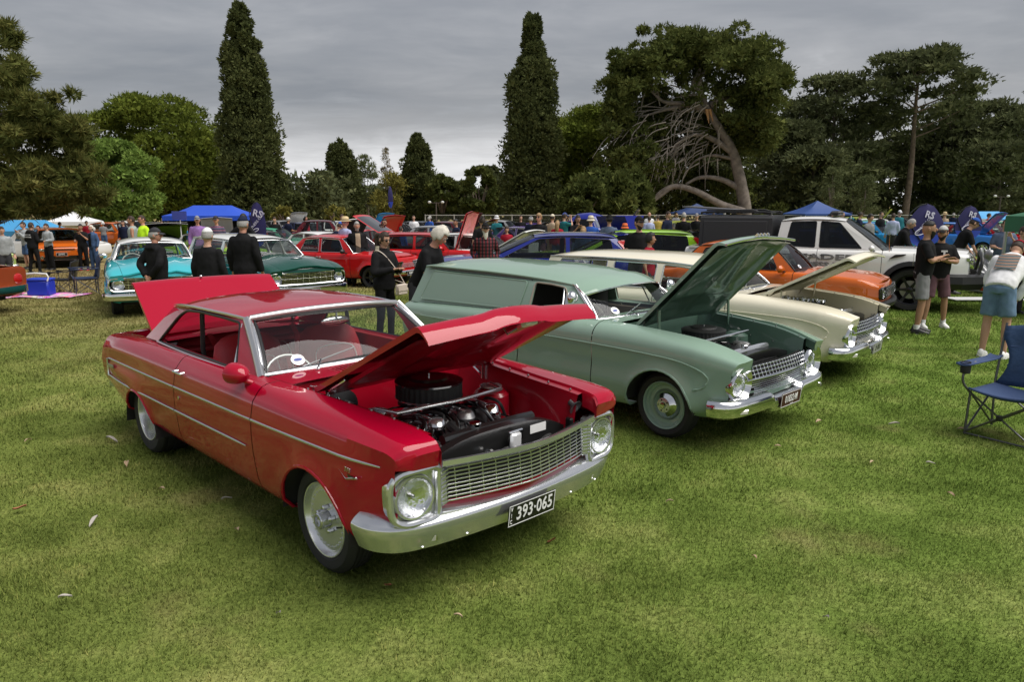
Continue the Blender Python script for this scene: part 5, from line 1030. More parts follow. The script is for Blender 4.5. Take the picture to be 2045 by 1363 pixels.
def face_modern(c, xf, z, y, w, number=None, lower=True, lampm=None, fog=False, bow=.06, tail=None):
    rt = c.root; gx = lambda q: xf + .005 + bow * (1 - (q / w)**2)
    for sg in (-1, 1):
        l = MB(); l.poly(rounded([(y - .16, z - .045), (y + .13, z - .01), (y + .15, z + .07), (y - .12, z + .035)], .02), [], lambda a, b, d=0.: (gx(a) + .03 - .35 * max(0, a - y)**1.2 - d, sg * a, b), lampm or mat('lamp_silver', (.6, .62, .64), .12, .8, coat=1), thick=.05, flip=sg < 0); lo = l.build('headlight', rt, 30)
        q = MB(); q.ball((gx(y) + .035, sg * (y - .03), z + .01), (.012, .035, .03), CHROME, 10, 6); q.build('projector', lo)
        if fog: f = MB(); f.lathe([(.055, 0), (.06, .02), (.045, .022), (0, .01)], CHROME, 14, Matrix.Translation((gx(y) + .0, sg * (y - .03), z - .28)), 'X'); f.build('fog_lamp', rt, 40)
    g = MB(); g.poly(rounded([(-y + .2, z - .02), (y - .2, z - .02), (y - .24, z + .025), (-y + .24, z + .025)], .01), [], lambda a, b: (gx(a) + .02, a, b), GLOSSBLACK); g.build('upper_grille', rt, 0)
    if lower: g = MB(); g.poly(rounded([(-y + .06, z - .38), (y - .06, z - .38), (y - .12, z - .22), (-y + .12, z - .22)], .03), [], lambda a, b: (gx(a) + .012, a, b), GLOSSBLACK); g.build('lower_grille', rt, 0)
    if number: plate(rt, plate_matrix(xf + bow + .035, 0, z - .17, 0, 0), number, GLOSSBLACK, mat('plate_white', (.8, .8, .8), .5), .36, .12, .085, .7, border=MATS['plate_white'])
ORANGE = paint('orange', (.56, .115, .012)); COBALT = paint('cobalt', (.01, .02, .19)); LIME = paint('lime', (.33, .62, .03)); BRONZE = paint('bronze', (.26, .045, .012)); BLACKP = paint('black', (.01, .01, .011)); SILVER = paint('silver', (.36, .37, .38), .3)
PURPLE = paint('purple', (.07, .03, .18)); SKYB = paint('sky_blue', (.03, .28, .62)); MINT = paint('mint', (.1, .42, .26)); YGREEN = paint('yellow_green', (.38, .44, .05)); NAVYP = paint('navy', (.01, .014, .07)); RED2 = paint('scarlet', (.48, .008, .01)); BURG = paint('burgundy', (.1, .006, .012)); TRUCKB = paint('truck_blue', (.012, .02, .22))
CARS = {}
def make_carpark():
    make_red(); make_van(); make_cream(); make_turquoise(); make_darkgreen()
    # orange two-door saloon behind the cream wagon
    c = general_car('orange_saloon', 'orange two-door saloon with black grille, between the cream wagon and white utility', (5.55, 12.4), -.6, ORANGE, xf=.66, xr=-3.1, wb=2.4, w=.785, belt=.9, hoodz=.77, tailz=.84, wr=.29, z_roof=1.38, ws=(-.62, -1.02), rw=(-2.75, -2.3), frame=BLACK, rim='alloy4', glassm=MIDT, detail=2)
    for sg in (-1, 1):
        f = MB(); f.box((.66, sg * .58, .62), (.06, .22, .17), GLOSSBLACK, Euler((0, 0, sg * -.12)), bev=.02); fo = f.build('lamp_surround', c.root, 30); round_lamp(fo, .7, sg * .58, .62, .08, sg * .06, BLACK, 'headlight')
    g = MB(); 
    for k in range(5): g.box((.725, 0, .56 + .03 * k), (.02, .86, .012), SATIN)
    g.box((.7, 0, .62), (.03, .9, .18), BLACK); g.build('grille', c.root)
    b = MB(); half = [(.42, -.8, .44), (.6, -.78, .44), (.68, -.66, .44), (.75, 0, .44)]; sweep(b, smooth_path(half + [(x, -y, z) for x, y, z in half[::-1][1:]], 4), [(-.02, -.05), (.03, -.055), (.06, -.02), (.06, .02), (.03, .05), (-.02, .05)], BLACK); b.build('front_bumper', c.root, 40); disc_sticker(c.root, c.ws, 10, 1, .04)
    # white dual-cab utility with black canopy
    make_ute()
    # cobalt hatch behind the van's roof
    c = general_car('blue_hatchback', 'dark blue hatchback with white roof stripe, seen over the green van', (-.9, 15.7), PI + .02, COBALT, xf=.85, xr=-3.45, wb=2.64, w=.88, belt=.96, hoodz=.8, tailz=.96, wr=.32, ra=.36, z_roof=1.46, ws=(-.42, -1.35), rw=(-3.38, -3.0), glassm=MIDT, detail=2, roofw=.62, tuck=.12, frame=BLACK)
    s = MB(); P = c.roof_grid; s.grid([[(x, y, z + .004) for x, y, z in q[3:8]] for q in P], WHITEP); s.build('roof_stripe', c.root, 40)
    for sg in (-1, 1):
        t = MB(); t.poly(rounded([(-3.28, .98), (-3.02, 1.3), (-3.16, 1.32), (-3.42, 1.0)], .03), [], lambda a, b, d=0.: (a, sg * (c.yf(a, b) + .02 - d), b), REDLENS, thick=.03, flip=sg < 0); t.build('tail_lamp', c.root, 30)
    s = MB(); s.box((-3.18, 0, 1.42), (.24, 1.1, .03), COBALT, Euler((0, .12, 0)), bev=.012); s.build('roof_spoiler', c.root, 40)
    # lime hatch, rear to the right
    c = general_car('lime_hatchback', 'lime green hatchback with dark glass, behind the man in black cap', (1.05, 17.6), PI - .1, LIME, xf=.85, xr=-3.45, wb=2.64, w=.9, belt=.96, hoodz=.8, tailz=.98, wr=.32, ra=.36, z_roof=1.5, ws=(-.42, -1.35), rw=(-3.42, -3.05), glassm=TINT, detail=2, roofw=.64, frame=BLACK)
    for sg in (-1, 1):
        t = MB(); t.poly(rounded([(-3.3, 1.0), (-3.06, 1.34), (-3.16, 1.35), (-3.45, 1.02)], .03), [], lambda a, b, d=0.: (a, sg * (c.yf(a, b) + .02 - d), b), REDLENS, thick=.03, flip=sg < 0); t.build('tail_lamp', c.root, 30)
    s = MB(); s.box((-3.22, 0, 1.47), (.3, 1.15, .03), GLOSSBLACK, Euler((0, .12, 0)), bev=.012); s.build('roof_spoiler', c.root, 40)
    # bronze coupe, tail end at the left border
    c = Car('bronze_coupe', 'bronze and purple coupe at the left border, tail towards us', (-13.1, 14.1), 2.95, BRONZE, falcon_rows(), [(0, .29, .335), (-2.77, .29, .335)], sharp=(3, 5), doors=[(-1.9, -.66)], flare=.02, step=.1, sub=2)
    c.section_cap(1, BRONZE, bow=.03); c.section_cap(-1, BRONZE, bow=.04); c.floor(-3.4, .35); c.top('', -.86, -.55, BRONZE, crown=.012, mb=c.body_mb); c.top('', -3.7, -2.9, BRONZE, crown=.03, mb=c.body_mb); c.done_body(); c.top('bonnet', -.56, .68, BRONZE, crown=.035); sedan_cabin(c, BRONZE); dress(c, WTRIM, BLACK)
    for sg in (-1, 1):
        wheel(c.root, 0, sg * .69, .3, .19, .21, 'alloy5', CHROME); wheel(c.root, -2.77, sg * .69, .3, .19, .21, 'alloy5', CHROME); l = MB(); l.lathe([(.1, 0), (.1, .03), (.075, .045), (0, .05)], REDLENS, 20, Matrix.Translation((-3.72, sg * .58, .62)) @ Matrix.Rotation(-PI / 2, 4, 'Y')); l.build('tail_lamp', c.root, 40)
        for k in range(2): m = MB(); m.tube([(c.at(4 + k, x)[0], sg * (c.at(4 + k, x)[1] + .004), c.at(4 + k, x)[2]) for x in np.linspace(-3.6, .5, 12)], .01, CHROME, 6); m.build('side_moulding', c.root, 40)
    b = MB(); half = [(-3.45, .86, .44), (-3.68, .82, .44), (-3.8, .6, .44), (-3.84, 0, .44)]; sweep(b, smooth_path(half + [(x, -y, z) for x, y, z in half[::-1][1:]], 4), [(.02, -.07), (-.03, -.07), (-.06, -.02), (-.05, .04), (.02, .06)], CHROME); b.build('rear_bumper', c.root, 40)
    make_far_cars()
def make_ute():
    U = WHITEP; c = general_car('white_utility', 'white dual-cab utility with black canopy and roof rack, lettered doors', (7.95, 14.75), -.5, U, xf=.92, xr=-4.35, wb=3.22, w=.93, sill=.5, belt=1.13, hoodz=1.1, tailz=1.12, wr=.41, ra=.47, z_roof=1.77, ws=(-.5, -1.22), rw=(-2.5, -2.42), glassm=TINT, detail=2, cat='utility', roofw=.7, frame=BLACK, rim='alloy6', rimm=mat('dark_alloy', (.05, .05, .055), .3, .9), wheelw=.26, flare=.03, doors=[(-1.68, -.52), (-2.38, -1.68)],
        wins=[[(-.88, 1.16), (-1.32, 1.655), (-1.66, 1.675), (-1.66, 1.16)], [(-1.74, 1.16), (-1.74, 1.675), (-2.22, 1.655), (-2.3, 1.18)]])
    r = c.root; k = MB()
    P = [[(x, y, z) for y, z in ((-.88, 1.14), (-.8, 1.73), (-.72, 1.78), (.72, 1.78), (.8, 1.73), (.88, 1.14))] for x in (-2.58, -4.05)]; k.grid(P, mat('canopy_black', (.018, .018, .02), .5, bump=.1, bscale=300)); 
    for q in P: k.add(q, [tuple(range(6))], MATS['canopy_black'])
    ko = k.build('canopy', r, 30)
    for sg in (-1, 1): d = MB(); d.box((-3.32, sg * .85, 1.43), (1.3, .02, .48), MATS['canopy_black'], Euler((sg * .12, 0, 0)), bev=.01); d.build('canopy_door', ko, 30)
    h = MB(); h.box((-3.4, 0, 1.12), (1.7, 1.8, .04), U); h.build('tub_rail', r)
    rk = MB()
    for sg in (-1, 1):
        rk.tube(smooth_path([(-2.65, sg * .68, 1.8), (-2.75, sg * .7, 1.85), (-3.95, sg * .7, 1.85), (-4.05, sg * .68, 1.8)], 3), .02, BLACK, 6); rk.tube([(-2.65, sg * .68, 1.8), (-3.0, sg * .69, 1.89), (-3.95, sg * .69, 1.89)], .015, BLACK, 6)
    for x in np.linspace(-2.75, -3.95, 6): rk.box((x, 0, 1.83), (.05, 1.36, .025), BLACK)
    rk.build('roof_rack', r, 30); aw = MB(); aw.box((-3.9, .35, 1.91), (1.5, .9, .03), mat('awning_grey', (.1, .1, .11), .6), Euler((0, .06, 0))); aw.build('solar_panel', r)
    al = MB()
    for y in (-.3, 0, .3): al.box((-1.45, y, 1.83), (.18, .22, .09), BLACK, bev=.03)
    al.box((-1.45, 0, 1.795), (.1, .9, .02), BLACK); al.build('roof_lights', r, 30)
    for sg in (-1, 1):
        for (xw) in (0, -3.22):
            f = MB(); f.grid([[(xw + (.47 + dr) * math.cos(a), sg * (.945 + dy), .41 + (.47 + dr) * math.sin(a)) for dr, dy in ((-.02, -.03), (-.01, .035), (.07, .02), (.08, -.03))] for a in np.linspace(.05, PI - .05, 18)], BLACK); f.build('wheel_arch_flare', r, 40)
        v = MB(); v.poly(rounded([(-.4, .985), (-.14, 1.05), (-.1, 1.085), (-.3, 1.07)], .02), [], lambda a, b, d=0.: (a, sg * (.938 - d), b), BLACK, thick=.02, flip=sg < 0); v.build('fender_vent', r)
        s = MB(); s.tube([(-.5, sg * .93, .47), (-2.7, sg * .93, .47)], .045, BLACK, 8); s.build('side_step', r, 40); handle(r, -1.52, sg * .935, 1.02, .2, BLACK); handle(r, -2.27, sg * .935, 1.02, .2, BLACK)
    sn = MB(); sn.tube([(-.4, -.95, 1.12), (-.42, -.97, 1.5)], .006, CHROME, 5); sn.build('whip_aerial', r)
    face_modern(c, .92, .98, .7, .85, lampm=mat('lamp_silver', (.6, .62, .64), .12, .8, coat=1))
    g = MB()
    for q in range(5): g.box((.99, 0, .9 + .04 * q), (.03, 1.0, .018), SATIN)
    g.build('grille', r); b = MB(); half = [(.55, -.97, .6), (.8, -.96, .6), (1.1, -.72, .6), (1.16, 0, .6)]; sweep(b, half + [(x, -y, z) for x, y, z in half[::-1][1:]], [(-.05, -.14), (.05, -.14), (.1, -.03), (.08, .1), (-.05, .14)], BLACK); bo = b.build('bull_bar', r, 30)
    t = MB()
    for sg in (-1, 1): t.tube(smooth_path([(1.1, sg * .55, .72), (1.14, sg * .5, .95), (1.12, sg * .3, 1.08), (1.13, 0, 1.1)], 4), .03, BLACK, 8)
    t.build('bull_bar_hoop', r, 40)
    GT = mat('grey_lettering', (.22, .22, .23), .5); BT = BLACK
    def sign(body, x, z, size, m, d=.0, sx=1.0): text(body, size, m, r, Matrix.Translation((x, -.936 - d, z)) @ Matrix.Rotation(PI / 2, 4, 'X'), 'door_lettering', .0008, 'LEFT', sx=sx, bold=.004)
    for (tx, x, z, sz, sx) in (('LEADER', -2.2, .985, .15, 2.35), ('ACCESS HIRE', -2.2, .835, .125, 1.72), ('338388', -1.86, .735, .13, 2.05)):
        sign(tx, x + .006, z - .006, sz, BT, .0, sx); sign(tx, x, z, sz, GT, .0022, sx)
    tw = MB(); tw.box((1.2, 0, .42), (.05, .3, .06), REDLENS); tw.build('recovery_hook', r)
def make_far_cars():
    GR = 'show cars in the rows behind'
    def S(*a, **k): k.setdefault('group', GR); k.setdefault('detail', 1); return general_car(*a, **k)
    # left side
    c = S('orange_sedan', 'bright orange modern sedan parked beside two women on dry grass', (-17.3, 28.6), -1.02, ORANGE, xf=.9, xr=-3.9, wb=2.85, w=.92, belt=.95, hoodz=.78, tailz=1.0, wr=.33, ra=.37, z_roof=1.44, ws=(-.45, -1.25), rw=(-3.35, -2.75), glassm=MIDT, frame=BLACK); face_modern(c, .9, .7, .66, .82, 'SLH·812', fog=True)
    c = S('green_muscle_car', 'pale green seventies car at the left border behind the bystanders', (-16.2, 22.5), -.75, paint('pale_green', (.3, .4, .12)), xf=.9, xr=-3.7, wb=2.82, w=.9, z_roof=1.36, hoodz=.82, tailz=.9, rimm=CHROME, ws=(-.62, -1.15), frame=CHROME); face_round(c, .9, .66, .62, .09, CHROME, w=.8)
    c = S('black_sedan', 'black sedan with black bonnet raised, behind the turquoise car', (-12.2, 26.2), -1.0, BLACKP, xf=.9, xr=-3.8, wb=2.8, w=.9, bonnet=38, z_roof=1.42, inner=BLACKP, ws=(-.55, -1.2), glassm=MIDT); face_modern(c, .9, .7, .64, .8)
    c = S('silver_hatch', 'silver car with grey bonnet propped open near white marquee', (-12.2, 31), -1.2, SILVER, bonnet=50, z_roof=1.42, inner=mat('light_grey_panel', (.45, .46, .47), .6)); face_modern(c, .72, .66, .58, .72)
    S('white_wagon_left', 'white long car behind the orange sedan', (-17.5, 30.5), -.15, WHITEP, xr=-3.8, wb=2.8, z_roof=1.45).root.name = 'white_wagon'
    S('orange_wagon', 'orange car far off under the near pine', (-20.5, 41), -.2, ORANGE, z_roof=1.42); S('blue_wagon', 'light blue car far off near the white marquee', (-15.6, 43), -.3, SKYB, z_roof=1.4)
    S('green_coupe', 'dark green coupe behind the hi-vis man', (-9.2, 33.0), -.1, MINT, xr=-3.8, wb=2.8, z_roof=1.36)
    c = S('grey_sedan', 'dark grey sedan beside man in purple shirt', (-8.0, 26.5), -.55, paint('grey', (.06, .065, .07)), xr=-3.8, wb=2.8, w=.9, z_roof=1.42)
    c = S('lime_classic', 'lime green classic with white roof behind the striped shirt man', (-8.9, 24.6), -.6, LIME, xr=-3.6, wb=2.7, z_roof=1.4, roofm=WHITEP, pillar=WHITEP); face_round(c, .72, .64, .56, .085)
    c = S('cream_van', 'white classic sedan behind the dark green wagon', (-5.5, 25.5), -.62, WHITEP, xf=.7, xr=-3.4, wb=2.5, z_roof=1.4, bonnet=52, inner=BLACK, inner_lid=mat('black_felt', (.018, .018, .018), .95), frame=BLACK, ws=(-.62, -1.02), rw=(-2.95, -2.4)); c.root.name = 'white_saloon'; face_round(c, .7, .64, .56, .085)
    c = S('maroon_wagon', 'maroon wagon parked behind the blue feather flag', (-8.0, 38), .05, BURG, xr=-3.9, wb=2.8, z_roof=1.6, belt=1.0); c = S('black_wagon', 'black wagon far behind the white saloon', (-4.2, 37), .05, BLACKP, xr=-3.9, wb=2.8, z_roof=1.5, belt=1.0)
    c = S('red_hot_saloon', 'red saloon with red bonnet tipped up behind white saloon', (-4.6, 28.8), -.55, RED2, z_roof=1.4, bonnet=60, inner=RED2); 
    # red two-door with white stripes
    c = S('striped_red_saloon', 'red two-door saloon with white bonnet stripes and black grille', (-3.35, 19.85), -.42, RED2, xf=.62, xr=-3.0, wb=2.4, w=.78, belt=.9, hoodz=.8, tailz=.86, z_roof=1.36, ws=(-.6, -1.0), rw=(-2.75, -2.3), flare=.05, detail=2, frame=CHROME, glassm=MIDT, rimm=mat('dark_alloy', (.05, .05, .055), .3, .9)); face_round(c, .62, .63, .56, .088, SATIN, GLOSSBLACK, number='46260·H', bumper=CHROME, w=.7)
    for sg in (-1, 1):
        s = MB(); xs = np.linspace(-.45, .58, 12); s.grid([[(c.at(7, x)[0], sg * (c.at(7, x)[1] - .006) * u, c.at(7, x)[2] + .04 * (1 - abs(u)**2.2) + .012 * math.exp(-((u - .55) / .15)**2) + .004) for u in (.32, .42, .52)] for x in xs], WHITEP); s.build('bonnet_stripe', c.root, 40)
    c = S('red_tailgate_car', 'red car with black tailgate raised behind the striped saloon', (-3.8, 25.6), 2.9, RED2, z_roof=1.36, xr=-3.2, boot=True, rw=(-2.7, -2.3)); t = MB(); t.grid([[(-2.35 - 1.1 * q * math.cos(.45), u * .6, 1.36 + 1.1 * q * math.sin(.45) + .03 * (1 - u * u)) for u in np.linspace(-1, 1, 7)] for q in np.linspace(0, 1, 6)], RED2); t.grid([[(-2.35 - 1.1 * q * math.cos(.45), u * .56, 1.345 + 1.1 * q * math.sin(.45)) for u in np.linspace(-1, 1, 7)] for q in np.linspace(.1, .9, 6)], BLACK); t.build('tailgate', c.root, 40)
    c = S('red_hatchback', 'red eighties hatchback with black glass tailgate up and pale bonnet raised', (-1.1, 22.2), -.22, RED2, xf=.68, xr=-3.05, wb=2.4, w=.8, belt=.92, hoodz=.84, tailz=.95, z_roof=1.4, ws=(-.58, -1.0), rw=(-3.0, -2.75), bonnet=72, inner=RED2, boot=True, glassm=MIDT, detail=2, frame=BLACK, bonnetm=RED2, inner_lid=mat('faded_red_panel', (.62, .18, .18), .35, coat=.6)); rt = c.root
    t = MB(); t.grid([[(-2.75 - 1.0 * q * math.cos(.55), u * .62, 1.36 + 1.0 * q * math.sin(.55) + .03 * (1 - u * u)) for u in np.linspace(-1, 1, 7)] for q in np.linspace(0, 1, 6)], RED2); t.grid([[(-2.75 - 1.0 * q * math.cos(.55), u * .54, 1.368 + 1.0 * q * math.sin(.55) + .03 * (1 - u * u)) for u in np.linspace(-1, 1, 7)] for q in np.linspace(.08, .9, 6)], GLOSSBLACK); t.build('tailgate', rt, 40)
    g = MB(); 
    for q in range(5): g.box((.76, 0, .6 + .03 * q), (.02, .7, .012), SATIN)
    g.box((.745, 0, .66), (.02, .72, .17), BLACK); g.build('grille', rt); plate(rt, plate_matrix(.80, .1, .42), 'DKL·552', WHITE, GLOSSBLACK, .36, .12, .085, .7); 
    for sg in (-1, 1): f = MB(); f.box((.72, sg * .56, .66), (.05, .24, .15), mat('lamp_silver', (.6, .62, .64), .12, .8, coat=1), bev=.02); f.build('headlight', rt, 30)
    c = S('white_racer', 'white car with black stripes and white bonnet lifted beside the bearded man', (.15, 21.8), -.5, WHITEP, xf=.72, xr=-3.2, z_roof=1.36, bonnet=28, inner=WHITEP, glassm=MIDT); face_round(c, .72, .64, .56, .09, CHROME)
    for yy in (.25, -.25):
        s = MB(); P = c.roof_grid; k = 3 if yy > 0 else 6; s.grid([[(x, y, z + .004) for x, y, z in q[k:k + 2]] for q in P], BLACKP); s.build('roof_stripe', c.root)
    S('silver_sedan', 'silver sedan far behind the red hatchback', (-1.9, 33.5), -.25, SILVER, xr=-3.8, wb=2.8, z_roof=1.4); c = S('bonnet_up_black_car', 'black car with flat black bonnet open beyond the red hatchback', (.9, 33.0), -.3, BLACKP, bonnet=30, z_roof=1.35)
    S('purple_coupe', 'purple coupe far behind the bearded man', (2.6, 37), -.4, PURPLE, xr=-3.8, wb=2.8, z_roof=1.34); c = S('violet_sedan', 'violet sedan with chrome trim near the grass gap', (1.9, 31.0), -.7, PURPLE, xr=-3.7, wb=2.8, z_roof=1.36, rimm=CHROME, bonnet=35, frame=CHROME); face_round(c, .72, .64, .56, .09)
    make_truck()
    S('white_hatch_far', 'white car beyond the grey shirt man in black hat', (7.2, 37.5), -.2, WHITEP, xr=-3.7, wb=2.7, z_roof=1.42).root.name = 'white_hatch'; S('mustard_coupe', 'yellow green coupe among the far crowd', (10.2, 38.0), .1, YGREEN, xr=-3.9, wb=2.8, z_roof=1.36); S('pale_blue_sedan', 'pale blue sedan behind the far crowd', (14.2, 40.0), .0, paint('pale_blue', (.35, .48, .55)), xr=-3.9, wb=2.8, z_roof=1.38)
    c = S('red_roadster', 'red and black car just beyond the lime hatchback', (5.6, 22.0), 2.9, RED2, z_roof=1.4, xr=-3.3)
    # right side rows
    S('blue_sedan', 'royal blue sedan just beyond the white utility bonnet', (10.2, 20.5), -.45, paint('royal', (.02, .08, .42)), xr=-3.8, wb=2.8, z_roof=1.4, glassm=MIDT)
    far = [('sky_blue_coupe', 'sky blue coupe behind the first teardrop flag', (17.5, 33.5), -.8, SKYB, 0), ('mint_sedan', 'mint green sedan between the two teardrop flags', (19.4, 36.5), -.6, MINT, 0), ('blue_race_car', 'blue car with bonnet raised right of the first flag', (20.5, 32.0), -.9, paint('azure', (.03, .18, .6)), 50), ('red_race_car', 'red car with bonnet raised beside second flag', (22.0, 32.5), -.9, RED2, 38), ('green_race_car', 'green car with raised bonnet next to green canopy', (23.6, 33.5), -.9, paint('emerald', (.02, .3, .12)), 40), ('cream_wagon_far', 'cream wagon behind the second teardrop flag', (25.2, 36), -.3, CREAM, 0), ('white_sedan_far', 'white sedan far right near the fence', (22.0, 42), -.2, WHITEP, 0), ('silver_coupe_far', 'silver coupe far right beyond mint sedan', (27.5, 41), -.2, SILVER, 0), ('pale_sedan_far', 'pale sedan in front of the fence right of utility roof', (17.2, 40), -.1, paint('pale_grey', (.5, .5, .48)), 0), ('teal_sedan_far', 'teal sedan in far row behind heads', (14.0, 34.5), -.2, paint('teal', (.03, .22, .25)), 0)]
    for n, lb, p, rz, m, bn in far: S(n.replace('_far', ''), lb, p, rz, m, xr=-3.6, wb=2.7, z_roof=1.4, bonnet=bn or None, inner=m, detail=0 if p[1] > 34 else 1)
    row = [('crimson', RED2), ('white', WHITEP), ('black', BLACKP), ('silver', SILVER), ('sky blue', SKYB), ('burgundy', BURG), ('navy', NAVYP), ('yellow green', YGREEN)]
    for q, (px, Y, rz, place) in enumerate(((545, 43, -.5, 'behind the maroon wagon'), (600, 46, -.6, 'under the left cypress foot'), (655, 41, -.5, 'behind the straw-hatted man'), (712, 45, -.4, 'behind the raised red bonnet'), (770, 42, -.6, 'below the narrow blue flag'), (828, 46, -.5, 'below the right blunt conifer'), (885, 44, -.5, 'right of the twin-lamp pole'), (945, 42, -.6, 'behind the pale raised bonnet'), (1000, 46, -.4, 'left of the twin-topped cypress foot'), (1050, 43, -.5, 'below the twin-topped cypress'), (1265, 46, -.3, 'behind the bushy young pine'), (300, 45, -.6, 'behind the hi-vis man'), (75, 47, -.4, 'by the pale blue awning'), (1760, 47, -.4, 'by the fence above the cab'), (1835, 46, -.5, 'by the fence behind the large flag'))):
        cn, m = row[(q * 3) % 8]; S('parked_car', '%s car in the far row %s' % (cn, place), ((px - 1022.5) / FPX * Y, Y), rz, m, xr=-3.5, wb=2.6, z_roof=1.4, detail=0, interior=False, glassm=TINT, bonnet=(None, 55, None)[q % 3], inner=m)
def make_truck():
    """fifties pick-up, deep blue"""
    m = TRUCKB; rt = empty('blue_pickup', (4.7, 30.5, float(ground_z(4.7, 30.5))), -.55); tag(rt, 'deep blue fifties pick-up truck with bonnet sides lifted', 'truck', 'show cars in the rows behind'); b = MB()
    sec = lambda x, w, z0, z1, e=3.0: [(x, w * math.copysign(abs(math.cos(a))**(2 / e), math.cos(a)), z0 + (z1 - z0) * abs(math.sin(a))**(2 / e)) for a in np.linspace(0, PI, 15)]
    b.grid([sec(-.95, .78, .5, 1.25), sec(-1.0, .8, .5, 1.3), sec(-1.25, .78, .5, 1.78), sec(-1.6, .78, .5, 1.88), sec(-2.1, .78, .5, 1.86), sec(-2.35, .76, .5, 1.7), sec(-2.4, .72, .5, 1.3)], m); b.build('cab', rt, 50)
    h = MB(); h.grid([sec(-1.0, .62, .6, 1.27, 2.4), sec(-.4, .55, .6, 1.24, 2.4), sec(.35, .42, .6, 1.18, 2.4), sec(.55, .36, .6, 1.0, 2.4)], m); h.build('bonnet', rt, 50)
    for sg in (-1, 1):
        f = MB(); f.grid([[(x, sg * (.45 + .45 * math.sin(u * PI / 2)), z * math.cos(u * PI / 2 * .8) + .25) for u in np.linspace(0, 1, 7)] for x, z in ((-.75, .35), (-.5, .62), (-.2, .8), (.1, .82), (.4, .7), (.55, .4))], m); f.build('front_fender', rt, 50)
        f = MB(); f.grid([[(x - 3.0, sg * (.72 + .2 * math.sin(u * PI / 2)), z * math.cos(u * PI / 2 * .8) + .25) for u in np.linspace(0, 1, 7)] for x, z in ((-.5, .3), (-.3, .6), (0, .7), (.3, .6), (.5, .3))], m); f.build('rear_fender', rt, 50); d = MB(); d.grid([[(x, sg * .79, z) for x in (-1.15, -2.1)] for z in (.55, 1.2)], m); d.build('door', rt)
        w = MB(); w.poly(rounded([(-1.25, 1.24), (-1.38, 1.62), (-2.05, 1.62), (-2.05, 1.24)], .06), [], lambda a, z, d=0.: (a, sg * (.79 - .08 * (z - 1.24) - d), z), TINT, thick=.01); w.build('side_window', rt, 0)
        s = MB(); s.grid([[(x, sg * (.5 + .5 * q), 1.2 + .55 * q) for x in (-.95, .3)] for q in (0, .5, 1)], m); s.build('lifted_bonnet_side', rt, 30); round_lamp(rt, .52, sg * .66, .86, .09); wheel(rt, 0, sg * .7, .34, .18, .22, 'alloy5', CHROME, n=24); wheel(rt, -3.0, sg * .74, .34, .18, .22, 'alloy5', CHROME, n=24)
    w = MB(); w.grid([[(-1.0 - .24 * v, u * (.66 - .06 * v), 1.3 + .36 * v + .0) for u in np.linspace(-1, 1, 9)] for v in np.linspace(0, 1, 4)], MIDT); w.build('windscreen', rt, 0); t = MB()
    for sg in (-1, 1): t.box((-3.3, sg * .72, .85), (1.8, .05, .5), m, bev=.01)
    t.box((-4.2, 0, .85), (.05, 1.44, .5), m, bev=.01); t.box((-3.3, 0, .62), (1.8, 1.4, .05), UNDER); t.build('tray', rt, 30); g = MB()
    for k in range(6): g.box((.56, 0, .72 + .06 * k), (.03, .6 - .03 * k, .02), CHROME)
    g.box((.62, 0, .5), (.08, 1.5, .12), CHROME, bev=.03); g.build('grille', rt)
# ------------------------------------------------------------------ people
SKIN = [mat('skin_fair', (.52, .3, .21), .5, bump=.02, bscale=300, spec=.3), mat('skin_tan', (.42, .22, .14), .5, spec=.3), mat('skin_ruddy', (.52, .26, .18), .5, spec=.3), mat('skin_olive', (.36, .2, .125), .5, spec=.3)]
def cloth(name, col, rough=.85): return mat('cloth_' + name, col, rough, var=.18, vscale=9, bump=.25, bscale=45, spec=.12)
C_BLACK = cloth('black', (.012, .012, .013)); C_NAVY = cloth('navy', (.015, .02, .045)); C_CHAR = cloth('charcoal', (.04, .04, .045)); C_GREY = cloth('grey', (.22, .22, .23)); C_LGREY = cloth('light_grey', (.42, .42, .42)); C_WHITE = cloth('white', (.68, .68, .69)); C_DENIM = cloth('denim', (.055, .1, .2)); C_LDENIM = cloth('light_denim', (.14, .22, .33)); C_PURPLE = cloth('lilac', (.26, .14, .36)); C_LILAC = cloth('pale_blue', (.38, .42, .62)); C_TAN = cloth('tan', (.36, .28, .2)); C_RED = cloth('red', (.3, .015, .03)); C_BLUE = cloth('blue', (.03, .09, .36)); C_SLATE = cloth('slate', (.1, .13, .2)); C_PLUM = cloth('plum', (.13, .07, .085)); C_HIVIS = cloth('hi_vis', (.5, .85, .03)); C_TEAL = cloth('teal', (.02, .14, .16)); C_ORANGE = cloth('orange', (.62, .14, .05)); C_STRAW = cloth('straw', (.58, .45, .26)); C_CREAM = cloth('cream', (.62, .56, .44)); C_MARL = cloth('marl', (.3, .32, .33)); C_SAGE = cloth('sage_grey', (.3, .35, .33))
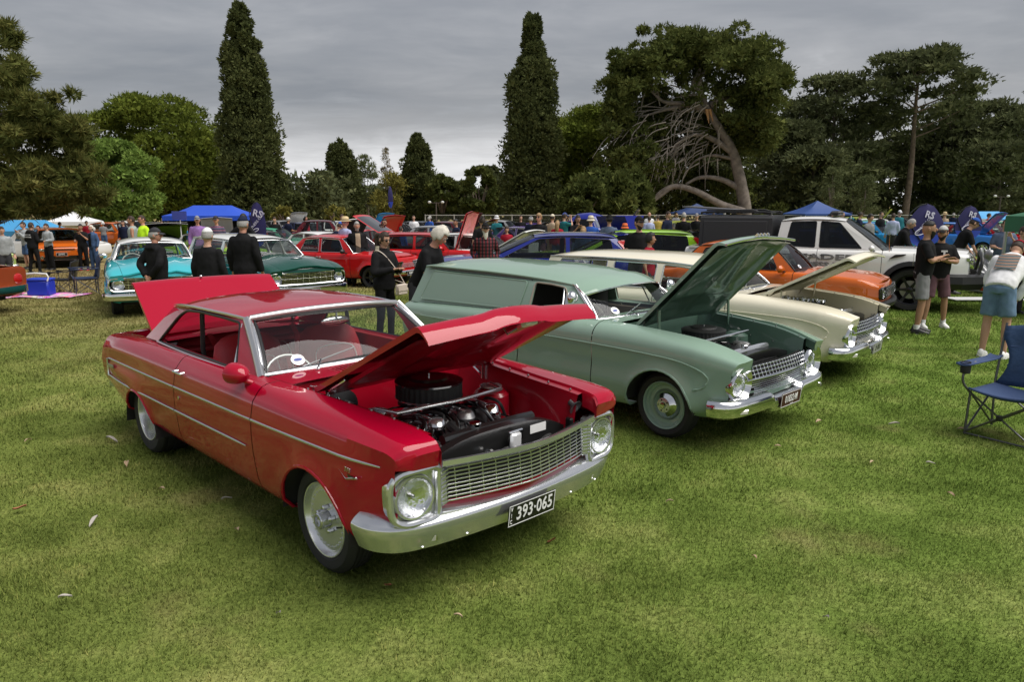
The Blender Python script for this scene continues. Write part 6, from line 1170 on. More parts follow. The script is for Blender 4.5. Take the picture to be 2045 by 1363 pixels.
def banded(name, cols, scale, axis='Z'):
    if name in MATS: return MATS[name]
    m = bpy.data.materials.new(name); m.use_nodes = True; t = m.node_tree; b = t.nodes['Principled BSDF']; b.inputs['Roughness'].default_value = .9; b.inputs['Specular IOR Level'].default_value = .2
    tcn = t.nodes.new('ShaderNodeTexCoord'); w = t.nodes.new('ShaderNodeTexWave'); w.bands_direction = axis; w.inputs['Scale'].default_value = scale; w.inputs['Distortion'].default_value = .4; r = t.nodes.new('ShaderNodeValToRGB'); r.color_ramp.interpolation = 'CONSTANT'
    r.color_ramp.elements[0].color = (*cols[0], 1); r.color_ramp.elements[1].color = (*cols[1], 1); r.color_ramp.elements[1].position = .5
    for k, c_ in enumerate(cols[2:]): e = r.color_ramp.elements.new(.7 + .15 * k); e.color = (*c_, 1)
    t.links.new(tcn.outputs['Object'], w.inputs['Vector']); t.links.new(w.outputs[0], r.inputs[0])
    if axis == 'X':
        w2 = t.nodes.new('ShaderNodeTexWave'); w2.bands_direction = 'Z'; w2.inputs['Scale'].default_value = scale; t.links.new(tcn.outputs['Object'], w2.inputs['Vector']); mxx = t.nodes.new('ShaderNodeMix'); mxx.data_type = 'RGBA'; mxx.blend_type = 'MULTIPLY'; mxx.inputs[0].default_value = .8; r2 = t.nodes.new('ShaderNodeValToRGB'); r2.color_ramp.elements[0].color = (.15, .15, .15, 1); r2.color_ramp.elements[1].color = (1, 1, 1, 1)
        t.links.new(w2.outputs[0], r2.inputs[0]); t.links.new(r.outputs[0], mxx.inputs[6]); t.links.new(r2.outputs[0], mxx.inputs[7]); t.links.new(mxx.outputs[2], b.inputs['Base Color'])
    else: t.links.new(r.outputs[0], b.inputs['Base Color'])
    MATS[name] = m; return m
H_BROWN = mat('hair_brown', (.035, .02, .012), .7, bump=.6, bscale=90); H_BLACK = mat('hair_black', (.008, .007, .007), .6, bump=.6, bscale=90); H_GREY = mat('hair_grey', (.32, .31, .3), .8, bump=.6, bscale=90); H_WHITE = mat('hair_white', (.66, .62, .54), .8, bump=.7, bscale=70); H_BLOND = mat('hair_blond', (.3, .19, .09), .7, bump=.6, bscale=90)
ARMS = {'down': ((.235, .02, 1.14), (.25, -.07, .88)), 'pocket': ((.27, .07, 1.15), (.185, -.06, .94)), 'crossed': ((.235, -.1, 1.15), (-.02, -.2, 1.175)), 'phone': ((.24, -.05, 1.13), (.055, -.3, 1.19)), 'behind': ((.25, .13, 1.15), (.06, .17, .95)), 'hip': ((.39, .06, 1.17), (.19, -.02, 1.02)), 'reach': ((.23, -.2, 1.16), (.17, -.43, 1.02)), 'low': ((.22, -.14, 1.15), (.12, -.3, .96)), 'camera': ((.24, -.17, 1.33), (.07, -.24, 1.56)), 'eat': ((.24, -.12, 1.16), (.07, -.25, 1.37)), 'hold': ((.24, .0, 1.13), (.14, -.27, 1.1)), 'up': ((.3, -.12, 1.42), (.3, -.22, 1.66))}
def loft(mb, rings, m, n=14):
    """rings of (centre, vector rx, vector ry), closed at both ends"""
    P = []
    for c, rx, ry in rings: P.append([Vector(c) + Vector(rx) * math.cos(2 * PI * k / n) + Vector(ry) * math.sin(2 * PI * k / n) for k in range(n)])
    mb.grid(P, m, closed_v=True); o = len(mb.v) - n * len(P); s = mb.slot(m); mb.f.append([o + k for k in range(n)][::-1]); mb.m.append(s); o = len(mb.v) - n; mb.f.append([o + k for k in range(n)]); mb.m.append(s)
def limb(mb, pts, rs, m, n=10, end=True):
    pts = [Vector(p) for p in pts]; q = smooth_path([(*p, r) for p, r in zip(pts, rs)], 4); mb.tube([p[:3] for p in q], [p[3] for p in q], m, n); mb.ball(pts[0], rs[0], m, 10, 6)
    if end: mb.ball(pts[-1], rs[-1], m, 10, 6)
def remesh(mb, vox, m, name, parent, sm=6, wr=.0, seed=0, cut=None):
    me = bpy.data.meshes.new('tmp'); me.from_pydata(mb.v, [], mb.f); o = bpy.data.objects.new('tmp', me); COL.objects.link(o)
    md = o.modifiers.new('r', 'REMESH'); md.mode = 'VOXEL'; md.voxel_size = vox; s = o.modifiers.new('s', 'SMOOTH'); s.factor = .5; s.iterations = sm
    dg = bpy.context.evaluated_depsgraph_get(); res = bpy.data.meshes.new_from_object(o.evaluated_get(dg)); bpy.data.objects.remove(o); bpy.data.meshes.remove(me); res.name = name
    n = len(res.vertices); V = np.empty(n * 3, np.float32); res.vertices.foreach_get('co', V); V = V.reshape(-1, 3)
    if wr:
        N = np.empty(n * 3, np.float32); res.vertices.foreach_get('normal', N); N = N.reshape(-1, 3)
        d = wr * (vnoise(V * np.array([1, 1, .55]), 26, seed) * .6 + vnoise(V * np.array([1, 1, .8]), 55, seed + 3) * .4); V += N * d[:, None]; res.vertices.foreach_set('co', V.ravel())
    res.materials.clear(); res.materials.append(m); res.polygons.foreach_set('use_smooth', np.ones(len(res.polygons), bool)); res.update()
    ob = bpy.data.objects.new(name, res); COL.objects.link(ob); ob.parent = parent; return ob
PEOPLE = []
def person(label, px, ytop, Y, face, top, bottom, arms='down', arms2=None, sleeve='long', legs='long', shoes=BLACK, skin=0, hat=None, hatm=None, hair='short', hairm=None, beard=None, shades=False, lean=.0, headp=.0, heady=.0, fat=1.0, vox=.016, open_jacket=None, hood=None, group='visitors looking at the cars', socks=None, stance=.0, dH=.0, X=None, H=None, brimm=None, crouch=.0, female=False, back=None, print_front=None, strapped=None):
    """px, ytop: where the top of the head shows; Y: metres out from the camera; face: heading in degrees, 0 = towards the camera, positive turns to its left (our right)"""
    v = (681.5 - ytop) / FPX; zt = Y * (v * math.cos(PITCH) - math.sin(PITCH)) / (math.cos(PITCH) + v * math.sin(PITCH)); Ht = CAM_H + zt
    x = (px - 1022.5) / FPX * (Y * math.cos(PITCH) - zt * math.sin(PITCH)) if X is None else X
    gz = float(ground_z(x, Y)); Ht -= gz
    if H is None: H = min(1.95, max(1.45, Ht + dH + (.03 if hat else 0) * 0 + lean * .25))
    e = empty('person', (x, Y, gz), R(face)); tag(e, label, 'person', group); s = H / 1.75; e.scale = (s, s, s); PEOPLE.append((label, round(Ht, 2), round(H, 2)))
    sk = SKIN[skin]; LM = Matrix.Translation((0, 0, .92)) @ Matrix.Rotation(lean, 4, 'X') @ Matrix.Translation((0, 0, -.92)); T = lambda p: LM @ Vector(p); TV = lambda v_: LM.to_3x3() @ Vector(v_)
    f = fat; sw = .92 if female else 1.0
    spine = [(.86, .15, .105, .01), (.95, .165 * (1.05 if female else 1), .115 + .02 * (f - 1), .005), (1.06, .15 * f * (.88 if female else 1), .108 * f, -.005 - .03 * (f - 1)), (1.18, .158 * f * (.93 if female else 1), .112 * f, -.008 - .03 * (f - 1)), (1.3, .176 * sw, .12, -.004), (1.385, .178 * sw, .105, .0), (1.425, .125 * sw, .08, .008), (1.465, .068, .06, .012)]
    def torso(mb, infl, z0=.86, z1=1.48, m=sk, flare=.0):
        loft(mb, [(T((0, yo, z)), TV((w + infl + flare * max(0, 1.1 - z), 0, 0)), TV((0, d + infl + flare * max(0, 1.1 - z), 0))) for z, w, d, yo in spine if z0 <= z <= z1], m, 18)
    st = .02 + stance; foot = {}; legp = {}
    for sg in (-1, 1): legp[sg] = [(sg * .085, .0, .92), (sg * (.095 + st * .6), -.015 + (sg * stance * .4), .49), (sg * (.1 + st), .02 + (sg * stance * .8), .085)]
    A = {}
    for sg, nm in ((1, arms), (-1, arms2 or arms)):
        el, wr = ARMS[nm]
        if nm == 'crossed' and sg < 0: wr = (wr[0], wr[1] - .03, wr[2] + .035)
        A[sg] = [T((sg * .172 * sw, .005, 1.378)), T((sg * el[0] * (1 if abs(el[0]) > .01 else 1), el[1], el[2])), T((sg * wr[0], wr[1], wr[2]))]
    # body: one skin surface
    b = MB(); torso(b, -.008); limb(b, [T((0, .012, 1.44)), T((0, .0, 1.5)), T((0, -.012, 1.56))], [.058, .054, .056], sk)
    for sg in (-1, 1):
        p = A[sg]; limb(b, [p[0], (p[0] * .45 + p[1] * .55), p[1], p[1] * .6 + p[2] * .4, p[2]], [.052, .046, .04, .038, .027], sk)
        q = [Vector(k) for k in legp[sg]]; limb(b, [q[0], q[0] * .5 + q[1] * .5, q[1], q[1] * .65 + q[2] * .35, q[2]], [.082, .074, .054, .055, .037], sk)
    body = remesh(b, min(.032, vox * 1.5), sk, 'body', e, 4)
    # hands and head join the same mesh
    hm = MB()
    for sg in (-1, 1):
        w = A[sg][2]; d = (A[sg][2] - A[sg][1]).normalized(); side = TV((sg, 0, 0)); side = (side - d * side.dot(d)).normalized(); nrm = d.cross(side)
        loft(hm, [(w - d * .02, side * .022, nrm * .017), (w + d * .03, side * .034, nrm * .014), (w + d * .075, side * .04, nrm * .013), (w + d * .09, side * .036, nrm * .011)], sk, 8)
        curl = -1 if nrm.y > 0 else 1
        for k, L in enumerate((.062, .074, .069, .052)):
            o = w + d * .085 + side * (-.029 + .0195 * k); m1 = o + d * L * .5 + nrm * curl * .006; m2 = o + d * L * .85 + nrm * curl * .024; hm.tube([o - d * .01, m1, m2], [.0085, .008, .006], sk, 6)
        o = w + d * .028 - side * .032; hm.tube([o, o - side * .024 + d * .022, o - side * .026 + d * .055], [.011, .01, .007], sk, 6)
    HM = LM @ Matrix.Translation((0, -.018, 1.625)) @ Matrix.Rotation(headp, 4, 'X') @ Matrix.Rotation(heady, 4, 'Z')
    def hp(a, z, k=1.0):  # a: 0 faces forward (-Y)
        ct = math.cos(z); jaw = 1 - (.26 * max(0, -math.sin(z))**1.3); fw = -math.cos(a)
        return HM @ Vector((.0735 * k * ct * math.sin(a) * jaw, (.094 * k * ct * fw * (1 if fw < 0 else 1.04)) - .012 * max(0, -math.sin(z)) * (fw < 0), .118 * k * math.sin(z)))
    hm.grid([[hp(a, z) for z in np.linspace(-PI / 2, PI / 2, 13)] for a in np.linspace(0, 2 * PI, 22, endpoint=False)], sk, closed_u=True)
    hm.ball(HM @ Vector((0, -.098, -.012)), (.014, .02, .024), sk, 8, 6, HM); hm.ball(HM @ Vector((0, -.086, -.062)), (.024, .008, .006), mat('lips', (.32, .12, .1), .5), 8, 5, HM)
    for sg in (-1, 1):
        hm.ball(HM @ Vector((sg * .074, .008, -.004)), (.01, .02, .032), sk, 8, 6, HM); hm.ball(HM @ Vector((sg * .03, -.083, .014)), (.013, .008, .0075), mat('eye_white', (.7, .7, .68), .2), 8, 6, HM); hm.ball(HM @ Vector((sg * .03, -.0905, .014)), (.006, .003, .0065), mat('iris', (.02, .015, .01), .15), 6, 5, HM); hm.ball(HM @ Vector((sg * .03, -.086, .036)), (.02, .006, .0045), hairm or H_BROWN, 8, 4, HM)
    bm = bmesh.new(); bm.from_mesh(body.data); extra = bpy.data.meshes.new('x'); extra.from_pydata(hm.v, [], hm.f); off = len(bm.faces); bm.from_mesh(extra); bm.faces.ensure_lookup_table()
    for k, m_ in enumerate(hm.mats):
        if m_.name not in [q.name for q in body.data.materials]: body.data.materials.append(m_)
    names = [q.name for q in body.data.materials]
    for k, mi in enumerate(hm.m): bm.faces[off + k].material_index = names.index(hm.mats[mi].name)
    for fc in bm.faces: fc.smooth = True
    bm.to_mesh(body.data); bm.free(); bpy.data.meshes.remove(extra)
    hm_ = hairm or H_BROWN
    def shell(k, keep, m, nm, rough=.0):
        q = MB(); na, nz = 26, 15; An = np.linspace(0, 2 * PI, na, endpoint=False); Zn = np.linspace(-1.1, PI / 2, nz); P = []
        for a in An: P.append([hp(a, z, k + rough * (random.random() - .5)) for z in Zn])
        q.grid(P, m, closed_u=True, skip=lambda i, j: not keep(An[i], Zn[j])); ob = q.build(nm, e, 60)
        sd_ = ob.modifiers.new('t', 'SOLIDIFY'); sd_.thickness = .006; return ob
    fr = lambda a: math.cos(a) > .45
    if hair == 'short': shell(1.07, lambda a, z: z > (.42 if fr(a) else (-.35 if math.cos(a) < -.1 else -.02)), hm_, 'hair', .05)
    elif hair == 'crop': shell(1.035, lambda a, z: z > (.5 if fr(a) else (-.35 if math.cos(a) < -.1 else .0)), hm_, 'hair', .01)
    elif hair == 'fade': shell(1.1, lambda a, z: z > (.55 if fr(a) else .3), hm_, 'hair', .02)
    elif hair == 'wild': shell(1.2, lambda a, z: z > (.45 if fr(a) else (-.55 if math.cos(a) < -.1 else -.25)), hm_, 'hair', .16)
    elif hair in ('long', 'pony', 'bob'):
        shell(1.09, lambda a, z: z > (.45 if fr(a) else (-.6 if math.cos(a) < -.1 else -.3)), hm_, 'hair', .04)
        if hair != 'bob' or True:
            q = MB(); L = {'long': .34, 'pony': .26, 'bob': .14}[hair]; y0 = .1; limb(q, [HM @ Vector((0, .075, .05 if hair == 'pony' else -.02)), HM @ Vector((0, y0 + (.06 if hair == 'pony' else .0), 0)), HM @ Vector((0, y0 + .01, -L * .6)), HM @ Vector((0, y0, -L))], [.03 if hair == 'pony' else .07, .045 if hair == 'pony' else .075, .04 if hair == 'pony' else .07, .015], hm_); q.build('hair_length', e, 60)
    if beard:
        L = .05 if beard[1] == 'full' else (.015 if beard[1] == 'short' else .15); q = MB(); An = np.linspace(-1.35, 1.35, 13); Zn = np.linspace(0, 1, 8); q.grid([[hp(a, z, 1.05 + (.03 if L > .03 else 0)) + HM.to_3x3() @ Vector((0, -.005, -L * max(0, -math.sin(z) - .6) * 2.2 * max(0, math.cos(a)))) for z in [-1.45 + t_ * (1.45 - (.66 - .42 * min(1, abs(a) / 1.1))) for t_ in Zn]] for a in An], beard[0]); ob = q.build('beard', e, 60)
        if L > .1: q = MB(); loft(q, [(HM @ Vector((0, -.06, -.08)), HM.to_3x3() @ Vector((.05, 0, 0)), HM.to_3x3() @ Vector((0, .035, 0))), (HM @ Vector((0, -.07, -.15)), HM.to_3x3() @ Vector((.045, 0, 0)), HM.to_3x3() @ Vector((0, .03, 0))), (HM @ Vector((0, -.07, -.21)), HM.to_3x3() @ Vector((.018, 0, 0)), HM.to_3x3() @ Vector((0, .015, 0)))], beard[0], 10); q.build('beard_length', e, 60)
    if shades:
        q = MB()
        for sg in (-1, 1): q.ball(HM @ Vector((sg * .031, -.094, .014)), (.026, .007, .019), GLOSSBLACK, 12, 6, HM); q.tube([HM @ Vector((sg * .055, -.088, .02)), HM @ Vector((sg * .078, .0, .012))], .003, GLOSSBLACK, 5)
        q.tube([HM @ Vector((-.012, -.098, .018)), HM @ Vector((.012, -.098, .018))], .003, GLOSSBLACK, 5); q.build('glasses', e, 50)
    if hat in ('cap', 'capback'):
        shell(1.13, lambda a, z: z > .38, hatm, 'cap'); q = MB(); dr = 1 if hat == 'cap' else -1
        P = [[HM @ Vector((.07 * u * (1 - .25 * t * t), dr * (-.088 * math.sqrt(max(0, 1 - (.75 * u)**2)) - .075 * t), .048 - .014 * u * u - .022 * t)) for u in np.linspace(-1, 1, 9)] for t in np.linspace(0, 1, 4)]; q.grid(P, brimm or hatm); q.grid([[p + HM.to_3x3() @ Vector((0, 0, -.006)) for p in w_] for w_ in P], brimm or hatm, flip=True); q.build('cap_peak', e, 50)
    elif hat in ('brim', 'bucket'):
        q = MB(); br = .165 if hat == 'brim' else .13; prof = [(.0, .15), (.05, .148), (.082, .125), (.092, .06), (.095, .045), (br * .8, .035), (br, .028 if hat == 'brim' else .0)]; q.lathe([(r_ * 1.0, z) for r_, z in prof], hatm, 22, HM @ Matrix.Diagonal((.95, 1.12, 1, 1))); ob = q.build('hat', e, 50); q = MB(); q.lathe([(.0955, .05), (.094, .072)], BLACK, 22, HM @ Matrix.Diagonal((.95, 1.12, 1, 1))); q.build('hat_band', ob)
    # clothes
    t = MB(); coat = sleeve == 'coat'; torso(t, .022 if coat else .012, m=top, z1=1.47, flare=.05 if coat else .02)
    if coat or hood: loft(t, [(T((0, .01, 1.43)), TV((.09, 0, 0)), TV((0, .075, 0))), (T((0, .012, 1.5)), TV((.075, 0, 0)), TV((0, .07, 0)))], top)
    if hood: loft(t, [(T((0, .085, 1.36)), TV((.1, 0, 0)), TV((0, .03, 0))), (T((0, .11, 1.42)), TV((.125, 0, 0)), TV((0, .055, 0))), (T((0, .075, 1.5)), TV((.1, 0, 0)), TV((0, .04, 0)))], top)
    for sg in (-1, 1):
        p = A[sg]; a = .014 if coat else .009
        if sleeve in ('long', 'coat'): limb(t, [p[0], p[0] * .45 + p[1] * .55, p[1], p[1] * .5 + p[2] * .5, p[2] - (p[2] - p[1]).normalized() * .02], [.056 + a, .053 + a, .048 + a, .043 + a, .036 + a], top, end=False)
        elif sleeve == 'short': limb(t, [p[0], p[0] * .5 + p[1] * .5, p[0] * .15 + p[1] * .85], [.062, .064, .066], top, end=False)
    so_ = remesh(t, vox * 1.12, top, 'jacket' if coat else 'shirt', e, 4, .007, hash(label) % 97)
    if open_jacket:
        q = MB(); q.grid([[T((u * .065, -(.122 + .02 + .03 * (f - 1)) - (.014 if coat else 0) - .006 * (1 - u * u) + .45 * max(0, z - 1.33) , z)) for u in np.linspace(-1, 1, 7)] for z in np.linspace(.93, 1.43, 9)], open_jacket); q.build('undershirt', e, 60)
    if back: back(e, T)
    l = MB(); z0 = .95; loft(l, [(T((0, .008, .99)), (.16 * f, 0, 0), (0, .118 * f, 0)), ((0, .01, .92), (.172, 0, 0), (0, .124, 0)), ((0, .01, .84), (.165, 0, 0), (0, .112, 0))], bottom, 16)
    for sg in (-1, 1):
        q = [Vector(k) for k in legp[sg]]; k = .02 if legs != 'tight' else .006
        if legs in ('long', 'tight'): limb(l, [q[0], q[0] * .5 + q[1] * .5, q[1], q[1] * .5 + q[2] * .5, q[2] + Vector((0, 0, -.01))], [.09 + k * .4, .08 + k, .062 + k, .054 + k, .046 + k * 1.2], bottom, end=False)
        else: limb(l, [q[0], q[0] * .5 + q[1] * .5, q[0] * .12 + q[1] * .88], [.096, .098, .1], bottom, end=False)
    remesh(l, vox * 1.2, bottom, 'trousers' if legs in ('long', 'tight') else 'shorts', e, 4, .008, hash(label) % 89)
    for sg in (-1, 1):
        q = Vector(legp[sg][2]); sh = MB(); P = []
        for yy, w_, hh in ((.075, .03, .07), (.05, .04, .1), (.0, .042, .105), (-.07, .046, .075), (-.13, .048, .055), (-.175, .036, .042), (-.195, .012, .03)): P.append([(q.x + sg * .012 * (yy < -.05) + w_ * math.cos(a), q.y + yy, max(.004, .012 + hh * .95 * max(0, math.sin(a)) ** .8)) for a in np.linspace(-.25, PI + .25, 9)])
        sh.grid(P, shoes)
        for w_ in (P[0], P[-1]): sh.add(w_, [tuple(range(9))], shoes)
        ob = sh.build('shoe', e, 60); sl_ = MB(); sl_.grid([[(q.x + sg * .012 * (yy < -.05) + w_ * u, q.y + yy, z) for u in (-1, 1)] for yy, w_, z in ((.085, .03, .012), (.0, .05, .012), (-.1, .054, .012), (-.19, .035, .012))], socks or shoes); sl_.build('shoe_sole', ob)
        if socks: k_ = MB(); k_.tube([(q.x, q.y, .08), (q.x, q.y, .15)], .044, socks, 10); k_.build('sock', e, 60)
    return e
def make_crowd():
    DUN = cloth('dun', (.34, .3, .25)); STRIPE = banded('striped_shirt', [(.05, .045, .09), (.32, .3, .34), (.16, .05, .1)], 3.2); PLAID = banded('plaid_shirt', [(.03, .02, .025), (.16, .12, .12), (.2, .02, .03)], 4.5, 'X')
    near = dict(vox=.014)
    # the two men beside the white utility
    def seven(e, T):
        text('7', .30, C_WHITE, e, Matrix(LM4((-.02, .155, 1.13), 0)), 'shirt_number', .002, sx=1.0)
        q = MB(); q.box(T((0, .15, 1.36)), (.2, .004, .03), C_GREY); q.build('shirt_print', e)
    def LM4(p, a): return Matrix.Translation(p) @ Matrix.Rotation(PI, 4, 'Z') @ Matrix.Rotation(PI / 2, 4, 'X')
    person('man in black number-seven shirt and grey shorts, arms folded', 1855, 441, 11.5, 58, C_BLACK, C_GREY, 'crossed', sleeve='short', legs='knee', shoes=BLACK, socks=C_WHITE, skin=3, hair='fade', hairm=H_BLACK, beard=(H_BLACK, 'full'), fat=1.16, back=seven, heady=.15, group='men chatting beside the utility', **near)
    def logo(e, T): q = MB(); q.box(T((0, -.148, 1.33)), (.1, .006, .03), C_WHITE); q.box(T((0, -.15, 1.28)), (.03, .006, .07), C_WHITE); q.build('shirt_print', e)
    person('man in cap, black shirt and plum shorts, facing us with folded arms', 1884, 451, 12.0, -8, C_BLACK, C_PLUM, 'crossed', sleeve='short', legs='knee', shoes=WHITE, socks=C_WHITE, skin=3, hat='cap', hatm=C_LGREY, brimm=C_BLACK, hair='crop', hairm=H_BLACK, beard=(H_BLACK, 'short'), fat=1.14, heady=-.7, stance=.06, back=logo, group='men chatting beside the utility', **near)
    def tour(e, T):
        q = MB(); P = [[T((u * .12, .146 * math.sqrt(1 - (u * .12 / .21)**2) - .35 * max(0, z - 1.33), z)) for u in np.linspace(-1, 1, 9)] for z in np.linspace(1.1, 1.38, 8)]; q.grid(P, banded('back_print', [(.1, .13, .14), (.35, .34, .33), (.3, .16, .1)], 9)); q.build('back_print', e, 60)
    person('man in white printed long-sleeve and denim shorts, bent over behind blue chair', 2022, 518, 9.6, 132, C_WHITE, C_LDENIM, 'low', sleeve='long', legs='knee', shoes=WHITE, skin=0, hat='cap', hatm=C_RED, hair='crop', lean=.85, H=1.8, X=6.35, back=tour, group=None, fat=1.12, **near)
    # three in black behind the boot lid
    person('man in grey cap and black hooded jacket behind the red boot lid', 322, 455, 11.6, 150, C_BLACK, C_LGREY, 'behind', sleeve='coat', hood=True, shoes=WHITE, skin=2, hat='cap', hatm=C_CHAR, hair='crop', hairm=H_GREY, heady=-.8, fat=1.15, group='men in black behind the red coupe', X=-5.55, **near)
    person('man in white cap and black jumper between turquoise and green cars', 412, 455, 10.8, 172, C_BLACK, C_CHAR, 'down', sleeve='long', skin=0, hat='cap', hatm=C_WHITE, hair='crop', hairm=H_GREY, fat=1.22, group='men in black behind the red coupe', **near)
    person('tall man in navy cap and black zip jacket before the dark green wagon', 483, 432, 12.0, 168, C_BLACK, C_CHAR, 'down', sleeve='coat', skin=2, hat='cap', hatm=C_NAVY, hair='crop', hairm=H_GREY, group='men in black behind the red coupe', **near)
    # woman with the bag and the white-haired man
    e = person('woman in sunglasses with ponytail, black puffer jacket and cream bag', 765, 470, 10.6, 52, C_BLACK, C_BLACK, 'phone', sleeve='coat', legs='tight', hood=True, skin=0, hair='pony', hairm=H_BROWN, shades=True, headp=.28, female=True, H=1.62, group=None, **near)
    hd = MB(); hd.grid([[(.115 * math.cos(a) * k, .02 + .085 * math.sin(a) * k, z) for z, k in ((1.42, 1.0), (1.47, 1.12), (1.53, 1.02))] for a in np.linspace(-.5, PI + .5, 12)], C_CREAM); ho = hd.build('hood_lining', e, 60)
    bg = MB(); bg.box((.13, -.235, .86), (.24, .07, .17), mat('cream_leather', (.58, .5, .42), .45, bump=.1), Euler((0, 0, .1)), bev=.02); bg.box((.13, -.275, .89), (.23, .012, .1), MATS['cream_leather'], Euler((0, 0, .1)), bev=.005); bo = bg.build('shoulder_bag', None, 40); bo.matrix_world = Matrix.Translation(e.location) @ Matrix.Rotation(e.rotation_euler.z, 4, 'Z') @ Matrix.Diagonal((e.scale.x,) * 3 + (1,)); tag(bo, 'small cream leather shoulder bag worn by the ponytailed woman', 'bag')
    sp = MB(); sp.tube(smooth_path([(.22, -.22, .94), (.1, -.18, 1.15), (-.08, -.1, 1.4), (-.15, .02, 1.46), (-.05, .13, 1.3), (.15, .1, 1.05), (.24, -.2, .94)], 5), .008, MATS['cream_leather'], 6); sp.build('bag_strap', bo, 60)
    ph = MB(); ph.box((0, -.34, 1.24), (.075, .012, .15), GLOSSBLACK, Euler((.6, 0, 0)), bev=.004); po = ph.build('phone', None); po.matrix_world = bo.matrix_world.copy(); tag(po, 'dark phone held up by the ponytailed woman', 'phone')
    person('white-haired man in black shirt bending beside the green van', 895, 478, 9.7, 70, C_BLACK, C_CHAR, 'low', sleeve='short', skin=2, hair='wild', hairm=H_WHITE, lean=.42, headp=.35, H=1.8, X=-1.22, fat=1.12, group=None, **near)
    g = dict(vox=.021)
    person('bearded man in black cap, dark glasses and plaid shirt', 969, 445, 14.6, 8, PLAID, C_CHAR, 'pocket', sleeve='long', skin=0, hat='cap', hatm=C_BLACK, hair='crop', beard=(H_WHITE, 'long'), shades=True, **g)
    person('man with grey beard in open black jacket and stone shirt', 712, 442, 20.0, 20, C_BLACK, C_CHAR, 'down', sleeve='coat', open_jacket=C_TAN, skin=2, hair='short', hairm=H_GREY, beard=(H_GREY, 'full'), fat=1.12, **g)
    person('man in straw hat and pale blue shirt with back to us', 688, 434, 20.6, 140, C_LILAC, C_DENIM, 'hold', sleeve='long', skin=0, hat='brim', hatm=C_STRAW, hair='crop', hairm=H_GREY, **g)
    person('man in navy cap bending into the red engine bay', 664, 436, 21.5, 140, C_NAVY, C_TAN, 'reach', sleeve='short', skin=0, hat='cap', hatm=C_BLUE, lean=.35, H=1.78, **g)
    person('young bearded man in light grey jumper and sunglasses', 767, 437, 23.5, 5, C_LGREY, C_CHAR, 'down', sleeve='long', skin=1, hair='fade', hairm=H_BLACK, beard=(H_BLACK, 'short'), shades=True, **g)
    person('man in navy shirt and blue jeans leaning against the raised red bonnet', 911, 437, 27.0, -60, C_NAVY, C_LDENIM, 'pocket', sleeve='short', skin=1, hair='short', hairm=H_BLACK, stance=.08, heady=.4, **g)
    person('man in black cap standing behind the plaid-shirted man', 963, 432, 19.5, 200, C_BLACK, C_CHAR, 'down', sleeve='short', skin=0, hat='cap', hatm=C_BLACK, **g)
    person('man in black cap and shirt holding a glass beside the lime hatchback', 1277, 432, 13.9, -25, C_BLACK, C_CHAR, 'hold', sleeve='short', skin=0, hat='cap', hatm=C_BLACK, hair='crop', beard=(H_BROWN, 'short'), fat=1.22, heady=.9, **g)
    person('boy with glasses and curly dark hair behind the cream roof', 1298, 470, 13.2, 60, C_RED, C_CHAR, 'down', sleeve='short', skin=1, hair='wild', hairm=H_BLACK, H=1.5, **g)
    person('blond man in black shirt and sunglasses with folded arms', 1077, 424, 22.5, -25, C_BLACK, C_PLUM, 'crossed', sleeve='short', skin=2, hair='short', hairm=H_BLOND, shades=True, **g)
    f = dict(vox=.026)
    person('person in tan top and pale cap near the blue pick-up', 1103, 428, 28, 150, C_TAN, C_TAN, 'down', sleeve='short', hat='cap', hatm=C_CREAM, **f)
    person('long-haired woman in red near the blue pick-up', 1113, 440, 26, 170, C_RED, C_DENIM, 'down', sleeve='long', hair='long', hairm=H_BLOND, female=True, **f)
    person('man in teal shirt and cap taking a photo', 1127, 417, 29, 120, C_TEAL, C_TAN, 'camera', sleeve='short', legs='knee', hat='cap', hatm=C_BLUE, **f)
    person('man in black shirt eating in front of the pick-up', 1154, 429, 24, 10, C_BLACK, C_LDENIM, 'eat', sleeve='short', skin=3, hair='short', hairm=H_BLACK, **f)
    person('man in blue shirt and pale sun hat', 1180, 432, 22.5, 175, C_BLUE, C_DENIM, 'eat', sleeve='short', hat='bucket', hatm=C_CREAM, **f)
    person('person with fair hair tied back behind the blue hatchback', 1165, 455, 19.5, 165, C_DENIM, C_DENIM, 'down', hair='bob', hairm=H_BLOND, H=1.55, female=True, **f)
    person('man in slate shirt and black brimmed hat', 1217, 431, 21.5, 170, C_SLATE, C_CHAR, 'down', sleeve='short', hat='brim', hatm=C_BLACK, fat=1.15, **f)
    person('person in orange sun hat and denim jacket', 1248, 448, 20.5, 165, C_DENIM, C_DENIM, 'down', hat='bucket', hatm=C_ORANGE, H=1.6, female=True, **f)
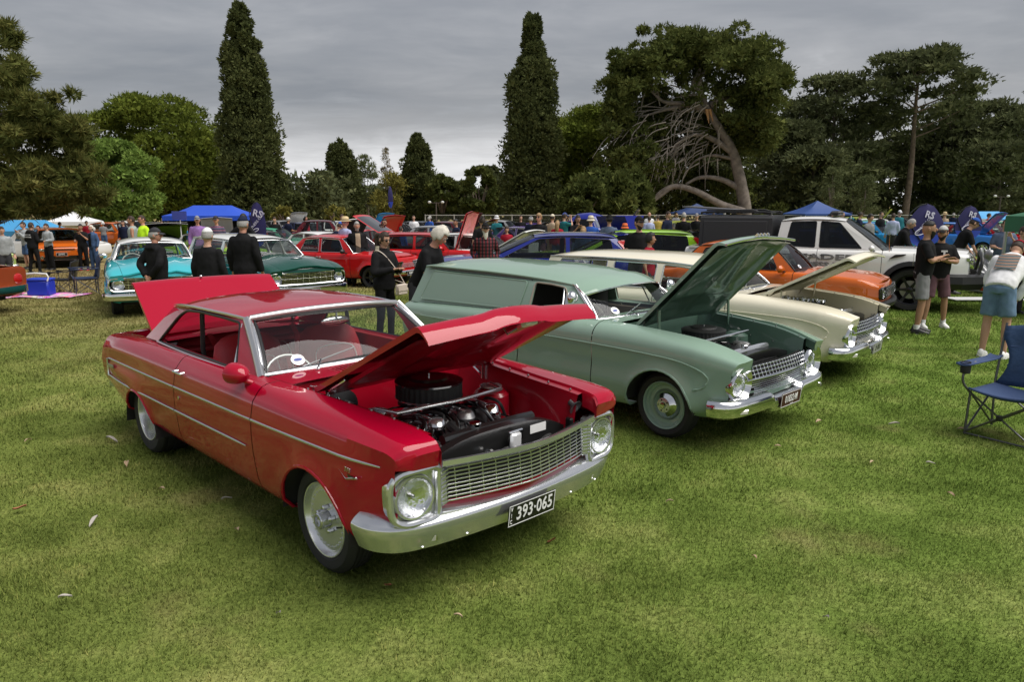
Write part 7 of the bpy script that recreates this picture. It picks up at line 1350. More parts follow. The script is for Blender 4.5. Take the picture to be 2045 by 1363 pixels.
    for lb, px, yt, Y, fc, tp, bt, kw in (('man in navy jacket beyond the lime hatchback', 1334, 422, 29, 40, C_NAVY, C_CHAR, {}), ('man with grey hair, black vest and striped sleeves', 1366, 424, 27, 160, C_BLACK, C_CHAR, dict(hairm=H_GREY)), ('person in pale shirt by the far white car', 1297, 432, 33, 180, C_LILAC, C_DENIM, {}), ('person in cap and black hoodie in the far crowd', 1392, 426, 31, -30, C_BLACK, C_CHAR, dict(hat='cap', hatm=C_GREY)), ('woman with long hair and black top in far crowd', 1409, 434, 27, 0, C_BLACK, C_CHAR, dict(hair='long', hairm=H_BLOND, female=True)), ('person in yellow top beside the mustard coupe', 1314, 430, 36, 170, cloth('mustard', (.45, .33, .08)), C_DENIM, {}), ('bald man in white in far crowd', 1297, 424, 38, 0, C_WHITE, C_DENIM, dict(hair=None)),
        ('dark-haired person behind the utility cab in grey', 1738, 427, 25, 30, C_GREY, C_CHAR, dict(hairm=H_BLACK)), ('man in black shirt standing near the fence', 1760, 423, 34, 20, C_BLACK, C_CHAR, dict(hair='crop')), ('person in white cap far behind the utility', 1797, 420, 36, 10, C_TEAL, C_CHAR, dict(hat='cap', hatm=C_WHITE)), ('man in pale blue shirt facing the fence', 1785, 426, 31, 150, C_LILAC, C_CHAR, dict(hairm=H_BROWN)), ('person in cap and dark top near utility roof lights', 1718, 424, 33, 70, C_NAVY, C_CHAR, dict(hat='cap', hatm=C_CHAR)), ('fair-haired person near the blue marquee', 1683, 424, 37, 20, C_CREAM, C_CHAR, dict(hair='bob', hairm=H_BLOND)), ('person in straw hat beyond the first teardrop flag', 1887, 424, 38, 0, C_TAN, C_CHAR, dict(hat='brim', hatm=C_STRAW))):
        kw = dict(kw); kw.setdefault('hair', 'short'); person(lb, px, yt, Y, fc, tp, bt, 'down', sleeve='long', vox=.03, **kw)
    person('grey-haired man in dark jacket leaning over the royal blue car', 1793, 443, 18.5, 60, C_BLACK, C_CHAR, 'reach', sleeve='coat', hair='short', hairm=H_GREY, lean=.4, H=1.78, **g)
    person('man in royal blue cap and black polo bending over a car', 1912, 452, 17.0, 75, C_BLACK, C_BLACK, 'reach', sleeve='short', hat='cap', hatm=C_BLUE, lean=.45, H=1.82, **g)
    person('man in grey shirt and jeans under the green canopy, hand raised', 2010, 437, 16.5, -20, C_SLATE, C_LDENIM, 'eat', 'hold', sleeve='short', hair='crop', fat=1.15, **g)
    person('dark-clothed person at the right border under green canopy', 2042, 480, 13.5, 20, cloth('olive', (.05, .06, .045)), C_CHAR, 'down', sleeve='long', hair='short', group=None, H=1.62, **g)
    # left side
    person('man in purple shirt and grey cap near the blue marquee', 393, 428, 24.5, 20, C_PURPLE, C_NAVY, 'down', sleeve='long', hat='cap', hatm=C_GREY, hairm=H_GREY, hair='crop', skin=2, fat=1.1, **g)
    person('man in striped shirt and dark trousers near the blue marquee', 431, 431, 24.5, 0, STRIPE, C_NAVY, 'down', sleeve='short', hat='cap', hatm=C_CHAR, skin=2, fat=1.12, **g)
    person('man in black shirt with back to us beside the feather flag', 484, 421, 20.5, 165, C_BLACK, C_CHAR, 'hip', sleeve='short', hair='crop', hairm=H_BLACK, skin=1, **g)
    person('man in yellow-green hi-vis shirt and glasses', 283, 423, 22.5, -40, C_HIVIS, C_NAVY, 'down', sleeve='short', skin=2, hair='crop', shades=True, headp=.2, fat=1.15, **g)
    person('man in grey singlet looking at the black sedan', 262, 431, 23.5, -70, C_SAGE, C_CHAR, 'down', sleeve=None, skin=1, hair='short', hairm=H_BROWN, **g)
    def hoodie(e, T):
        for k, (tx, sz) in enumerate((('NEW YORK', .05), ('PANTHERS', .06))): text(tx, sz, C_WHITE, e, Matrix.Translation((0, .158, 1.33 - .075 * k)) @ Matrix.Rotation(PI, 4, 'Z') @ Matrix.Rotation(PI / 2, 4, 'X'), 'hoodie_lettering', .002)
    person('bald man in black lettered hoodie and black pants on dry grass', 60, 444, 25.2, 165, C_BLACK, C_BLACK, 'hold', sleeve='coat', legs='tight', hood=True, hair='crop', hairm=H_BROWN, back=hoodie, stance=.05, fat=1.1, **g)
    person('man in grey hoodie and denim shorts at left', 46, 443, 27.5, -30, C_MARL, C_DENIM, 'eat', sleeve='long', legs='knee', hair='short', **g)
    person('man in light grey jumper beside the orange sedan', 92, 446, 27.0, -20, C_MARL, C_BLACK, 'hold', sleeve='long', hair='short', **g)
    person('man with short hair between the hoodie and jumper men', 76, 450, 30, 0, C_CREAM, C_CHAR, 'down', hair='crop', **f)
    person('dark-haired woman in black with pale jacket off the shoulder', 160, 447, 26.8, 10, C_BLACK, C_BLACK, 'eat', 'hold', sleeve='short', legs='tight', hair='short', hairm=H_BLACK, female=True, shoes=REDLENS, skin=1, **g)
    person('blonde woman in denim jacket, black top and jeans', 182, 450, 27.2, -15, C_DENIM, C_DENIM, 'down', sleeve='coat', open_jacket=C_BLACK, hair='bob', hairm=H_WHITE, female=True, **g)
    person('person in pale grey top cut by the left border', 2, 452, 21, 40, C_MARL, C_CHAR, 'down', sleeve='long', hair='short', **g)
    for lb, px, yt, Y, tp in (('seated-height person far behind the white marquee', 118, 443, 36, C_CHAR), ('person in red far left by the pine', 172, 441, 38, C_RED), ('person in white near the chain fence', 322, 441, 40, C_WHITE), ('person in grey near the chain fence', 335, 442, 41, C_GREY), ('person with pale hat behind the red bonnet', 682, 424, 33, C_CREAM), ('person in dark top by the grey car bonnet', 245, 440, 34, C_NAVY), ('person in blue overalls behind the red hatchback', 800, 452, 27, C_BLUE), ('dark-dressed person with camera behind the violet sedan', 1012, 452, 25, C_RED)): person(lb, px, yt, Y, random.choice((0, 160, 40)), tp, C_CHAR, 'down', sleeve='long', vox=.03, hair='short', H=None)
    pal = [(C_BLACK, 'black'), (C_NAVY, 'navy'), (C_RED, 'red'), (C_GREY, 'grey'), (C_WHITE, 'white'), (C_BLUE, 'blue'), (C_TAN, 'tan'), (C_TEAL, 'teal')]
    spots = [(548, 433, 33, 'maroon wagon'), (575, 434, 36, 'black wagon'), (610, 432, 40, 'black wagon, further back'), (736, 434, 31, 'raised red tailgate'), (826, 430, 38, 'silver sedan'), (858, 431, 41, 'twin-lamp pole'), (938, 433, 30, 'open black bonnet'), (992, 431, 33, 'purple coupe'), (1040, 430, 35, 'violet sedan'), (1060, 432, 30, 'grass gap'), (1268, 428, 40, 'white hatch'), (1350, 424, 42, 'navy marquee'), (1425, 426, 36, 'solar panel on the canopy'), (1447, 424, 44, 'canopy rear edge'), (1660, 425, 41, 'navy peaked marquee'), (1700, 424, 45, 'fence behind the cab roof'), (1830, 423, 40, 'large teardrop flag'), (1905, 424, 44, 'gap between the flags'), (1975, 426, 38, 'sky blue awning'), (205, 445, 40, 'white marquee'), (232, 443, 44, 'silver car')]
    for q, (px, yt, Y, near_) in enumerate(spots): tp, cn = pal[q % 8]; person('far visitor in %s top near the %s' % (cn, near_), px, yt, Y, (0, 150, 60, 200)[q % 4], tp, (C_CHAR, C_DENIM, C_TAN)[q % 3], ('down', 'hold', 'pocket')[q % 3], sleeve=('long', 'short')[q % 2], vox=.032, hair=('short', 'crop', 'bob')[q % 3], hat=(None, 'cap', None, 'bucket')[q % 4], hatm=(C_NAVY, C_WHITE, C_BLACK)[q % 3], hairm=(H_BROWN, H_GREY, H_BLACK, H_BLOND)[q % 4], skin=q % 4)
# ------------------------------------------------------------------ trees
def world_at(px, py, Y):
    """point Y metres out that shows at photo pixel px, py"""
    v = (681.5 - py) / FPX; zt = Y * (v * math.cos(PITCH) - math.sin(PITCH)) / (math.cos(PITCH) + v * math.sin(PITCH)); d = Y * math.cos(PITCH) - zt * math.sin(PITCH)
    return Vector(((px - 1022.5) / FPX * d, Y, CAM_H + zt))
def foliage(name, c0, c1, c2, scale=.35, transl=.22):
    if name in MATS: return MATS[name]
    m = bpy.data.materials.new(name); m.use_nodes = True; t = m.node_tree; t.nodes.clear(); L = t.links.new; o = t.nodes.new('ShaderNodeOutputMaterial'); d = t.nodes.new('ShaderNodeBsdfDiffuse'); tr = t.nodes.new('ShaderNodeBsdfTranslucent'); mxs = t.nodes.new('ShaderNodeMixShader'); mxs.inputs[0].default_value = transl
    g = t.nodes.new('ShaderNodeNewGeometry'); tcn = t.nodes.new('ShaderNodeTexCoord'); n = t.nodes.new('ShaderNodeTexNoise'); n.inputs['Scale'].default_value = scale; n.inputs['Detail'].default_value = 3; L(tcn.outputs['Object'], n.inputs['Vector'])
    ad = t.nodes.new('ShaderNodeMath'); ad.operation = 'MULTIPLY_ADD'; ad.inputs[1].default_value = .5; L(g.outputs['Random Per Island'], ad.inputs[0]); mu = t.nodes.new('ShaderNodeMath'); mu.operation = 'MULTIPLY_ADD'; mu.inputs[1].default_value = 1.1; mu.inputs[2].default_value = -.3; L(n.outputs['Fac'], mu.inputs[0]); L(mu.outputs[0], ad.inputs[2])
    r = t.nodes.new('ShaderNodeValToRGB'); e = r.color_ramp.elements; e[0].position = .1; e[0].color = (*c0, 1); e[1].position = .95; e[1].color = (*c2, 1); q = e.new(.5); q.color = (*c1, 1); L(ad.outputs[0], r.inputs[0]); L(r.outputs[0], d.inputs[0]); L(r.outputs[0], tr.inputs[0]); L(d.outputs[0], mxs.inputs[1]); L(tr.outputs[0], mxs.inputs[2]); L(mxs.outputs[0], o.inputs[0]); MATS[name] = m; return m
F_CYP = foliage('cypress_leaf', (.046, .056, .024), (.085, .101, .037), (.15, .163, .064)); F_PINE = foliage('stone_pine_needle', (.062, .085, .017), (.121, .154, .027), (.228, .261, .048)); F_DARK = foliage('dark_pine_needle', (.052, .059, .032), (.092, .108, .05), (.162, .173, .078)); F_ALEP = foliage('aleppo_needle', (.043, .057, .019), (.083, .101, .03), (.154, .166, .051)); F_BROAD = foliage('broad_leaf', (.087, .14, .032), (.164, .248, .055), (.295, .379, .103)); F_GUM = foliage('gum_leaf', (.075, .093, .041), (.129, .151, .069), (.205, .225, .109)); F_YEL = foliage('yellowing_leaf', (.116, .116, .03), (.205, .191, .048), (.314, .273, .082)); F_NEAR = foliage('near_pine_needle', (.047, .061, .019), (.097, .11, .032), (.204, .19, .061), .8)
BARK = mat('pine_bark', (.17, .125, .095), .9, var=.45, vscale=2.5, bump=1.0, bscale=7); BARKG = mat('grey_bark', (.2, .17, .145), .9, var=.4, vscale=2, bump=1.0, bscale=6); BARKD = mat('dark_bark', (.075, .06, .05), .9, var=.4, vscale=2, bump=1.0, bscale=6); DEAD = mat('dead_branch', (.26, .23, .2), .9, var=.3, vscale=2)
def leaf_cloud(C, Rr, n, size, asp=1.0, up=.25, radial=.6, seed=0, shell=.72):
    """leaf-sized triangles on the skins of ellipsoid clumps: centres C (k,3), radii Rr (k,3)"""
    g = np.random.default_rng(seed); n = int(n * 1.35); C = np.repeat(C, n, 0); Rr = np.repeat(Rr, n, 0); k = len(C)
    d = g.normal(size=(k, 3)); d[:, 2] += up; d /= np.linalg.norm(d, axis=1, keepdims=True); rad = shell + (1 - shell) * g.random((k, 1)) + .1 * g.normal(size=(k, 1)); p = C + d * Rr * rad
    a = g.normal(size=(k, 3)); a = a * (1 - radial) + d * radial * 1.6 + np.array([0, 0, .15]); a /= np.linalg.norm(a, axis=1, keepdims=True); b = np.cross(a, g.normal(size=(k, 3))); b /= np.linalg.norm(b, axis=1, keepdims=True) + 1e-9
    s = size * 1.02 * (.55 + .9 * g.random((k, 1))); v0 = p - b * s * .5 / asp - a * s * .4; v1 = p + b * s * .5 / asp - a * s * .4; v2 = p + a * s * .9; 
    V = np.stack([v0, v1, v2], 1).reshape(-1, 3); F = np.arange(len(V)).reshape(-1, 3); return V, F
def crown(e, parts, m, name='crown'):
    V = []; F = []; o = 0
    for v, f in parts: V.append(v); F.append(f + o); o += len(v)
    return fast_mesh(name, np.concatenate(V), np.concatenate(F), [m], parent=e)
def tree_root(name, label, px, Y, group=None, cat='tree'):
    b = world_at(px, 500, Y); e = empty(name, (b.x, Y, -.3)); return tag(e, label, cat, group)
def trunk(e, path, r0, r1, m, name='trunk', n=9, wob=.0, seed=0):
    g = np.random.default_rng(seed); P = smooth_path([tuple(p) for p in path], 5); k = len(P); mb = MB(); mb.tube([(p[0] + wob * g.normal() * .3, p[1] + wob * g.normal() * .3, p[2]) for p in P], [r0 + (r1 - r0) * (i / (k - 1))**.8 for i in range(k)], m, n); return mb.build(name, e, 60)
def dims(px, ytop, wpx, Y): t = world_at(px, ytop, Y); return t.z, wpx / FPX * Y
def cypress(label, px, ytop, Y, prof, m, seed, n=420, leaf=.3, per=26, cr=.75, group=None, name='cypress_tree', spread=1.0, tilt=.0, trunkm=BARKD, up=.5):
    """prof: (height share, half width in photo pixels)"""
    e = tree_root(name, label, px, Y, group); H = world_at(px, ytop, Y).z; g = np.random.default_rng(seed); t = 1 - g.random(n)**.85; t = np.clip(t, .02, .985); rr = np.interp(t, [p[0] for p in prof], [p[1] / FPX * Y for p in prof]); a = g.random(n) * 2 * PI; lump = 1 + .24 * vnoise(np.stack([np.cos(a) * 2, np.sin(a) * 2, t * 14], 1), 1.3, seed)
    rad = rr * (.6 + .4 * g.random(n)**.5) * lump; C = np.stack([rad * np.cos(a) + tilt * t * H, rad * np.sin(a), t * H], 1); sz = cr * (.6 + .8 * g.random((n, 1))) * (np.clip(rr / rr.max(), .35, 1)[:, None]); Rr = np.concatenate([sz, sz, sz * 1.25], 1)
    crown(e, [leaf_cloud(C, Rr, int(per * 1.7), leaf * .72, 1.1, up, .7, seed), leaf_cloud(C * np.array([.62, .62, .985]), Rr * .8, max(4, per // 3), leaf * 1.6, .9, .2, .2, seed + 1)], m); trunk(e, [(0, 0, 0), (0, 0, H * .5), (tilt * H * .8, 0, H * .9)], max(.18, H * .018), .05, trunkm); return e
def domed(label, px, ytop, wpx, Y, m, seed, base=.12, n=190, cr=1.35, leaf=.26, per=95, flat=.75, group=None, name='stone_pine', skirt=True, lean=.0, top_only=.0, trunkm=BARK):
    """dense crown of cushion-like clumps; base: share of the height left clear below"""
    e = tree_root(name, label, px, Y, group); H, Wd = dims(px, ytop, wpx, Y); g = np.random.default_rng(seed); rx = Wd / 2; z0 = H * base; zc = z0 + (H - z0) * (.42 if skirt else .25); rz = H - zc; d = g.normal(size=(n, 3)); d /= np.linalg.norm(d, axis=1, keepdims=True)
    d[:, 2] = np.where(d[:, 2] < 0, d[:, 2] * (1 if skirt else .35), d[:, 2]); k = (.82 + .16 * g.random((n, 1))); lo = np.where(d[:, 2:3] < 0, (zc - z0), rz)
    C = np.concatenate([d[:, :2] * rx * k, zc + d[:, 2:3] * lo * k], 1); C[:, 2] = np.minimum(C[:, 2], H - cr * .5); sz = cr * (.65 + .7 * g.random((n, 1))) * min(1.0, Wd / 9); Rr = np.concatenate([sz * 1.05, sz * 1.05, sz * flat], 1); C[:, 0] += lean * C[:, 2]
    crown(e, [leaf_cloud(C, Rr, per, leaf, 1.5, .75, .8, seed, .86), leaf_cloud(C, Rr * .84, per // 2, leaf * 1.7, .9, .4, .15, seed + 1, .9)], m); trunk(e, [(0, 0, 0), (.2, 0, z0 + .3), (0, 0, zc)], max(.2, H * .022), .12, trunkm, seed=seed)
    for q in range(5): a = 2 * PI * q / 5 + seed; trunk(e, [(0, 0, z0 + .2), (rx * .35 * math.cos(a), rx * .35 * math.sin(a), zc), (rx * .7 * math.cos(a), rx * .7 * math.sin(a), zc + rz * .4)], .16, .04, trunkm, 'limb', 6)
    return e
def tall_pine(label, px, ytop, wpx, Y, m, seed, bare=.5, layers=5, n=70, leaf=.3, per=70, group='tall pines behind the fence', name='tall_pine', lean=.0, cr=1.2, trunkm=BARKD, flat=.42, low=0):
    """bare trunk, spreading limbs that carry flat plates of needles with sky between"""
    e = tree_root(name, label, px, Y, group); H, Wd = dims(px, ytop, wpx, Y); g = np.random.default_rng(seed); C = []; Rr = []; z0 = H * bare; ax = lambda z: (lean * z, 0)
    trunk(e, [(0, 0, 0), (lean * H * .35 + .15, 0, H * .35), (lean * H * .7 - .1, 0, H * .7), (lean * H * .93, 0, H * .93)], max(.28, H * .023), .08, trunkm, seed=seed)
    for q in range(n):
        t = g.random()**.7; z = z0 + (H - z0) * t; env = math.sqrt(max(.02, 1 - (2 * t - .75)**2 * (.62 if t > .375 else .9))); a = g.random() * 2 * PI; rad = Wd / 2 * env * (.25 + .75 * math.sqrt(g.random())); p = (ax(z)[0] + rad * math.cos(a), rad * math.sin(a), min(z + .08 * rad, H - cr * flat)); C.append(p); s = cr * (.6 + .8 * g.random()); Rr.append((s * 1.25, s * 1.25, s * flat))
        if q % 4 == 0: zb = z - .35 * rad; trunk(e, [(ax(zb)[0], 0, zb), (p[0] * .5 + ax(zb)[0] * .5, p[1] * .5, zb + (p[2] - zb) * .45), p], .11, .03, trunkm, 'limb', 5)
    for q in range(low): a = g.random() * 2 * PI; z = z0 * (.25 + .7 * g.random()); rad = Wd * .3 * (.4 + .6 * g.random()); C.append((rad * math.cos(a), rad * math.sin(a), z)); s = cr * (.6 + .7 * g.random()); Rr.append((s * 1.3, s * 1.3, s * .55))
    C = np.array(C); Rr = np.array(Rr); crown(e, [leaf_cloud(C, Rr, per, leaf, 1.8, .6, .7, seed), leaf_cloud(C, Rr * .8, per // 2, leaf * 1.5, 1.0, .2, .2, seed + 1)], m); return e
def loose(label, px, ytop, wpx, Y, m, seed, base=.2, n=60, cr=.8, leaf=.2, per=60, group=None, name='gum_tree', asp=2.2, trunkm=BARKG, shape=1.0, cat='tree'):
    e = tree_root(name, label, px, Y, group, cat); H, Wd = dims(px, ytop, wpx, Y); g = np.random.default_rng(seed); C = []; Rr = []
    for q in range(n):
        t = g.random()**.8; z = H * (base + (1 - base) * t) ; env = math.sin(PI * min(.97, max(.06, (.12 + .8 * t**shape)))); a = g.random() * 2 * PI; rad = Wd / 2 * env * (.3 + .7 * math.sqrt(g.random())); s = min(cr, Wd * .22) * (.6 + .8 * g.random()); C.append((rad * math.cos(a), rad * math.sin(a), min(z, H - s * .6))); Rr.append((s, s, s * .85))
        if q % 9 == 0: trunk(e, [(0, 0, H * base * .6), (C[-1][0] * .5, C[-1][1] * .5, z * .7), C[-1]], .06 + H * .003, .02, trunkm, 'limb', 5)
    crown(e, [leaf_cloud(np.array(C), np.array(Rr), per, leaf, asp, .3, .45, seed, .5)], m); trunk(e, [(0, 0, 0), (.1, 0, H * .4), (0, 0, H * .8)], max(.06, H * .014), .03, trunkm); return e
def make_trees():
    GP = 'park trees along the far side'
    cypress('tallest dark cypress column left of the middle, reaching the top border', 512, -2, 75, [(0, 50), (.1, 62), (.25, 58), (.45, 48), (.7, 36), (.85, 27), (.95, 16), (1, 6)], F_CYP, 3, n=560, cr=.85, leaf=.3, per=34, tilt=-.012)
    cypress('tall dark twin-topped cypress right of the middle', 1060, 20, 78, [(0, 50), (.12, 56), (.35, 51), (.6, 44), (.76, 38), (.8, 22), (.93, 17), (1, 5)], F_CYP, 11, n=560, cr=.85, leaf=.3, per=34, tilt=.004)
    domed('big rounded stone pine between bushy tree and left cypress', 333, 187, 238, 84, F_PINE, 5, base=.1, n=75, cr=2.5, leaf=.19, per=560, flat=.62)
    domed('lobed green stone pine right of the twin-topped cypress', 1180, 215, 150, 86, F_PINE, 9, base=.1, n=52, cr=2.0, leaf=.19, per=400)
    domed('light green leafy tree in front of the big stone pine', 246, 268, 150, 56, F_BROAD, 21, base=.05, n=95, cr=1.25, leaf=.14, per=260, flat=.7, name='leafy_tree', trunkm=BARKG)
    domed('bright bushy young pine left of the leaning giant', 1212, 336, 165, 60, F_ALEP, 31, base=.03, n=110, cr=.95, leaf=.24, per=90, flat=.95, name='bushy_pine'); domed('paler bushy young pine before the lobed stone pine', 1165, 352, 90, 57, F_ALEP, 32, base=.03, n=60, cr=.8, leaf=.22, per=90, flat=.95, name='bushy_pine')
    domed('small dark tree at the foot of the left cypress', 596, 378, 46, 72, F_CYP, 33, base=.1, n=40, cr=.8, leaf=.24, per=60, name='small_tree')
    domed('dark round tree at the left behind the leafy tree', 395, 330, 150, 90, F_DARK, 34, base=.05, n=80, cr=1.4, leaf=.3, per=70, name='small_tree')
    cypress('left one of two blunt dark green conifers', 687, 275, 108, [(0, 34), (.3, 34), (.6, 28), (.85, 20), (.97, 10), (1, 5)], F_CYP, 41, n=260, cr=.8, leaf=.34, per=30, name='blunt_conifer', group=GP); cypress('right one of two blunt dark green conifers', 838, 265, 104, [(0, 36), (.3, 36), (.6, 29), (.85, 19), (.97, 9), (1, 4)], F_CYP, 43, n=260, cr=.8, leaf=.34, per=30, name='blunt_conifer', group=GP)
    loose('thin grey-green gum left of the first blunt conifer', 648, 340, 52, 112, F_GUM, 51, n=44, cr=1.1, leaf=.3, group=GP); loose('open gum right of the first blunt conifer', 738, 306, 50, 112, F_GUM, 52, n=48, cr=1.1, leaf=.3, group=GP); loose('sparse brown poplar spire between the blunt conifers', 777, 292, 26, 115, foliage('poplar_brown', (.123, .102, .055), (.178, .151, .082), (.26, .218, .123)), 53, base=.1, n=40, cr=.6, leaf=.22, per=34, group=GP, name='poplar_tree')
    loose('yellowing tree under the poplar spire', 783, 342, 62, 100, F_YEL, 54, base=.1, n=50, cr=1.0, leaf=.3, group=GP, name='yellowing_tree'); domed('small yellow-green bush before the first blunt conifer', 672, 402, 38, 70, F_YEL, 55, base=.02, n=24, cr=.55, leaf=.18, per=60, name='yellow_bush', group=GP); domed('small yellow-green bush beside the left cypress foot', 570, 404, 40, 68, F_YEL, 56, base=.02, n=24, cr=.55, leaf=.18, per=60, name='yellow_bush', group=GP)
    for q, (px, yt, w, Y, mm, lb) in enumerate(((885, 344, 60, 100, F_ALEP, 'olive green tree beside the right blunt conifer'), (918, 355, 46, 103, F_GUM, 'small grey-green tree left of the fir-shaped tree'), (958, 328, 66, 98, F_ALEP, 'fir-shaped olive tree left of the twin-topped cypress'), (985, 325, 50, 112, F_DARK, 'dark tree tucked against the twin-topped cypress'), (1110, 300, 60, 100, F_DARK, 'dark tree behind the twin-topped cypress'), (640, 388, 30, 120, F_GUM, 'low gum beside the far house'))): domed(lb, px, yt, w, Y, mm, 60 + q, base=.06, n=60, cr=1.0, leaf=.28, per=60, name='park_tree', group=GP, flat=.9)
    # the leaning giant pine
    Y = 74; e = tree_root('giant_pine', 'giant old pine with leaning grey trunk and bare broken branches', 1485, Y); bx = e.location.x
    def W(px, py, dy=.0): p = world_at(px, py, Y + dy); return (p.x - bx, dy, p.z)
    base = W(1492, 426); base = (base[0], 0, 0)
    trunk(e, [base, W(1484, 380), W(1473, 330), W(1462, 292), W(1440, 255), W(1415, 215), W(1400, 175), W(1395, 140)], .72, .22, BARKG, wob=.1)
    limbs = [([W(1412, 212), W(1385, 205), W(1355, 200), W(1325, 196), W(1300, 175)], .42, .1), ([W(1405, 180), W(1385, 160), W(1398, 130), W(1392, 100)], .35, .1), ([W(1418, 205), W(1440, 190), W(1470, 195), W(1500, 205)], .3, .08), ([W(1465, 300), W(1430, 275), W(1395, 262), W(1360, 275), W(1330, 310)], .36, .08), ([W(1478, 370), W(1440, 352), W(1400, 348), W(1370, 362)], .36, .12), ([W(1486, 418, -1), W(1440, 402, -1), W(1390, 376, -1), W(1350, 366, -1), W(1320, 378, -1), W(1292, 408, -1)], .42, .18), ([W(1340, 368, -1), W(1310, 392, -1), W(1294, 406, -1)], .25, .1), ([W(1460, 310), W(1420, 304), W(1385, 318), W(1365, 350)], .2, .05), ([W(1395, 150), W(1430, 120), W(1470, 110)], .25, .07), ([W(1360, 205), W(1320, 215), W(1285, 225), W(1255, 220)], .22, .05)]
    for q, (p, a, b) in enumerate(limbs): trunk(e, p, a, b, BARKG, 'limb', 7, seed=q)
    g = np.random.default_rng(8); tw = MB()
    for q in range(170):
        x0 = g.uniform(1262, 1450); y0 = 195 + 40 * ((1450 - x0) / 190)**1.5 + g.uniform(-12, 120); L = g.uniform(30, 130); dy = g.uniform(-3, 2); k1 = g.uniform(-.05, .85); k2 = g.uniform(.3, .85); P = [W(x0, y0, dy), W(x0 - L * k1 * .6, y0 + L * k2 * .3, dy), W(x0 - L * k1 + g.normal() * 6, y0 + L * k2, dy + g.normal() * .6)]; tw.tube(smooth_path(P, 3), [.06, .05, .045, .04, .035, .025, .015], DEAD, 4)
    for q in range(60): x0 = g.uniform(1245, 1400); y0 = g.uniform(140, 260); dx, dy_ = g.normal() * 28, g.normal() * 22; tw.tube([W(x0, y0), W(x0 + dx * .5, y0 + dy_ * .4), W(x0 + dx, y0 + dy_)], [.06, .045, .02], DEAD, 4)
    t_ = tw.build('dead_twigs', e, 0, weld=False); t_['kind'] = 'stuff'
    sp = MB(); sp.tube([W(1412, 212, -.6), W(1416, 240, -.8)], [.22, .03], mat('torn_wood', (.5, .28, .12), .8), 5); sp.tube([W(1418, 212, -.6), W(1424, 236, -.8)], [.16, .03], MATS['torn_wood'], 5); sp.build('torn_wood', e)
    C = []; Rr = []
    def blob(px, py, n, sx, sy, cr=1.15):
        bk = 4.5 if 1290 < px < 1480 and py > 225 else .0
        for q in range(n):
            p = W(px + g.normal() * sx, py + g.normal() * sy, g.normal() * 2.2 + bk); s = cr * g.uniform(.6, 1.3); C.append(p); Rr.append((s * 1.1, s * 1.1, s * .7))
    for a in ((1400, 82, 62, 50, 13), (1330, 110, 34, 34, 12), (1470, 108, 34, 32, 12), (1265, 140, 34, 22, 16), (1240, 185, 26, 14, 18), (1238, 225, 16, 13, 12), (1525, 165, 46, 20, 22), (1545, 150, 20, 12, 12), (1500, 215, 36, 26, 24), (1440, 160, 10, 26, 14), (1350, 142, 14, 40, 12), (1475, 250, 20, 16, 18), (1455, 275, 14, 14, 10), (1520, 260, 26, 16, 20), (1300, 262, 26, 26, 16), (1270, 280, 30, 22, 22), (1300, 330, 30, 26, 26), (1400, 300, 22, 40, 30), (1420, 380, 30, 50, 22), (1260, 320, 20, 20, 26)): blob(*a)
    for a in ((1400, 195, 40, 55, 26), (1320, 195, 30, 38, 24), (1455, 235, 30, 34, 30), (1380, 330, 40, 60, 40)):
        n0 = len(C); blob(*a); C[n0:] = [(x, 5 + abs(y), z) for x, y, z in C[n0:]]
    crown(e, [leaf_cloud(np.array(C), np.array(Rr), 100, .2, 1.7, .6, .8, 70), leaf_cloud(np.array(C), np.array(Rr) * .82, 46, .34, 1.0, .3, .2, 71)], F_ALEP)
    # dark pines behind the fence on the right
    tall_pine('tallest flat-topped pine above the utility, trunk in clear view', 1800, 90, 215, 88, F_DARK, 81, bare=.5, n=95, per=64, cr=1.35, lean=.012, low=0, trunkm=BARK)
    for q, (px, yt, w, Y, bare, low, lb) in enumerate(((1650, 142, 150, 92, .38, 24, 'ragged dark pine left of the tallest flat-topped pine'), (1590, 190, 130, 98, .3, 26, 'dark pine close behind the leaning giant'), (1565, 235, 110, 88, .25, 30, 'dark pine low behind the leaning trunk'), (1725, 215, 120, 101, .3, 24, 'dark pine filling the gap left of the tallest pine'), (1880, 196, 130, 96, .32, 28, 'dark pine right of the tallest trunk'), (1945, 195, 150, 98, .35, 28, 'wide dark pine at the right with sky gaps'), (2010, 220, 140, 94, .3, 30, 'dark pine near the right border'), (1845, 255, 120, 97, .25, 30, 'lower dark pine right behind the tallest trunk'), (1690, 280, 120, 86, .25, 30, 'lower dark pine behind the two small gums'), (1980, 275, 130, 84, .25, 30, 'lower dark pine behind the teardrop flags'), (1615, 290, 120, 82, .22, 30, 'lower dark pine behind the blue marquee'))): tall_pine(lb, px, yt, w, Y, F_DARK, 90 + q, bare=bare, n=62, per=52, cr=1.45, low=low, lean=.01 * ((q % 3) - 1), flat=.55)
    # cedar at the right border
    e = tree_root('cedar_tree', 'layered dark cedar cut by the right border', 2058, 60); H, Wd = dims(2058, 130, 170, 60); g = np.random.default_rng(4); C = []; Rr = []
    for q in range(110): t = g.random(); z = H * (.08 + .9 * t); a = g.random() * 2 * PI; rad = Wd / 2 * (1.05 - t) * g.uniform(.3, 1); C.append((rad * math.cos(a), rad * math.sin(a), round(z / 1.1) * 1.1 + g.normal() * .12)); s = g.uniform(.6, 1.2); Rr.append((s * 1.2, s * 1.2, s * .28))
    crown(e, [leaf_cloud(np.array(C), np.array(Rr), 70, .22, 1.6, .3, .6, 44)], F_DARK); trunk(e, [(0, 0, 0), (0, 0, H * .95)], .4, .05, BARKD)
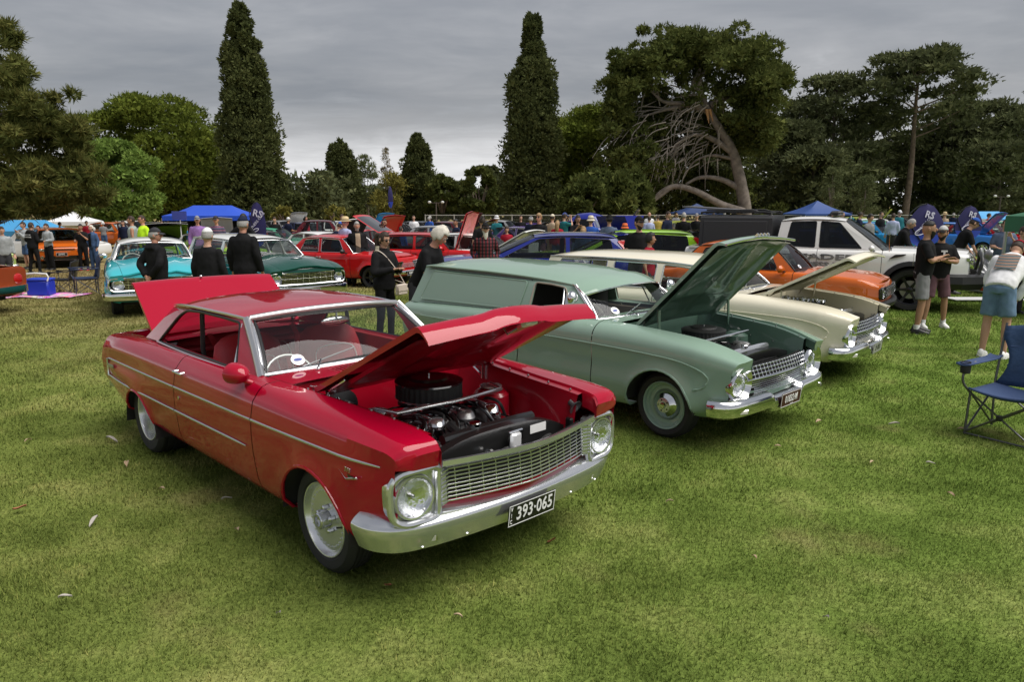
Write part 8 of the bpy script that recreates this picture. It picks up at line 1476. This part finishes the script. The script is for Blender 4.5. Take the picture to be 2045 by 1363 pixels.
    loose('small pale gum sapling left of its twin before the dark pines', 1655, 328, 44, 66, F_GUM, 121, base=.22, n=42, cr=.55, leaf=.17, per=46, name='gum_sapling', group='two gum saplings'); loose('small pale gum sapling right of its twin before the dark pines', 1718, 344, 48, 66, F_GUM, 122, base=.22, n=42, cr=.55, leaf=.17, per=46, name='gum_sapling', group='two gum saplings')
    # near pine hanging in from the left
    Y = 33; e = tree_root('near_pine', 'near pine with long needles filling the left border', -20, Y); bx = e.location.x; g = np.random.default_rng(14); C = []; Rr = []
    def W2(px, py, dy=.0): p = world_at(px, py, Y + dy); return (p.x - bx, dy, p.z)
    for (px, py, n, sx, sy) in ((20, 130, 12, 22, 22), (15, 60, 6, 12, 20), (60, 200, 18, 34, 20), (110, 235, 16, 32, 18), (130, 270, 10, 20, 18), (40, 260, 24, 40, 24), (100, 320, 24, 44, 18), (150, 350, 18, 32, 16), (60, 360, 28, 44, 22), (20, 330, 20, 26, 40), (170, 375, 12, 22, 12), (90, 395, 22, 50, 10), (20, 400, 14, 24, 14), (-20, 250, 26, 24, 80)):
        for q in range(int(n * 1.8)): p = W2(px + g.normal() * sx, py + g.normal() * sy * .8, g.normal() * 1.6); s = g.uniform(.28, .6); C.append(p); Rr.append((s, s, s * .75))
    crown(e, [leaf_cloud(np.array(C), np.array(Rr), 130, .17, 4.0, .35, .85, 45, .35), leaf_cloud(np.array(C), np.array(Rr) * .7, 24, .26, 2.0, .2, .3, 46, .4)], F_NEAR); trunk(e, [(0, 0, 0), (.2, 0, 3), (0, 0, 6), (.1, 0, 9)], .42, .1, BARK)
    for q, (a, b) in enumerate((((0, 400), (150, 352)), ((0, 350), (120, 300)), ((-10, 300), (105, 232)), ((-10, 240), (60, 180)), ((0, 420), (100, 380)), ((-10, 180), (25, 110)))): p0, p1 = W2(*a), W2(*b); trunk(e, [(.05, 0, p0[2]), ((p0[0] + p1[0]) / 2, 0, (p0[2] + p1[2]) / 2 + .15), p1], .1, .03, BARKD, 'limb', 6)
    for q in range(14): p0 = W2(g.uniform(20, 130), g.uniform(250, 420)); trunk(e, [p0, (p0[0] + g.uniform(-.6, .6), g.normal(), p0[2] - g.uniform(.2, .7))], .03, .01, DEAD, 'twig', 4)
    # low far scrub that closes the view under the crowns
    V = []; F = []; o = 0; g = np.random.default_rng(77)
    for (x0, x1, Y, hh, m_) in ((-75, -22, 96, 5, 0), (-30, 5, 125, 4, 0), (5, 22, 112, 8, 0), (18, 105, 110, 10, 0)):
        n = int((x1 - x0) * (3 + hh)); C = np.stack([g.uniform(x0, x1, n), Y + g.normal(size=n) * 2.5, g.uniform(.2, hh, n)], 1); s = g.uniform(1.1, 2.4, (n, 1)); v, f = leaf_cloud(C, np.concatenate([s, s, s * .8], 1), 40, .45, 1.2, .3, .4, int(x0 + 200)); V.append(v); F.append(f + o); o += len(v)
    w = fast_mesh('far_wood', np.concatenate(V), np.concatenate(F), [F_DARK]); tag(w, 'dark scrub closing the view under the far trees', 'scrub', kind='stuff')
# ------------------------------------------------------------------ lawn, paths, grass
def lawn_material(name, blades=False):
    m = bpy.data.materials.new(name); m.use_nodes = True; t = m.node_tree; t.nodes.clear(); L = t.links.new
    def N(ty, **k):
        n = t.nodes.new(ty)
        for a, v in k.items(): setattr(n, a, v)
        return n
    def noise(scale, detail=4, rough=.55, vec=None):
        n = N('ShaderNodeTexNoise'); n.inputs['Scale'].default_value = scale; n.inputs['Detail'].default_value = detail; n.inputs['Roughness'].default_value = rough; L(vec or pos, n.inputs['Vector']); return n.outputs['Fac']
    def ramp(f, stops):
        r = N('ShaderNodeValToRGB'); e = r.color_ramp.elements; e[0].position, e[0].color = stops[0][0], (*stops[0][1], 1); e[1].position, e[1].color = stops[-1][0], (*stops[-1][1], 1)
        for p, c_ in stops[1:-1]: q = e.new(p); q.color = (*c_, 1)
        L(f, r.inputs[0]); return r.outputs[0]
    def mth(op, a, b=0., c_=0.):
        n = N('ShaderNodeMath', operation=op)
        for i, v in enumerate((a, b, c_)):
            if isinstance(v, (int, float)): n.inputs[i].default_value = v
            else: L(v, n.inputs[i])
        return n.outputs[0]
    def mix(f, a, b):
        n = N('ShaderNodeMix', data_type='RGBA')
        if isinstance(f, float): n.inputs[0].default_value = f
        else: L(f, n.inputs[0])
        for s_, v in ((6, a), (7, b)):
            if isinstance(v, tuple): n.inputs[s_].default_value = (*v, 1)
            else: L(v, n.inputs[s_])
        return n.outputs[2]
    g = N('ShaderNodeNewGeometry'); pos = g.outputs['Position']; sp = N('ShaderNodeSeparateXYZ'); L(pos, sp.inputs[0])
    fine = noise(38, 4, .7); mid = noise(1.3, 5, .6); big = noise(.28, 3, .5)
    green = ramp(mid, [(.3, (.109, .151, .033)), (.5, (.183, .234, .057)), (.7, (.308, .328, .108))])
    if blades:
        rn = g.outputs['Random Per Island']; tint = ramp(rn, [(0, (.5, .52, .45)), (.55, (1.0, 1.0, 1.0)), (.88, (1.35, 1.3, 1.25)), (.97, (1.9, 1.6, 1.8))])
    else: tint = ramp(fine, [(.25, (.45, .47, .4)), (.5, (.95, .95, .92)), (.75, (1.45, 1.4, 1.35))])
    mul = N('ShaderNodeMix', data_type='RGBA', blend_type='MULTIPLY'); mul.inputs[0].default_value = 1.0; L(green, mul.inputs[6]); L(tint, mul.inputs[7]); col = mul.outputs[2]
    mr = N('ShaderNodeMapRange'); mr.interpolation_type = 'SMOOTHSTEP'; L(mth('ADD', sp.outputs['X'], mth('MULTIPLY', mth('SUBTRACT', big, .5), 5.0)), mr.inputs[0]); mr.inputs['From Min'].default_value = -3.5; mr.inputs['From Max'].default_value = 5.5
    rich = N('ShaderNodeMix', data_type='RGBA', blend_type='MULTIPLY'); rich.inputs[0].default_value = 1.0; L(col, rich.inputs[6]); L(mix(mr.outputs[0], (1.05, 1.02, 1.06), (.82, .97, .84)), rich.inputs[7]); col = rich.outputs[2]
    # worn, dry turf towards the left and back: straw and bare earth
    dryc = ramp(noise(2.2, 5, .65), [(.3, (.167, .123, .058)), (.5, (.29, .225, .109)), (.7, (.42, .341, .181))])
    md = N('ShaderNodeMapRange'); md.interpolation_type = 'SMOOTHSTEP'; L(mth('ADD', mth('ADD', mth('MULTIPLY', sp.outputs['X'], -.13), mth('MULTIPLY', sp.outputs['Y'], .085)), mth('MULTIPLY', mth('SUBTRACT', big, .5), 3.2)), md.inputs[0]); md.inputs['From Min'].default_value = 1.15; md.inputs['From Max'].default_value = 3.2; md.inputs['To Max'].default_value = .92
    patch = N('ShaderNodeMapRange'); patch.interpolation_type = 'SMOOTHSTEP'; L(noise(.75, 4, .6), patch.inputs[0]); patch.inputs['From Min'].default_value = .56; patch.inputs['From Max'].default_value = .72; patch.inputs['To Max'].default_value = .42
    col = mix(mth('MAXIMUM', md.outputs[0], patch.outputs[0]), col, dryc)
    o = N('ShaderNodeOutputMaterial'); d = N('ShaderNodeBsdfDiffuse'); L(col, d.inputs[0])
    if blades:
        tr = N('ShaderNodeBsdfTranslucent'); L(col, tr.inputs[0]); mxs = N('ShaderNodeMixShader'); mxs.inputs[0].default_value = .35; L(d.outputs[0], mxs.inputs[1]); L(tr.outputs[0], mxs.inputs[2]); L(mxs.outputs[0], o.inputs[0])
    else:
        bp = N('ShaderNodeBump'); bp.inputs['Strength'].default_value = .9; bp.inputs['Distance'].default_value = .03; L(fine, bp.inputs['Height']); L(bp.outputs[0], d.inputs['Normal']); L(d.outputs[0], o.inputs[0])
    MATS[name] = m; return m
def make_ground():
    xs = sorted(set(list(np.linspace(-40, 40, 81)) + [-700, -300, -120, -70, 70, 120, 300, 700])); ys = sorted(set(list(np.linspace(-10, 60, 71)) + [-60, 90, 130, 200, 400, 900]))
    g = MB(); g.grid([[(x, y, .006 * vnoise(np.array([x, y, 0.]), .5) + float(ground_z(x, y))) for y in ys] for x in xs], lawn_material('lawn')); o = g.build('lawn', None, 60); tag(o, 'mown park lawn, green with dry worn patches', 'lawn', kind='structure')
    # bare earth track beyond the fence
    p = MB(); p.grid([[(x, y, float(ground_z(x, y)) + .03) for y in (57.5, 63, 70)] for x in np.linspace(-10, 110, 13)], mat('dry_earth', (.26, .19, .12), .95, var=.3, vscale=.4)); tag(p.build('dirt_path', None, 0), 'bare earth track beyond the fence', 'path', kind='structure')
    rng = np.random.default_rng(5); V = []; F = []; o_ = 0
    for (y0, y1, dens, hh, ww) in ((2.7, 4.6, 9500, .026, .003), (4.6, 7.0, 5200, .028, .0042), (7.0, 11.0, 2300, .03, .0065), (11.0, 17.0, 900, .042, .011), (17.0, 27.0, 300, .048, .018)):
        A = (y1 - y0) * (y0 + y1) / 2 * 1.68; n = int(A * dens); y = np.sqrt(rng.uniform(y0 * y0, y1 * y1, n)); x = rng.uniform(-.84, .84, n) * y
        # denser, taller tufts here and there
        tuft = vnoise(np.stack([x, y, 0 * x], 1), 2.6, 2) * .5 + vnoise(np.stack([x, y, 0 * x], 1), 7.5, 5) * .5; keep = rng.random(n) < .74 + .3 * tuft; x, y, tuft = x[keep], y[keep], tuft[keep]; n = len(x)
        h_ = hh * rng.uniform(.45, 1.25, n) * (1 + .35 * tuft); a = rng.uniform(0, 2 * PI, n); l = rng.uniform(.2, 1.1, n) * h_; la = a + PI / 2 + rng.normal(size=n) * .5; w = ww * rng.uniform(.6, 1.3, n); z = .006 * vnoise(np.stack([x, y, 0 * x], 1), .5) - .003 + ground_z(x, y)
        b0 = np.stack([x - np.cos(a) * w, y - np.sin(a) * w, z], 1); b1 = np.stack([x + np.cos(a) * w, y + np.sin(a) * w, z], 1); tp = np.stack([x + np.cos(la) * l, y + np.sin(la) * l, z + h_], 1)
        v = np.stack([b0, b1, tp], 1).reshape(-1, 3); V.append(v); F.append(np.arange(len(v)).reshape(-1, 3) + o_); o_ += len(v)
    gr = fast_mesh('grass', np.concatenate(V), np.concatenate(F), [lawn_material('grass_blades', True)]); tag(gr, 'short mown grass blades of the lawn', 'grass', kind='stuff')
    # fallen leaves
    lm = [mat('dry_leaf_tan', (.42, .31, .2), .8), mat('dry_leaf_grey', (.4, .37, .33), .8), mat('dry_leaf_rust', (.28, .11, .05), .8)]; proto = []
    for k in range(3):
        b = MB(); n = 7; P = [[(t * .05 - .025 * 0, u * .011 * math.sin(PI * min(.96, max(.05, t)))**.7 * (1 + .5 * (k == 2)), .006 + .008 * abs(u) + .01 * math.sin(3 * t + k)) for u in (-1, 0, 1)] for t in np.linspace(0, 1, n)]; b.grid(P, lm[k]); o = b.build('fallen_leaf', None, 60); proto.append(o); o['_'] = 0; del o['_']
    spots = [(212, 886, 1, 1.9), (52, 1025, 2, 1.5), (200, 1045, 1, 1.6), (120, 1210, 1, 1.2), (255, 930, 0, 1.6), (375, 870, 0, 1.3), (65, 885, 0, 1.2), (470, 1068, 0, 1.2), (1228, 882, 0, 1.9), (1794, 858, 1, 1.7), (1850, 935, 1, 1.2), (1640, 848, 0, 1.4), (1928, 866, 0, 1.4), (445, 1010, 1, 1.3), (1560, 900, 0, 1.1), (1655, 1250, 1, 1.0), (770, 1185, 2, 1.2), (1110, 1090, 2, 1.2), (1905, 1000, 0, 1.0), (1745, 930, 0, 1.0), (330, 985, 0, 1.0), (905, 1240, 0, .9), (1345, 1010, 0, 1.0), (560, 1240, 1, 1.0), (1500, 1120, 0, .9)]
    used = set()
    for px, py, k, sc in spots:
        u = (px - 1022.5) / FPX; v = -(py - 681.5) / FPX; d = (u, math.cos(PITCH) + v * math.sin(PITCH), -math.sin(PITCH) + v * math.cos(PITCH)); t = -CAM_H / d[2]
        o = proto[k] if k not in used else proto[k].copy()
        if k in used: COL.objects.link(o)
        used.add(k); o.location = (d[0] * t, d[1] * t, .022); o.rotation_euler = (random.uniform(-.3, .3), random.uniform(-.3, .3), random.uniform(0, 6.28)); o.scale = (sc,) * 3; tag(o, 'small dry curled leaf lying on the lawn', 'leaf', 'fallen leaves on the lawn')
# ------------------------------------------------------------------ marquees, flags, fence, small props
def gazebo(label, px, Y, w, d, eave, peak, m, rz=.0, ridge=.0, legm=WHITE, valance=.22, wall=None, X=None):
    e = empty('marquee', ((px - 1022.5) / FPX * Y * .985 if X is None else X, Y, 0), rz); e.location.z = ground_z(e.location.x, Y); tag(e, label, 'marquee', 'marquees round the show'); r = MB(); n = 6; hw, hd = w / 2, d / 2
    top = [(-ridge / 2, 0, peak), (ridge / 2, 0, peak)]; c = [(-hw, -hd, eave), (hw, -hd, eave), (hw, hd, eave), (-hw, hd, eave)]
    def sag(a, b, t, s): return (a[0] + (b[0] - a[0]) * t, a[1] + (b[1] - a[1]) * t, a[2] + (b[2] - a[2]) * t - s * math.sin(PI * t) * .1 * (peak - eave))
    for k in range(4):
        a, b = c[k], c[(k + 1) % 4]; ta = top[0] if a[0] < 0 else top[1]; tb = top[0] if b[0] < 0 else top[1]; r.grid([[sag(sag(a, b, q, .25), sag(ta, tb, q, 0), t, 1) for t in np.linspace(0, 1, 6)] for q in np.linspace(0, 1, 7)], m)
    r.build('canopy', e, 40); v = MB()
    for k in range(4):
        a, b = c[k], c[(k + 1) % 4]; v.grid([[(a[0] + (b[0] - a[0]) * t, a[1] + (b[1] - a[1]) * t, eave - z) for t in np.linspace(0, 1, 8)] for z in (0, valance)], m)
    v.build('valance', e, 40)
    for k in range(4): l = MB(); l.box((c[k][0] * .98, c[k][1] * .98, eave / 2), (.045, .045, eave), legm, bev=.006); l.box((c[k][0] * .98, c[k][1] * .98, .02), (.12, .12, .02), legm); l.build('leg', e)
    if wall: q = MB(); q.grid([[(-hw * .97 + w * .97 * t, hd * .95, z) for t in np.linspace(0, 1, 8)] for z in (.05, eave - .02)], wall); q.build('back_wall', e, 40)
    return e
FLAGBLUE = mat('flag_navy', (.018, .014, .1), .6); FLAGROY = mat('flag_royal', (.02, .05, .4), .6); FLAGTXT = mat('flag_white', (.62, .6, .75), .6)
def feather(label, px, ytop, Y, w, h0, h1, rz=.0, tilt=.0, txt=True):
    b = world_at(px, ytop, Y); e = empty('teardrop_flag', (b.x, Y, float(ground_z(b.x, Y))), rz); tag(e, label, 'flag', 'club flags'); H = b.z - e.location.z; p = MB(); pole = [(0, 0, 0), (-.02, 0, h0), (-w * .3, 0, H * .7), (-w * .42, 0, H * .85), (-w * .2, 0, H * .97), (0, 0, H)]
    p.tube(smooth_path(pole, 6), .014, BLACK, 6); p.build('pole', e, 60); f = MB(); L = H - h0; P = []
    for t in np.linspace(0, 1, 18):
        wl = w * .46 * math.sin(PI * min(1, (t * .92 + .0))**.75) ** .8 if t < .98 else .02; P.append([(-wl + 2 * wl * u, .02 * math.sin(5 * t + 3 * u), h0 + L * t) for u in np.linspace(0, 1, 7)])
    f.grid(P[:6], FLAGROY); f.grid(P[5:], FLAGBLUE); fo = f.build('flag_cloth', e, 60)
    if txt:
        for sgn in (1,):
            Mx = lambda x, z, a: Matrix.Translation((x, -.05, z)) @ Matrix.Rotation(PI / 2, 4, 'X') @ Matrix.Rotation(a, 4, 'Z'); text('RS', L * .22, FLAGTXT, fo, Mx(w * .06, h0 + L * .74, -.25), 'flag_lettering', .002, bold=.004); text('OWNERS CLUB', L * .085, FLAGTXT, fo, Mx(-w * .04, h0 + L * .55, .85), 'flag_lettering', .002); q = MB(); q.tube([(-.10 * w + .16 * w * math.cos(a), -.05, h0 + L * .38 + .07 * w * math.sin(a) + .05 * w * math.cos(a)) for a in np.linspace(0, 2 * PI, 24)], .012, FLAGTXT, 5, caps=False); q.build('flag_emblem', fo)
    b_ = MB(); b_.box((0, 0, .02), (.5, .5, .04), BLACK, bev=.01); b_.build('flag_base', e); return e
def camp_chair(label, x, y, rz, m, m2, s=1.0, group=None):
    e = empty('camping_chair', (x, y, float(ground_z(x, y))), rz); e.scale = (s,) * 3; tag(e, label, 'chair', group); fr = STEELBLUE; hw = .27
    # frame faces -Y
    for sg in (-1, 1):
        f = MB(); f.tube([(sg * hw, -.25, .01), (sg * hw, -.22, .4)], .011, fr, 7); f.tube([(sg * hw, .24, .01), (sg * hw * 1.04, .24, .44), (sg * hw * 1.08, .36, .96)], .011, fr, 7); f.build('leg', e, 60)
        f = MB(); f.tube([(sg * hw, -.25, .03), (sg * hw, .24, .4)], .009, fr, 6); f.tube([(sg * hw, .24, .03), (sg * hw, -.24, .4)], .009, fr, 6); f.build('side_brace', e, 60)
        f = MB(); f.tube(smooth_path([(sg * hw, -.22, .38), (sg * (hw + .05), -.27, .48), (sg * (hw + .05), -.24, .6), (sg * (hw + .04), -.1, .64)], 4), .011, fr, 7); f.build('arm_post', e, 60)
        a = MB(); a.grid([[(sg * (hw + .04) + u * .055, yy, .655 + .02 * (yy > .2) - .012 * (1 - u * u)) for u in np.linspace(-1, 1, 5)] for yy in np.linspace(-.33, .27, 8)], m); ao = a.build('armrest', e, 60); ao.modifiers.new('t', 'SOLIDIFY').thickness = .014
        if sg > 0 or True: c = MB(); c.lathe([(.042, 0), (.045, -.008), (.04, -.09), (.01, -.1)], BLACK, 14, Matrix.Translation((sg * (hw + .04), -.27, .652))); c.build('cup_holder', ao, 40); k = MB(); k.lathe([(.044, .01), (.036, .012), (.034, .004)], BLACK, 14, Matrix.Translation((sg * (hw + .04), -.27, .652))); k.build('cup_ring', ao, 40)
    for yy in (-.25, .24): f = MB(); f.tube([(-hw, yy, .03), (hw, yy, .4)], .009, fr, 6); f.tube([(hw, yy, .03), (-hw, yy, .4)], .009, fr, 6); f.build('cross_brace', e, 60); 
    f = MB(); f.tube([(-hw, -.25, .015), (hw, -.25, .015)], .009, fr, 6); f.build('foot_bar', e, 60); k = MB(); k.box((0, -.25, .215), (.05, .04, .05), BLACK, bev=.01); k.build('brace_joint', e)
    st = MB(); st.grid([[(hw * u, yy, .42 - .055 * (1 - u * u) * (1 - .4 * abs(yy) / .25) + .02 * (yy < -.2)) for u in np.linspace(-1, 1, 13)] for yy in np.linspace(-.26, .25, 9)], m); so_ = st.build('seat', e, 60); so_.modifiers.new('t', 'SOLIDIFY').thickness = .02
    bk = MB(); bk.grid([[((hw + .02) * u * (1 - .28 * math.sin(PI * min(1, t * 1.35)) * (t < .75)), .24 + .12 * t + .06 * (1 - u * u) * (1 - t * .4), .4 + .58 * t - .05 * abs(u) * (t > .9)) for u in np.linspace(-1, 1, 13)] for t in np.linspace(0, 1, 12)], m2); bo = bk.build('backrest', e, 60); bo.modifiers.new('t', 'SOLIDIFY').thickness = .03
    for q in (.33, .62): sm = MB(); sm.tube([((hw + .0) * u * .78, .24 + .12 * q + .06 * (1 - u * u) * (1 - q * .4) - .02, .4 + .58 * q) for u in np.linspace(-1, 1, 9)], .006, m, 5); sm.build('quilt_seam', bo)
    return e
def make_props():
    BL = mat('marquee_blue', (.012, .07, .5), .6); NV = mat('marquee_navy', (.012, .035, .12), .6); WH = mat('marquee_white', (.74, .74, .74), .6); GN = mat('marquee_green', (.012, .11, .045), .6)
    gazebo('bright blue marquee left of the feather flag', 425, 36, 3.6, 3.0, 1.85, 2.32, BL, .05, 1.8, BLACK, .22, wall=DARK); gazebo('white marquee under the near pine at left', 146, 46, 2.4, 2.4, 1.35, 1.95, WH, .1, 0); gazebo('navy marquee behind the far crowd under the giant pine', 1391, 55, 3.4, 3.0, 1.55, 2.25, NV, .0, .0, BLACK, .12); gazebo('navy blue peaked marquee above the utility roof lights', 1631, 46, 2.9, 2.9, 1.62, 2.4, mat('marquee_mid', (.018, .06, .22), .6), .1, 0, WHITE, .1)
    gazebo('green marquee cut by the right border', 2100, 13.4, 2.4, 2.4, 1.78, 2.35, GN, .02, 0, mat('grey_leg', (.45, .46, .47), .4, .6), .3, X=10.8)
    gazebo('pale blue awning far left behind bystanders', 52, 40, 3.4, 2.4, 1.0, 1.55, mat('marquee_sky', (.06, .32, .62), .6), .0, 2.0); gazebo('sky blue awning far right behind the cars', 1975, 46, 2.4, 2.0, 1.3, 1.75, mat('marquee_sky', (.06, .32, .62), .6), .0, 1.2)
    feather('navy teardrop club flag beside the dark green wagon', 512, 404, 24, .62, .95, 0, -.1); feather('tall narrow blue flag far beyond the red tailgate', 779, 372, 52, .38, 2.1, 0, .2, txt=False); feather('large teardrop club flag left of the other, above folded-arm men', 1852, 407, 19.5, 1.15, .95, 0, .12); feather('smaller teardrop club flag at the right', 1939, 411, 23.5, .98, 1.0, 0, .1)
    # temporary fence along the back
    for lb, x0, x1, Y, hh, mm in (('long pale rail fence with posts behind the right-hand cars', -6.0, 46.0, 52, 1.62, mat('fence_grey', (.42, .41, .38), .6)), ('chain-link fence behind the hi-vis man', -27, -17, 47, 1.25, mat('fence_dark', (.16, .16, .16), .6))):
        e = empty('fence', (x0, Y, -.3)); tag(e, lb, 'fence'); n = int((x1 - x0) / 2.0); pm_ = None
        for k in range(n + 1):
            if pm_ is None: b = MB(); b.box((0, 0, hh / 2), (.07, .07, hh), mm, bev=.01); pm_ = b.build('fence_post', e)
            else: o = pm_.copy(); COL.objects.link(o); o.parent = e; o.location = ((x1 - x0) * k / n, 0, 0)
        for z in (hh - .04, hh * .55): b = MB(); b.box(((x1 - x0) / 2, -.05, z), (x1 - x0, .04, .05), mm); b.build('rail', e)
        w = MB()
        for k in range(14): w.box(((x1 - x0) / 2, -.02, .1 + k * (hh - .2) / 14), (x1 - x0, .004, .006), mm)
        w.build('fence_wire', e)
    for lb, px, yt, Y in (('twin-lamp light pole before the blunt conifers', 871, 404, 58), ('twin-lamp light pole at the right over the fence', 1999, 392, 58)):
        t = world_at(px, yt, Y); e = empty('light_pole', (t.x, Y, 0)); tag(e, lb, 'lamp'); b = MB(); b.tube([(0, 0, 0), (0, 0, t.z)], .05, BARKD, 8); b.box((0, 0, t.z - .05), (1.2, .06, .06), BARKD); b.build('pole', e)
        for sg in (-1, 1): l = MB(); l.ball((sg * .5, -.1, t.z), (.13, .1, .1), mat('lamp_head', (.6, .6, .58), .4), 12, 8); l.build('lamp_head', e, 60)
    # far house and pole in the gap
    e = empty('far_house', (world_at(622, 430, 150).x, 150, 0)); tag(e, 'small pale house far off in the gap left of the gums', 'house'); b = MB(); b.box((0, 0, .9), (7, 5, 1.8), mat('house_wall', (.42, .4, .38), .8)); b.build('wall', e); b = MB(); b.add([(-3.8, -2.8, 1.75), (3.8, -2.8, 1.75), (3.8, 2.8, 1.75), (-3.8, 2.8, 1.75), (-2.5, 0, 3.2), (2.5, 0, 3.2)], [(0, 1, 5, 4), (1, 2, 5), (2, 3, 4, 5), (3, 0, 4)], mat('house_roof', (.4, .37, .36), .7)); b.build('roof', e, 0)
    for xx in (-1.8, 1.6): w = MB(); w.box((xx, -2.52, 1.0), (1.1, .06, .9), GLOSSBLACK); w.build('window', e)
    t = world_at(620, 404, 130); e = empty('power_pole', (t.x, 130, 0)); tag(e, 'dark power pole beside the far house', 'pole'); b = MB(); b.tube([(0, 0, 0), (0, 0, t.z)], .12, BARKD, 7); b.build('pole', e); b = MB(); b.box((0, 0, t.z - .5), (1.8, .1, .12), BARKD); b.build('crossarm', e)
    # picnic things on the left
    C1 = mat('chair_navy', (.018, .035, .085), .75, bump=.3, bscale=60); C2 = mat('chair_blue', (.022, .055, .13), .75, var=.15, vscale=12, bump=.4, bscale=30)
    camp_chair('blue padded camping chair at the right border of the lawn', 4.33, 6.18, -1.0, mat('chair_arm_blue', (.03, .06, .15), .75, bump=.3, bscale=60), C2, .98); camp_chair('dark navy camping chair beside the cool box', -10.0, 17.35, -.95, C1, C1, .95, 'picnic chairs'); camp_chair('black folding chair behind the cool box', -10.75, 17.75, -1.4, BLACK, BLACK, .8, 'picnic chairs')
    e = empty('cool_box', (-10.65, 16.7, -.05), .08); tag(e, 'blue cool box with white handle on the picnic blanket', 'cool box'); b = MB(); b.box((0, 0, .19), (.48, .34, .34), mat('cooler_blue', (.012, .035, .42), .4), bev=.03); b.build('body', e, 40); b = MB(); b.box((0, 0, .385), (.5, .36, .05), mat('cooler_lid', (.02, .06, .5), .4), bev=.015); b.build('lid', e, 40); b = MB(); b.tube(smooth_path([(-.25, -.19, .36), (-.25, -.19, .52), (.25, -.19, .52), (.25, -.19, .36)], 2), .017, WHITE, 8); b.build('handle', e, 60)
    e = empty('picnic_blanket', (-10.6, 16.65, -.05)); tag(e, 'colourful pink patterned picnic blanket on dry grass', 'blanket'); m = bpy.data.materials.new('blanket'); m.use_nodes = True; t = m.node_tree; v = t.nodes.new('ShaderNodeTexVoronoi'); v.inputs['Scale'].default_value = 9; hs = t.nodes.new('ShaderNodeMix'); hs.data_type = 'RGBA'; hs.inputs[0].default_value = .5; hs.inputs[7].default_value = (.8, .15, .5, 1); tcn = t.nodes.new('ShaderNodeTexCoord'); t.links.new(tcn.outputs['Object'], v.inputs['Vector']); t.links.new(v.outputs['Color'], hs.inputs[6]); t.links.new(hs.outputs[2], t.nodes['Principled BSDF'].inputs['Base Color']); t.nodes['Principled BSDF'].inputs['Roughness'].default_value = .9
    b = MB(); b.grid([[(x, y, .025 + .018 * math.sin(7 * x) * math.sin(5 * y)) for y in np.linspace(-.4, .5, 9)] for x in np.linspace(-.85, .85, 15)], m); b.build('cloth', e, 60)
    e = empty('backpack', (-11.25, 16.7, -.05), .3); tag(e, 'pale pink floral backpack slumped beside the cool box', 'backpack'); pk = mat('pink_fabric', (.55, .33, .32), .9, var=.35, vscale=14); b = MB(); b.ball((0, 0, .17), (.17, .13, .19), pk, 16, 10); b.build('bag_body', e, 60); b = MB(); b.ball((.02, -.1, .11), (.12, .06, .1), pk, 14, 8); b.build('front_pocket', e, 60); b = MB(); b.tube(smooth_path([(-.05, 0, .34), (0, 0, .42), (.05, 0, .34)], 4), .012, pk, 6); b.build('grab_loop', e)
    # silver winged creature on a plinth
    p = world_at(1962, 545, 17.3); e = empty('statue', (p.x, 17.3, 0), .4); tag(e, 'silver crouching winged statue on a low plinth', 'statue'); sm = mat('statue_silver', (.36, .36, .37), .35, .6, bump=.4, bscale=25); q = MB(); q.ball((0, 0, .55), (.17, .2, .26), sm, 12, 8); q.ball((0, -.12, .86), (.11, .13, .12), sm, 12, 8); q.ball((0, -.25, .82), (.06, .08, .055), sm, 10, 6)
    for sg in (-1, 1): limb(q, [(sg * .14, -.02, .62), (sg * .17, -.2, .45), (sg * .12, -.25, .22)], [.06, .05, .045], sm); limb(q, [(sg * .14, .06, .42), (sg * .22, -.14, .42), (sg * .16, -.02, .22)], [.09, .08, .05], sm); limb(q, [(sg * .07, -.06, .93), (sg * .12, -.02, 1.06)], [.03, .012], sm)
    remesh(q, .016, sm, 'figure', e, 3)
    for sg in (-1, 1): w = MB(); w.grid([[(sg * (.1 + .22 * t), .12 + .1 * t + .05 * u, .55 + .45 * u * (1 - .5 * t) + .2 * t) for u in np.linspace(0, 1, 6)] for t in np.linspace(0, 1, 6)], sm); w.build('wing', e, 60).modifiers.new('t', 'SOLIDIFY').thickness = .02
    b = MB(); b.box((0, -.02, .1), (.55, .55, .2), mat('plinth_grey', (.3, .3, .3), .7), bev=.02); b.build('plinth', e)
    b = MB(); b.box((0, 0, 0), (1.5, .45, .02), mat('white_mat', (.62, .62, .62), .7), bev=.005); o = b.build('ground_mat', None); o.location = (world_at(1935, 568, 16.2).x, 15.6, .03); tag(o, 'white mat lying on the lawn right of the utility bumper', 'mat')
    b = MB(); b.box((0, 0, 0), (.5, .03, .3), mat('sign_blue', (.04, .06, .3), .5)); e = empty('sign_board', (world_at(358, 430, 26).x, 26, 0)); tag(e, 'small blue sign on a pole left of the blue marquee', 'sign'); o = b.build('sign_panel', e); o.location = (0, 0, 1.62); b = MB(); b.tube([(0, .04, 0), (0, .04, 1.75)], .02, WHITE, 6); b.build('pole', e)
    e = empty('display_board', (.6, 20.4, 0), -.35); tag(e, 'narrow white information board standing beside the white racer', 'sign'); b = MB(); b.box((0, 0, .55), (.34, .03, 1.1), BLACK, Euler((-.12, 0, 0))); b.build('board', e)
    for k in range(2): b = MB(); b.box((0, -.02 + .045 * (k - .5) * -1, .38 + .42 * k), (.28, .012, .36), WHITE, Euler((-.12, 0, 0))); b.build('paper_sheet', e)
make_crowd()
make_ground()
make_carpark()
make_props()
make_trees()
